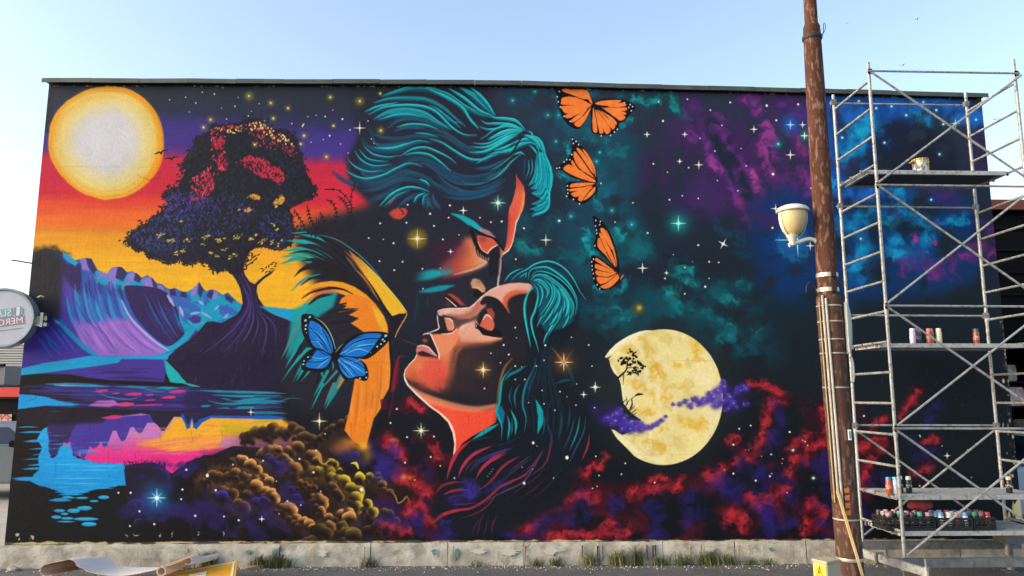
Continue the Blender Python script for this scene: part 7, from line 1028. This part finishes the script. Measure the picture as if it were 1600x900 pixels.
lpp('cable', MB().path([(3.34, -1.66, 2.92), (3.3, -1.67, 3.04), (3.25, -1.68, 3.07), (3.215, -1.68, 3.03), (3.21, -1.68, 2.96)], .005, 5), M['black_wrap'])
b = MB(); V = []; F = []; prof = [(.0, .0), (.04, .02), (.06, .06), (.074, .16), (.08, .30), (.072, .42), (.05, .50), (.0, .53)]; n = 12
for d_, zz in prof:
    for k_ in range(n): t = -math.pi/2+math.pi*k_/(n-1); V.append((3.575+max(d_, .004)*math.cos(t), -1.66+.1*math.sin(t)*(.4+.6*min(1, d_/.04)), 2.335+zz))
b.add(V, [(i*n+k_, i*n+k_+1, (i+1)*n+k_+1, (i+1)*n+k_) for i in range(len(prof)-1) for k_ in range(n-1)]+[tuple(i*n for i in range(len(prof))), tuple(i*n+n-1 for i in range(len(prof)))[::-1]]); lpp('side_housing', b, M['grey_plastic'], smooth=True)
lpp('side_handle', MB().path([(3.60, -1.68, 2.31), (3.625, -1.69, 2.30), (3.635, -1.69, 2.25), (3.635, -1.69, 2.12), (3.628, -1.69, 2.07), (3.60, -1.68, 2.06)], .012, 8), M['grey_plastic'], smooth=True)
lpp('number_plate', MB().box(3.512, -1.7525, 1.50, 3.542, -1.7445, 1.60), M['label_white']); lpp('plate_strip', MB().box(3.518, -1.7555, 1.515, 3.536, -1.7535, 1.585), M['label_blue'])
for zz, h_ in ((1.0, .05), (.93, .05), (.855, .055), (.79, .05)): lpp('tape_mark', MB().add([(3.448, -1.744, zz), (3.49, -1.7455, zz), (3.49, -1.7455, zz+h_), (3.446, -1.7435, zz+h_*.8), (3.448, -1.73, zz), (3.49, -1.73, zz), (3.49, -1.73, zz+h_), (3.446, -1.73, zz+h_*.8)], [(0, 1, 2, 3), (7, 6, 5, 4), (0, 4, 5, 1), (1, 5, 6, 2), (2, 6, 7, 3), (3, 7, 4, 0)]), M['tape'])
# the bowl lamp on its bent arm
LX, LY = 3.142, -1.62
lamp = lpp('lamp_bowl', MB().lathe([(.012, 3.555), (.06, 3.575), (.095, 3.615), (.12, 3.67), (.134, 3.73), (.139, 3.80), (.139, 3.825)], 32, (LX, LY, 0)), M['lamp_bowl'], smooth=True)
cp = MB().lathe([(.13, 3.818), (.162, 3.812), (.166, 3.822), (.160, 3.838), (.14, 3.86), (.10, 3.878), (.05, 3.888), (.01, 3.89)], 32, (LX, LY, 0)).build('lamp_cap', M['lamp_white'], None, smooth=True); cp.parent = lp_; cp.matrix_parent_inverse = lamp.matrix_parent_inverse
for sgn in (-1, 1):
    V = []; F = []; pr_ = [(.145, 3.815), (.144, 3.75), (.135, 3.69), (.112, 3.62), (.075, 3.565), (.025, 3.53)]
    for r_, zz in pr_:
        for a in (-.38, -.13, .13, .38): t = (math.pi if sgn < 0 else 0)+a+(.12 if sgn > 0 else -.12); V.append((LX+math.cos(t)*r_, LY+math.sin(t)*r_, zz))
        for a in (.38, -.38): t = (math.pi if sgn < 0 else 0)+a+(.12 if sgn > 0 else -.12); V.append((LX+math.cos(t)*(r_-.006), LY+math.sin(t)*(r_-.006), zz))
    for i in range(len(pr_)-1):
        for k_ in range(6): F.append((i*6+k_, i*6+(k_+1) % 6, (i+1)*6+(k_+1) % 6, (i+1)*6+k_))
    lpp('lamp_rib', MB().add(V, F), M['lamp_white'], smooth=True)
lpp('lamp_neck', MB().lathe([(.03, 3.46), (.032, 3.50), (.045, 3.53), (.062, 3.565), (.05, 3.57)], 20, (LX-.02, LY, 0)), M['lamp_white'], smooth=True)
lpp('lamp_arm', MB().path([(3.085, -1.62, 3.462), (3.13, -1.62, 3.478), (3.2, -1.62, 3.502), (3.26, -1.62, 3.522), (3.31, -1.62, 3.53), (3.35, -1.62, 3.52), (3.385, -1.62, 3.49)], [.024, .024, .023, .022, .021, .021, .021], 12), M['lamp_white'], smooth=True)
# lath leaning on the post
o = MB(); p0, p1 = Vector((3.56, -1.90, GZ)), Vector((3.375, -1.735, 1.02)); d = (p1-p0).normalized(); a = Vector((1, 0, .18)).normalized()*.012; bb = d.cross(a).normalized()*.007
o.add([p0-a-bb, p0+a-bb, p0+a+bb, p0-a+bb, p1-a-bb, p1+a-bb, p1+a+bb, p1-a+bb], [(0, 3, 2, 1), (4, 5, 6, 7), (0, 1, 5, 4), (1, 2, 6, 5), (2, 3, 7, 6), (3, 0, 4, 7)]); tag(o.build('wooden_lath', M['lath']), 'thin pale wooden lath leaning against the rusty lamp post', 'wood strip')
# meter cabinet with a warning sign
cb = empty('electric_cabinet', (3.11, -2.0, GZ), 'small cream electric cabinet with yellow warning sign below the lamp post', 'cabinet', rz=math.radians(30))
MB().box(-.10, -.075, 0, .10, .075, .44).build('cabinet_body', M['box_cream'], cb, bevel=.006); MB().box(-.106, -.081, .441, .106, .081, .462).build('cabinet_lid', M['box_cream'], cb, bevel=.004)
MB().box(-.1035, -.055, .18, -.1012, .055, .42).build('warning_sign', M['yellow'], cb)
b = MB(); 
for P in ([(0, .395), (.012, .35), (.0, .352), (.008, .315), (-.010, .362), (.003, .36)], [(-.045, .24), (.045, .24), (.045, .234), (-.045, .234)]):
    n = len(P); V = [(-.1062, y_, z_) for y_, z_ in P]+[(-.1039, y_, z_) for y_, z_ in P]; b.add(V, [tuple(range(n)), tuple(range(2*n-1, n-1, -1))]+[(q, (q+1) % n, n+(q+1) % n, n+q) for q in range(n)])
for y0, z0_, y1, z1_ in ((-.04, .29, 0, .41), (0, .41, .04, .29), (.04, .29, -.04, .29)): b.tube((-.1045, y0, z0_), (-.1045, y1, z1_), .003, n=5)
b.build('warning_symbol', M['black'], cb); MB().box(.085, -.0775, .2, .092, -.0755, .26).build('keyhole', M['steel_dark'], cb)
# ============================================================ sheets and board on the ground at the left
def ribbon(name, prof, y0, y1, skew, th, mats, label, cat, ny=5, wav=.01):
    """a bent sheet: profile points in x, z swept across y"""
    n = len(prof); V = []; F = []; mi = []; R = random.Random(len(prof))
    nor = []
    for i in range(n):
        a, c = prof[max(i-1, 0)], prof[min(i+1, n-1)]; dx, dz = c[0]-a[0], c[1]-a[1]; l = math.hypot(dx, dz); nor.append((-dz/l, dx/l))
    for side in (1, -1):
        for j in range(ny+1):
            t = j/ny
            for i, (x, zz) in enumerate(prof): V.append((x+skew*t+nor[i][0]*th/2*side, y0+(y1-y0)*t, zz*(1-.12*t)+wav*math.sin(x*7+t*3)+nor[i][1]*th/2*side))
    N_ = n*(ny+1); b = MB()
    top = [(j*n+i, j*n+i+1, (j+1)*n+i+1, (j+1)*n+i) for j in range(ny) for i in range(n-1)]; botf = [(N_+a, N_+d_, N_+c, N_+b_) for a, b_, c, d_ in top]
    edge = []
    for i in range(n-1): edge += [(i, N_+i, N_+i+1, i+1), (ny*n+i, ny*n+i+1, N_+ny*n+i+1, N_+ny*n+i)]
    for j in range(ny): edge += [(j*n, (j+1)*n, N_+(j+1)*n, N_+j*n), (j*n+n-1, N_+j*n+n-1, N_+(j+1)*n+n-1, (j+1)*n+n-1)]
    b.v = V; b.f = [list(f_) for f_ in top+botf+edge]; b.m = [0]*len(top)+[1]*(len(botf)+len(edge))
    me = bpy.data.meshes.new(name); me.from_pydata(b.v, [], b.f)
    for m_ in mats: me.materials.append(m_)
    for p_, k_ in zip(me.polygons, b.m): p_.material_index = k_; p_.use_smooth = True
    try: me.set_sharp_from_angle(angle=math.radians(50))
    except Exception: pass
    return tag(link(name, me), label, cat)
curl = [(-4.50+.06*math.cos(a), .175+.055*math.sin(a)) for a in np.linspace(-2.6, -4.9, 9)]
ribbon('floor_sheet', [(-4.47, .10), (-4.53, .095), (-4.585, .13), (-4.59, .18), (-4.555, .21), (-4.48, .225), (-4.38, .238), (-4.31, .252), (-4.26, .235), (-4.2, .185), (-4.12, .135), (-4.0, .112), (-3.88, .10), (-3.76, .10), (-3.64, .108), (-3.52, .125), (-3.40, .145), (-3.28, .185), (-3.17, .232), (-3.12, .26), (-3.085, .272), (-3.06, .25), (-3.07, .215), (-3.105, .20), (-3.13, .215)], -.92, -.56, .16, .005, (M['sheet_top'], M['sheet_tan']), 'white floor covering sheet with curled ends and tan underside on the ground', 'floor sheet', 6)
rp = [(-4.62+.05*math.cos(a)*(1-.03*k_), .045+.05*math.sin(a)*(1-.03*k_)) for k_, a in enumerate(np.linspace(0, 8.6, 22))]
ribbon('rolled_sheet', rp+[(-4.60, GZ+.012), (-4.45, GZ+.012), (-4.2, GZ+.012), (-4.0, GZ+.012)], -1.0, -.66, .06, .008, (M['sheet_tan'], M['sheet_tan']), 'tan rolled sheet end beneath the white floor covering', 'roll', 4, .0)
rp = [(-3.36+.055*math.cos(a)*(1-.03*k_), .115+.055*math.sin(a)*(1-.03*k_)) for k_, a in enumerate(np.linspace(0, 9.4, 24))]
t = MB(); V = []; F = []; n = 18
for j in range(5):
    for r_ in (.05, .036):
        for k_ in range(n): a = 2*math.pi*k_/n; V.append((-3.36+.06*j*.9+math.cos(a)*r_, -.93+.075*j, .135+.014*j+math.sin(a)*r_))
for j in range(4):
    for k_ in range(n):
        k2 = (k_+1) % n; F += [(j*2*n+k_, j*2*n+k2, (j+1)*2*n+k2, (j+1)*2*n+k_), (j*2*n+n+k2, j*2*n+n+k_, (j+1)*2*n+n+k_, (j+1)*2*n+n+k2)]
for k_ in range(n): k2 = (k_+1) % n; F += [(k_, n+k_, n+k2, k2), (8*n+k2, 9*n+k2, 9*n+k_, 8*n+k_)]
tag(t.add(V, F).build('cardboard_tube', M['sheet_tan'], None, smooth=True), 'pale tan cardboard tube lying on the yellow board', 'tube')
e = empty('yellow_board', (-3.05, -.82, GZ), 'yellow printed board with pale stripes lying by the white sheet', 'board', rz=.25); e.rotation_euler.x = .20; e.rotation_euler.y = -.13
MB().box(-.42, -.2, .075, .42, .22, .087).build('panel', M['board_yellow'], e, bevel=.003)
b = MB(); b.box(-.36, .165, .0875, .40, .185, .0905); b.box(.37, -.18, .0875, .39, .163, .0905); b.build('white_border', M['board_white'], e)
for x0, x1 in ((-.30, -.1), (-.05, .12)): MB().box(x0, -.16, .0875, x1, .06, .0905).build('white_print', M['board_white'], e)
MB().box(-.40, -.18, .019, -.2, .2, .0745).build('support', M['wood_chip'], e)
# ============================================================ weeds, stones
def weed(x, y, h, w, n, seed, label, dry=.25):
    R = random.Random(seed); b = MB()
    for _ in range(n):
        bx, by = x+R.gauss(0, w*.35), y+R.uniform(-.03, .03); a = R.uniform(0, 6.28); L_ = h*R.uniform(.45, 1.1); lean = R.uniform(.15, .75)*L_; wd = R.uniform(.002, .0042); dx, dy = math.cos(a), math.sin(a)*.6; P = []
        for t_ in (0, .4, .75, 1): P.append((bx+dx*lean*t_**1.8, min(-.05, by+dy*lean*t_**1.8), GZ+L_*t_*(1-.18*t_)))
        px_, py_ = -dy*wd, dx*wd; V = []
        for (X_, Y_, Z_), s in zip(P, (1, .9, .6, .05)): V += [(X_-px_*s-wd*s*.5, Y_-py_*s, Z_), (X_+px_*s+wd*s*.5, Y_+py_*s, Z_)]
        b.add(V, [(0, 1, 3, 2), (2, 3, 5, 4), (4, 5, 7, 6)], 1 if R.random() < dry else 0)
    o = b.build('weed_clump', [M['grass'], M['grass_dry']]); return tag(o, label, 'weeds', 'weed clumps along the plinth')
WD = [(-3.55, .14, .10, 60, 'low weed clump behind the right end of the white sheet'), (-3.2, .26, .12, 150, 'tall weed clump above the yellow board'), (-2.62, .20, .12, 90, 'thick weed clump left of the tan wood chip'), (-2.42, .21, .13, 130, 'bushy weed clump right of the yellow board'), (-2.3, .14, .08, 50, 'small weed tuft at the right of a bushy pair'), (-1.37, .15, .12, 70, 'low weed tuft below the golden clouds'), (-.12, .10, .09, 30, 'thin weed tuft below the woman\'s long hair'), (.55, .13, .14, 60, 'sparse weed tuft under the red smoke at mid wall'), (.80, .14, .12, 60, 'sparse weed tuft right of mid wall, before the teal drip'), (1.2, .19, .16, 90, 'spreading weed clump left of the black paint runs'), (1.52, .24, .16, 110, 'leaning weed clump at the black paint runs'), (1.73, .28, .1, 70, 'tallest weed stalks between the black paint runs'), (2.0, .16, .14, 80, 'dense weed clump below the moon'), (2.26, .2, .15, 70, 'loose weed clump right of the moon'), (2.55, .22, .16, 120, 'broad weed clump below the red clouds'), (2.8, .17, .14, 90, 'weed clump at the right of the broad one'), (3.05, .12, .1, 40, 'small weed tuft left of the lamp post'), (3.25, .10, .1, 40, 'faint weed tuft beside the lamp post foot')]
for i, (x, h, w, n, lab) in enumerate(WD): weed(x, -.085, h*1.0, w*1.15, int(n*1.5), 30+i, lab)
R = random.Random(6); b = MB()
for _ in range(2600):
    x = R.uniform(-5.7, 6.4); y = -.05-abs(R.gauss(0, .13)); s = R.choice([.003, .004, .006, .008, .012]); zz = GZ+s*.3
    V = [(x+R.uniform(.6, 1)*s*a_, y+R.uniform(.6, 1)*s*c_, zz+R.uniform(.6, 1)*s*d_*.7) for a_, c_, d_ in ((1, 0, 0), (-1, 0, 0), (0, 1, 0), (0, -1, 0), (0, 0, 1), (0, 0, -.8))]
    b.add(V, [(0, 2, 4), (2, 1, 4), (1, 3, 4), (3, 0, 4), (2, 0, 5), (1, 2, 5), (3, 1, 5), (0, 3, 5)], R.randint(0, 2) // 2)
tag(b.build('gravel', [M['gravel'], M['board_white']]), 'loose grey gravel and grit along the foot of the plinth', 'gravel', kind='stuff')
tag(MB().add([(-2.82, -.12, GZ+.002), (-2.60, -.08, GZ+.002), (-2.56, -.1, GZ+.002), (-2.74, -.16, GZ+.002), (-2.82, -.12, GZ+.016), (-2.60, -.08, GZ+.045), (-2.56, -.1, GZ+.04), (-2.74, -.16, GZ+.016)], [(0, 3, 2, 1), (4, 5, 6, 7), (0, 1, 5, 4), (1, 2, 6, 5), (2, 3, 7, 6), (3, 0, 4, 7)]).build('wood_chip', M['wood_chip']), 'flat tan wood chip on the asphalt by the weeds', 'wood chip')
def rock(x, y, s, label):
    R = random.Random(int(x*100)); b = MB(); V = []; n = 8
    for i in range(5):
        for k_ in range(n): a = 2*math.pi*k_/n; ph = .15+i*.62; q = s*R.uniform(.8, 1.15); V.append((math.cos(a)*math.sin(ph)*q, math.sin(a)*math.sin(ph)*q*.7, (math.cos(ph)+.7)*q*.45))
    b.add(V, [(i*n+k_, i*n+(k_+1) % n, (i+1)*n+(k_+1) % n, (i+1)*n+k_) for i in range(4) for k_ in range(n)]+[tuple(range(n))[::-1]]); o = b.build('stone', M['concrete'], None); o.location = (x, y, GZ-.01); tag(o, label, 'stone')
rock(-4.98, -.16, .05, 'grey stone at the left foot of the plinth'); rock(-5.35, -.12, .07, 'broken concrete lump at the left corner of the plinth'); rock(-.62, -.12, .03, 'small dark stone at the foot of the plinth below the clouds')
# ============================================================ round sign at the left corner
sg = empty('round_sign', (-5.70, -.14, 2.83), 'round translucent shop sign with mirrored lettering on the left wall corner', 'sign', rz=.12)
n = 48; r_ = .345
def ring(prof, name, m, parent):
    V = []; F = []
    for rr, y in prof:
        for k_ in range(n): a = 2*math.pi*k_/n; V.append((math.cos(a)*rr, y, math.sin(a)*rr))
    for i in range(len(prof)-1):
        for k_ in range(n): F.append((i*n+k_, i*n+(k_+1) % n, (i+1)*n+(k_+1) % n, (i+1)*n+k_))
    return MB().add(V, F+([tuple(range(n))] if name == 'face' else [])+([tuple(range((len(prof)-1)*n, len(prof)*n))] if name == 'face' else [])).build(name, m, parent, smooth=True)
fc = ring([(r_-.028, -.062), (r_-.028, .062)], 'face', M['sign_face'], sg); ring([(r_-.03, -.06), (r_-.02, -.078), (r_, -.08), (r_+.006, -.06), (r_, -.03), (r_, .03), (r_+.006, .06), (r_, .08), (r_-.02, .078), (r_-.03, .06)], 'rim', M['sign_rim'], sg)
def text(s, size, x, zz, m, parent, mirror=-1, y=-.0665):
    cu = bpy.data.curves.new('lettering', 'FONT'); cu.body = s; cu.size = size; cu.extrude = .0008; cu.align_x = 'LEFT'; cu.resolution_u = 3
    tmp = bpy.data.objects.new('tmp', cu); COL.objects.link(tmp); dg = bpy.context.evaluated_depsgraph_get(); me = bpy.data.meshes.new_from_object(tmp.evaluated_get(dg)); bpy.data.objects.remove(tmp); me.name = 'lettering'; me.materials.clear(); me.materials.append(m)
    me.transform(Matrix(((mirror, 0, 0, x), (0, 0, -1, y), (0, 1, 0, zz), (0, 0, 0, 1)))); me.flip_normals() if mirror < 0 else None
    return link('lettering', me, parent)
TI = Matrix.Rotation(-.14, 4, 'Y')
grp = empty('print', (0, 0, 0)); bpy.data.objects.remove(grp)
def slab(x0, z0_, x1, z1_, m, nm): o = MB().box(x0, -.0655, z0_, x1, -.0635, z1_).build(nm, m, sg); o.rotation_euler.y = -.16; return o
slab(-.26, .0, .115, .10, M['sign_green'], 'green_bar'); slab(-.30, -.105, .235, -.005, M['sign_pink'], 'pink_bar')
for s, sz, x, zz in (('SUPER', .11, .105, .012), ('MERCA', .105, .225, -.093)): o = text(s, sz, x, zz, M['sign_text'], sg); o.rotation_euler.y = -.16; o.name = 'lettering'
o = slab(-.2, -.155, .21, -.146, M['sign_rim'], 'small_print'); 
b = MB(); V = [];
for k_ in range(28): a = 2*math.pi*k_/28; V.append((.175+math.cos(a)*.056, math.sin(a)*.06+.052))
b.prism(V, -.0672, -.0652); o = b.build('logo_disc', M['sign_green'], sg); o.rotation_euler.y = -.16
b = MB().prism([(.15, .0), (.185, .0), (.20, .10), (.165, .105)], -.0692, -.0675); o = b.build('logo_stripe', M['sign_text'], sg); o.rotation_euler.y = -.16; b = MB().prism([(.128, .03), (.148, .0), (.162, .10), (.14, .09)], -.0692, -.0675); o = b.build('logo_stripe', M['sign_pink'], sg); o.rotation_euler.y = -.16
b = MB().box(.28, -.02, -.02, .46, .02, .03).box(.28, -.03, -.09, .47, .03, -.05).box(.40, -.045, -.10, .43, .045, .07); b.build('wall_bracket', M['tin'], sg); MB().box(.33, -.035, -.06, .41, .035, .02).build('bracket_clamp', M['box_cream'], sg)
MB().path([(.40, 0, .26), (.37, -.01, .27), (.33, 0, .25)], .012, 6).build('bracket_hook', M['box_cream'], sg)
# ============================================================ supermarket, awning and cars at the far left
sh = empty('supermarket', (-20, 14, GZ), 'grey slatted supermarket with a red fascia band behind the left corner', 'building')
def shp(name, mb, m): o = mb.build(name, m, None); o.parent = sh; o.matrix_parent_inverse = Matrix.Translation((20, -14, -GZ)); return o
shp('wall', MB().box(-32, 14.1, GZ, -9.5, 24, 3.5), M['plaster']); shp('red_fascia', MB().box(-32.05, 13.8, 1.92, -9.45, 14.06, 2.2), M['red'])
for k_ in range(17): zz = 2.215+k_*.078; shp('cladding_slat', MB().box(-32.02, 13.98, zz, -9.47, 14.09, zz+.058), M['shop_slat'])
for k_ in range(7):
    x0 = -30+k_*2.7; w_ = shp('window', MB().box(x0, 14.02, .35, x0+2.5, 14.09, 1.86), M['dark']); MB().box(x0+.06, 14.0, .41, x0+2.44, 14.015, 1.8).build('pane', M['glass'], None).parent = sh; sh.children[-1].matrix_parent_inverse = Matrix.Translation((20, -14, -GZ))
    if k_ in (4, 5): shp('poster', MB().box(x0+.5, 13.985, .6, x0+1.3, 13.996, 1.35), M['poster']); shp('poster', MB().box(x0+1.5, 13.985, .55, x0+2.2, 13.996, 1.4), M['poster'])
aw = empty('market_awning', (-12.8, 9.5, GZ), 'grey fabric market awning on dark struts before the red fascia', 'awning')
def awp(name, mb, m): o = mb.build(name, m, None); o.parent = aw; o.matrix_parent_inverse = Matrix.Translation((12.8, -9.5, -GZ)); return o
awp('canopy', MB().add([(-15.2, 8.6, 2.1), (-11.2, 8.6, 2.62), (-11.2, 10.6, 2.62), (-15.2, 10.6, 2.1), (-15.2, 8.6, 2.06), (-11.2, 8.6, 2.2), (-11.2, 10.6, 2.2), (-15.2, 10.6, 2.06)], [(0, 1, 2, 3), (0, 4, 5, 1), (2, 6, 7, 3), (4, 7, 6, 5), (1, 5, 6, 2), (0, 3, 7, 4)]), M['awning'])
awp('edge_rail', MB().tube((-15.2, 8.58, 2.13), (-11.2, 8.58, 2.65), .03), M['dark'])
for x in (-15.0, -11.4): awp('pole', MB().tube((x, 8.65, GZ), (x, 8.65, 2.1), .03), M['dark'])
awp('strut', MB().tube((-13.0, 8.6, 1.75), (-11.4, 8.6, 2.18), .025), M['dark'])
def car(name, loc, rz, paint, label):
    c = empty(name, loc, label, 'car', rz=rz)
    prof = [(-2.05, .30), (-2.1, .55), (-2.02, .86), (-1.75, .95), (-1.05, 1.02), (1.25, 1.0), (1.85, .92), (2.08, .80), (2.12, .55), (2.08, .30)]
    lower = prof
    def loft(P, hw, name_, m, parent, tuck=.06, r=.05):
        V = []; n_ = len(P)
        for y, s in ((-hw+r*.3, .985), (-hw, 1.0), (hw, 1.0), (hw-r*.3, .985)):
            pass
        ys = [-hw-.0, -hw+tuck, hw-tuck, hw]
        b_ = MB(); b_.prism(P, -hw, hw); o_ = b_.build(name_, m, parent, bevel=.045); 
        for p_ in o_.data.polygons: p_.use_smooth = True
        try: o_.data.set_sharp_from_angle(angle=math.radians(40))
        except Exception: pass
        return o_
    loft(prof, .86, 'body', paint, c)
    cab = [(-1.55, .97), (-1.0, 1.36), (-.65, 1.42), (.45, 1.42), (.8, 1.36), (1.45, .97)]
    V = []; n_ = len(cab)
    for hw, (s0) in ((1, 0),):
        for sg_ in (-1, 1):
            for x, zz in cab: V.append((x, sg_*(.80-.26*(zz-.97)/.45*.62), zz))
    o_ = MB().add(V, [tuple(range(n_)), tuple(range(2*n_-1, n_-1, -1))]+[(k_, n_+k_, n_+(k_+1) % n_, (k_+1) % n_) for k_ in range(n_)]).build('cabin', paint, c, bevel=.03)
    def quad(name_, P, m):
        P = [Vector(p_) for p_ in P]; nn = (P[1]-P[0]).cross(P[2]-P[0]).normalized()*.006; ctr = Vector((0, 0, 1.0))
        if nn.dot(P[0]-ctr) < 0: nn = -nn
        b_ = MB().add([p_+nn for p_ in P]+[p_-nn for p_ in P], [(0, 1, 2, 3), (7, 6, 5, 4)]+[(k_, 4+k_, 4+(k_+1) % 4, (k_+1) % 4) for k_ in range(4)]); return b_.build(name_, m, c)
    def yy(zz, s): return s*(.802-.26*(zz-.97)/.45*.62)
    for s in (-1, 1):
        quad('side_window', [(-1.25, yy(1.03, s), 1.03), (-.12, yy(1.03, s), 1.03), (-.12, yy(1.34, s), 1.34), (-.85, yy(1.34, s), 1.34)], M['glass']); quad('side_window', [(-.04, yy(1.03, s), 1.03), (1.15, yy(1.03, s), 1.03), (.68, yy(1.34, s), 1.34), (-.04, yy(1.34, s), 1.34)], M['glass'])
        MB().box(-1.12, s*.84-(.0 if s > 0 else .12), .98, -.98, s*.84+(.12 if s > 0 else .0), 1.1).build('mirror', M['dark'], c, bevel=.02)
        MB().box(-2.09, s*.6-.16, .66, -1.99, s*.6+.16, .78).build('headlight', M['band'], c, bevel=.01); MB().box(2.03, s*.62-.16, .72, 2.11, s*.62+.16, .86).build('tail_light', M['lamp_red'], c, bevel=.01)
        for x in (-1.35, 1.35):
            w_ = MB().tube((x, s*.70, .31), (x, s*.885, .31), .31, n=24).build('wheel', M['tyre'], c, smooth=True); MB().tube((x, s*.80, .31), (x, s*.892, .31), .2, n=20).build('rim', M['rim'], w_, smooth=True)
        for x in (-.08,): MB().box(x+.15, s*.862-.006, .84, x+.32, s*.862+.006, .87).build('door_handle', M['dark'], c)
    quad('windscreen', [(-1.50, -.72, 1.02), (-1.50, .72, 1.02), (-1.04, .58, 1.335), (-1.04, -.58, 1.335)], M['glass']); quad('rear_window', [(1.40, -.72, 1.02), (1.40, .72, 1.02), (.86, .58, 1.33), (.86, -.58, 1.33)], M['glass'])
    return c
car('parked_car', (-10.12, 6.2, GZ+.02), math.radians(180+10), M['car_silver'], 'grey car parked at the left beyond the painted wall')
car('parked_car', (-13.4, 9.6, GZ+.02), math.radians(5), M['car_blue'], 'pale blue car parked behind the grey one under the awning')
# ============================================================ dark market shed at the far right
sd = empty('market_shed', (12, 6, GZ), 'dark open market shed with a red brown roof edge at the right', 'shed')
def sdp(name, mb, m): o = mb.build(name, m, None); o.parent = sd; o.matrix_parent_inverse = Matrix.Translation((-12, -6, -GZ)); return o
sdp('roof', MB().add([(8.2, 3.6, 5.38), (24, 3.6, 5.30), (24, 16, 5.0), (8.2, 16, 5.1), (8.2, 3.6, 5.30), (24, 3.6, 5.22), (24, 16, 4.92), (8.2, 16, 5.02)], [(0, 1, 2, 3), (4, 7, 6, 5), (0, 4, 5, 1), (1, 5, 6, 2), (2, 6, 7, 3), (3, 7, 4, 0)]), M['shaded_wall']); sdp('fascia', MB().box(8.15, 3.52, 5.22, 24.05, 3.594, 5.40), M['fascia'])
sdp('back_wall', MB().box(8.2, 15.8, GZ, 24, 15.95, 4.9), M['shaded_wall']); sdp('end_wall', MB().box(23.85, 3.7, GZ, 24, 15.79, 4.9), M['shaded_wall']); sdp('shade_panel', MB().box(8.25, 3.7, 2.75, 24, 3.78, 5.2), M['shaded_wall']); sdp('end_wall', MB().box(8.22, 3.8, GZ, 8.3, 15.79, 4.95), M['shaded_wall'])  # dark front sheet and walls stand in for shade under the roof
for x in (8.35, 12.2, 16.1, 20): sdp('post', MB().box(x, 3.62, GZ, x+.12, 3.69, 5.2), M['dark'])
for k_ in range(6): sdp('shade_panel_batten', MB().box(8.25, 3.66, 2.9+k_*.4, 24, 3.698, 2.93+k_*.4), M['dark'])
st = empty('goods_rack', (9.75, 4.6, GZ), 'metal rack stacked with boxes inside the dark shed', 'rack')
for x in (-.55, .55):
    for y in (-.2, .2): MB().box(x-.02, y-.02, 0, x+.02, y+.02, 2.7).build('upright', M['dark'], st)
for zz in (.5, 1.2, 1.75, 2.2): MB().box(-.57, -.22, zz, .57, .22, zz+.03).build('shelf', M['dark'], st)
for x, zz, w_, h_, m, lab, nm in ((9.55, 2.23, .4, .3, M['white_bag'], 'white sack on the upper shelf in the dark shed', 'sack'), (9.6, 1.78, .5, .34, M['pink_box'], 'pink and white box on the middle shelf in the dark shed', 'carton'), (9.95, 1.23, .3, .3, M['pink_box'], 'small pink box on the low shelf in the dark shed', 'carton')): tag(MB().box(x-w_/2, 4.44, GZ+zz+.001, x+w_/2, 4.76, GZ+zz+h_).build(nm, m, None, bevel=.02), lab, 'box')
car('parked_car', (9.05, 1.75, GZ+.02), math.radians(-8), M['car_blue'], 'pale blue car parked beside the right end of the painted wall')
# birds far up
def bird(x, y, zz, s, rz, label):
    b = MB(); b.path([(-.10*s, 0, 0), (-.03*s, 0, .01*s), (.05*s, 0, .012*s), (.11*s, 0, .004*s)], [.008*s, .03*s, .028*s, .006*s], 7)
    for k_ in (-1, 1): b.add([(.05*s, 0, .02*s), (-.03*s, 0, .02*s), (-.06*s, k_*.14*s, .06*s), (.02*s, k_*.14*s, .065*s), (-.07*s, k_*.28*s, .03*s)], [(0, 1, 2, 3), (3, 2, 4)])
    o = b.build('bird', M['bird'], None); o.location = (x, y, zz); o.rotation_euler.z = rz; tag(o, label, 'bird', 'birds high in the sky')
bird(9.01, 6, 9.09, .26, .5, 'small dark bird in the sky above the scaffold'); bird(10.95, 6, 7.87, .3, 1.2, 'small dark bird in the sky right of the scaffold'); bird(9.41, 6, 10.17, .24, .2, 'small dark bird near the top of the sky at right'); bird(7.83, 6, 10.05, .18, .9, 'tiny dark bird in the sky right of the lamp post')
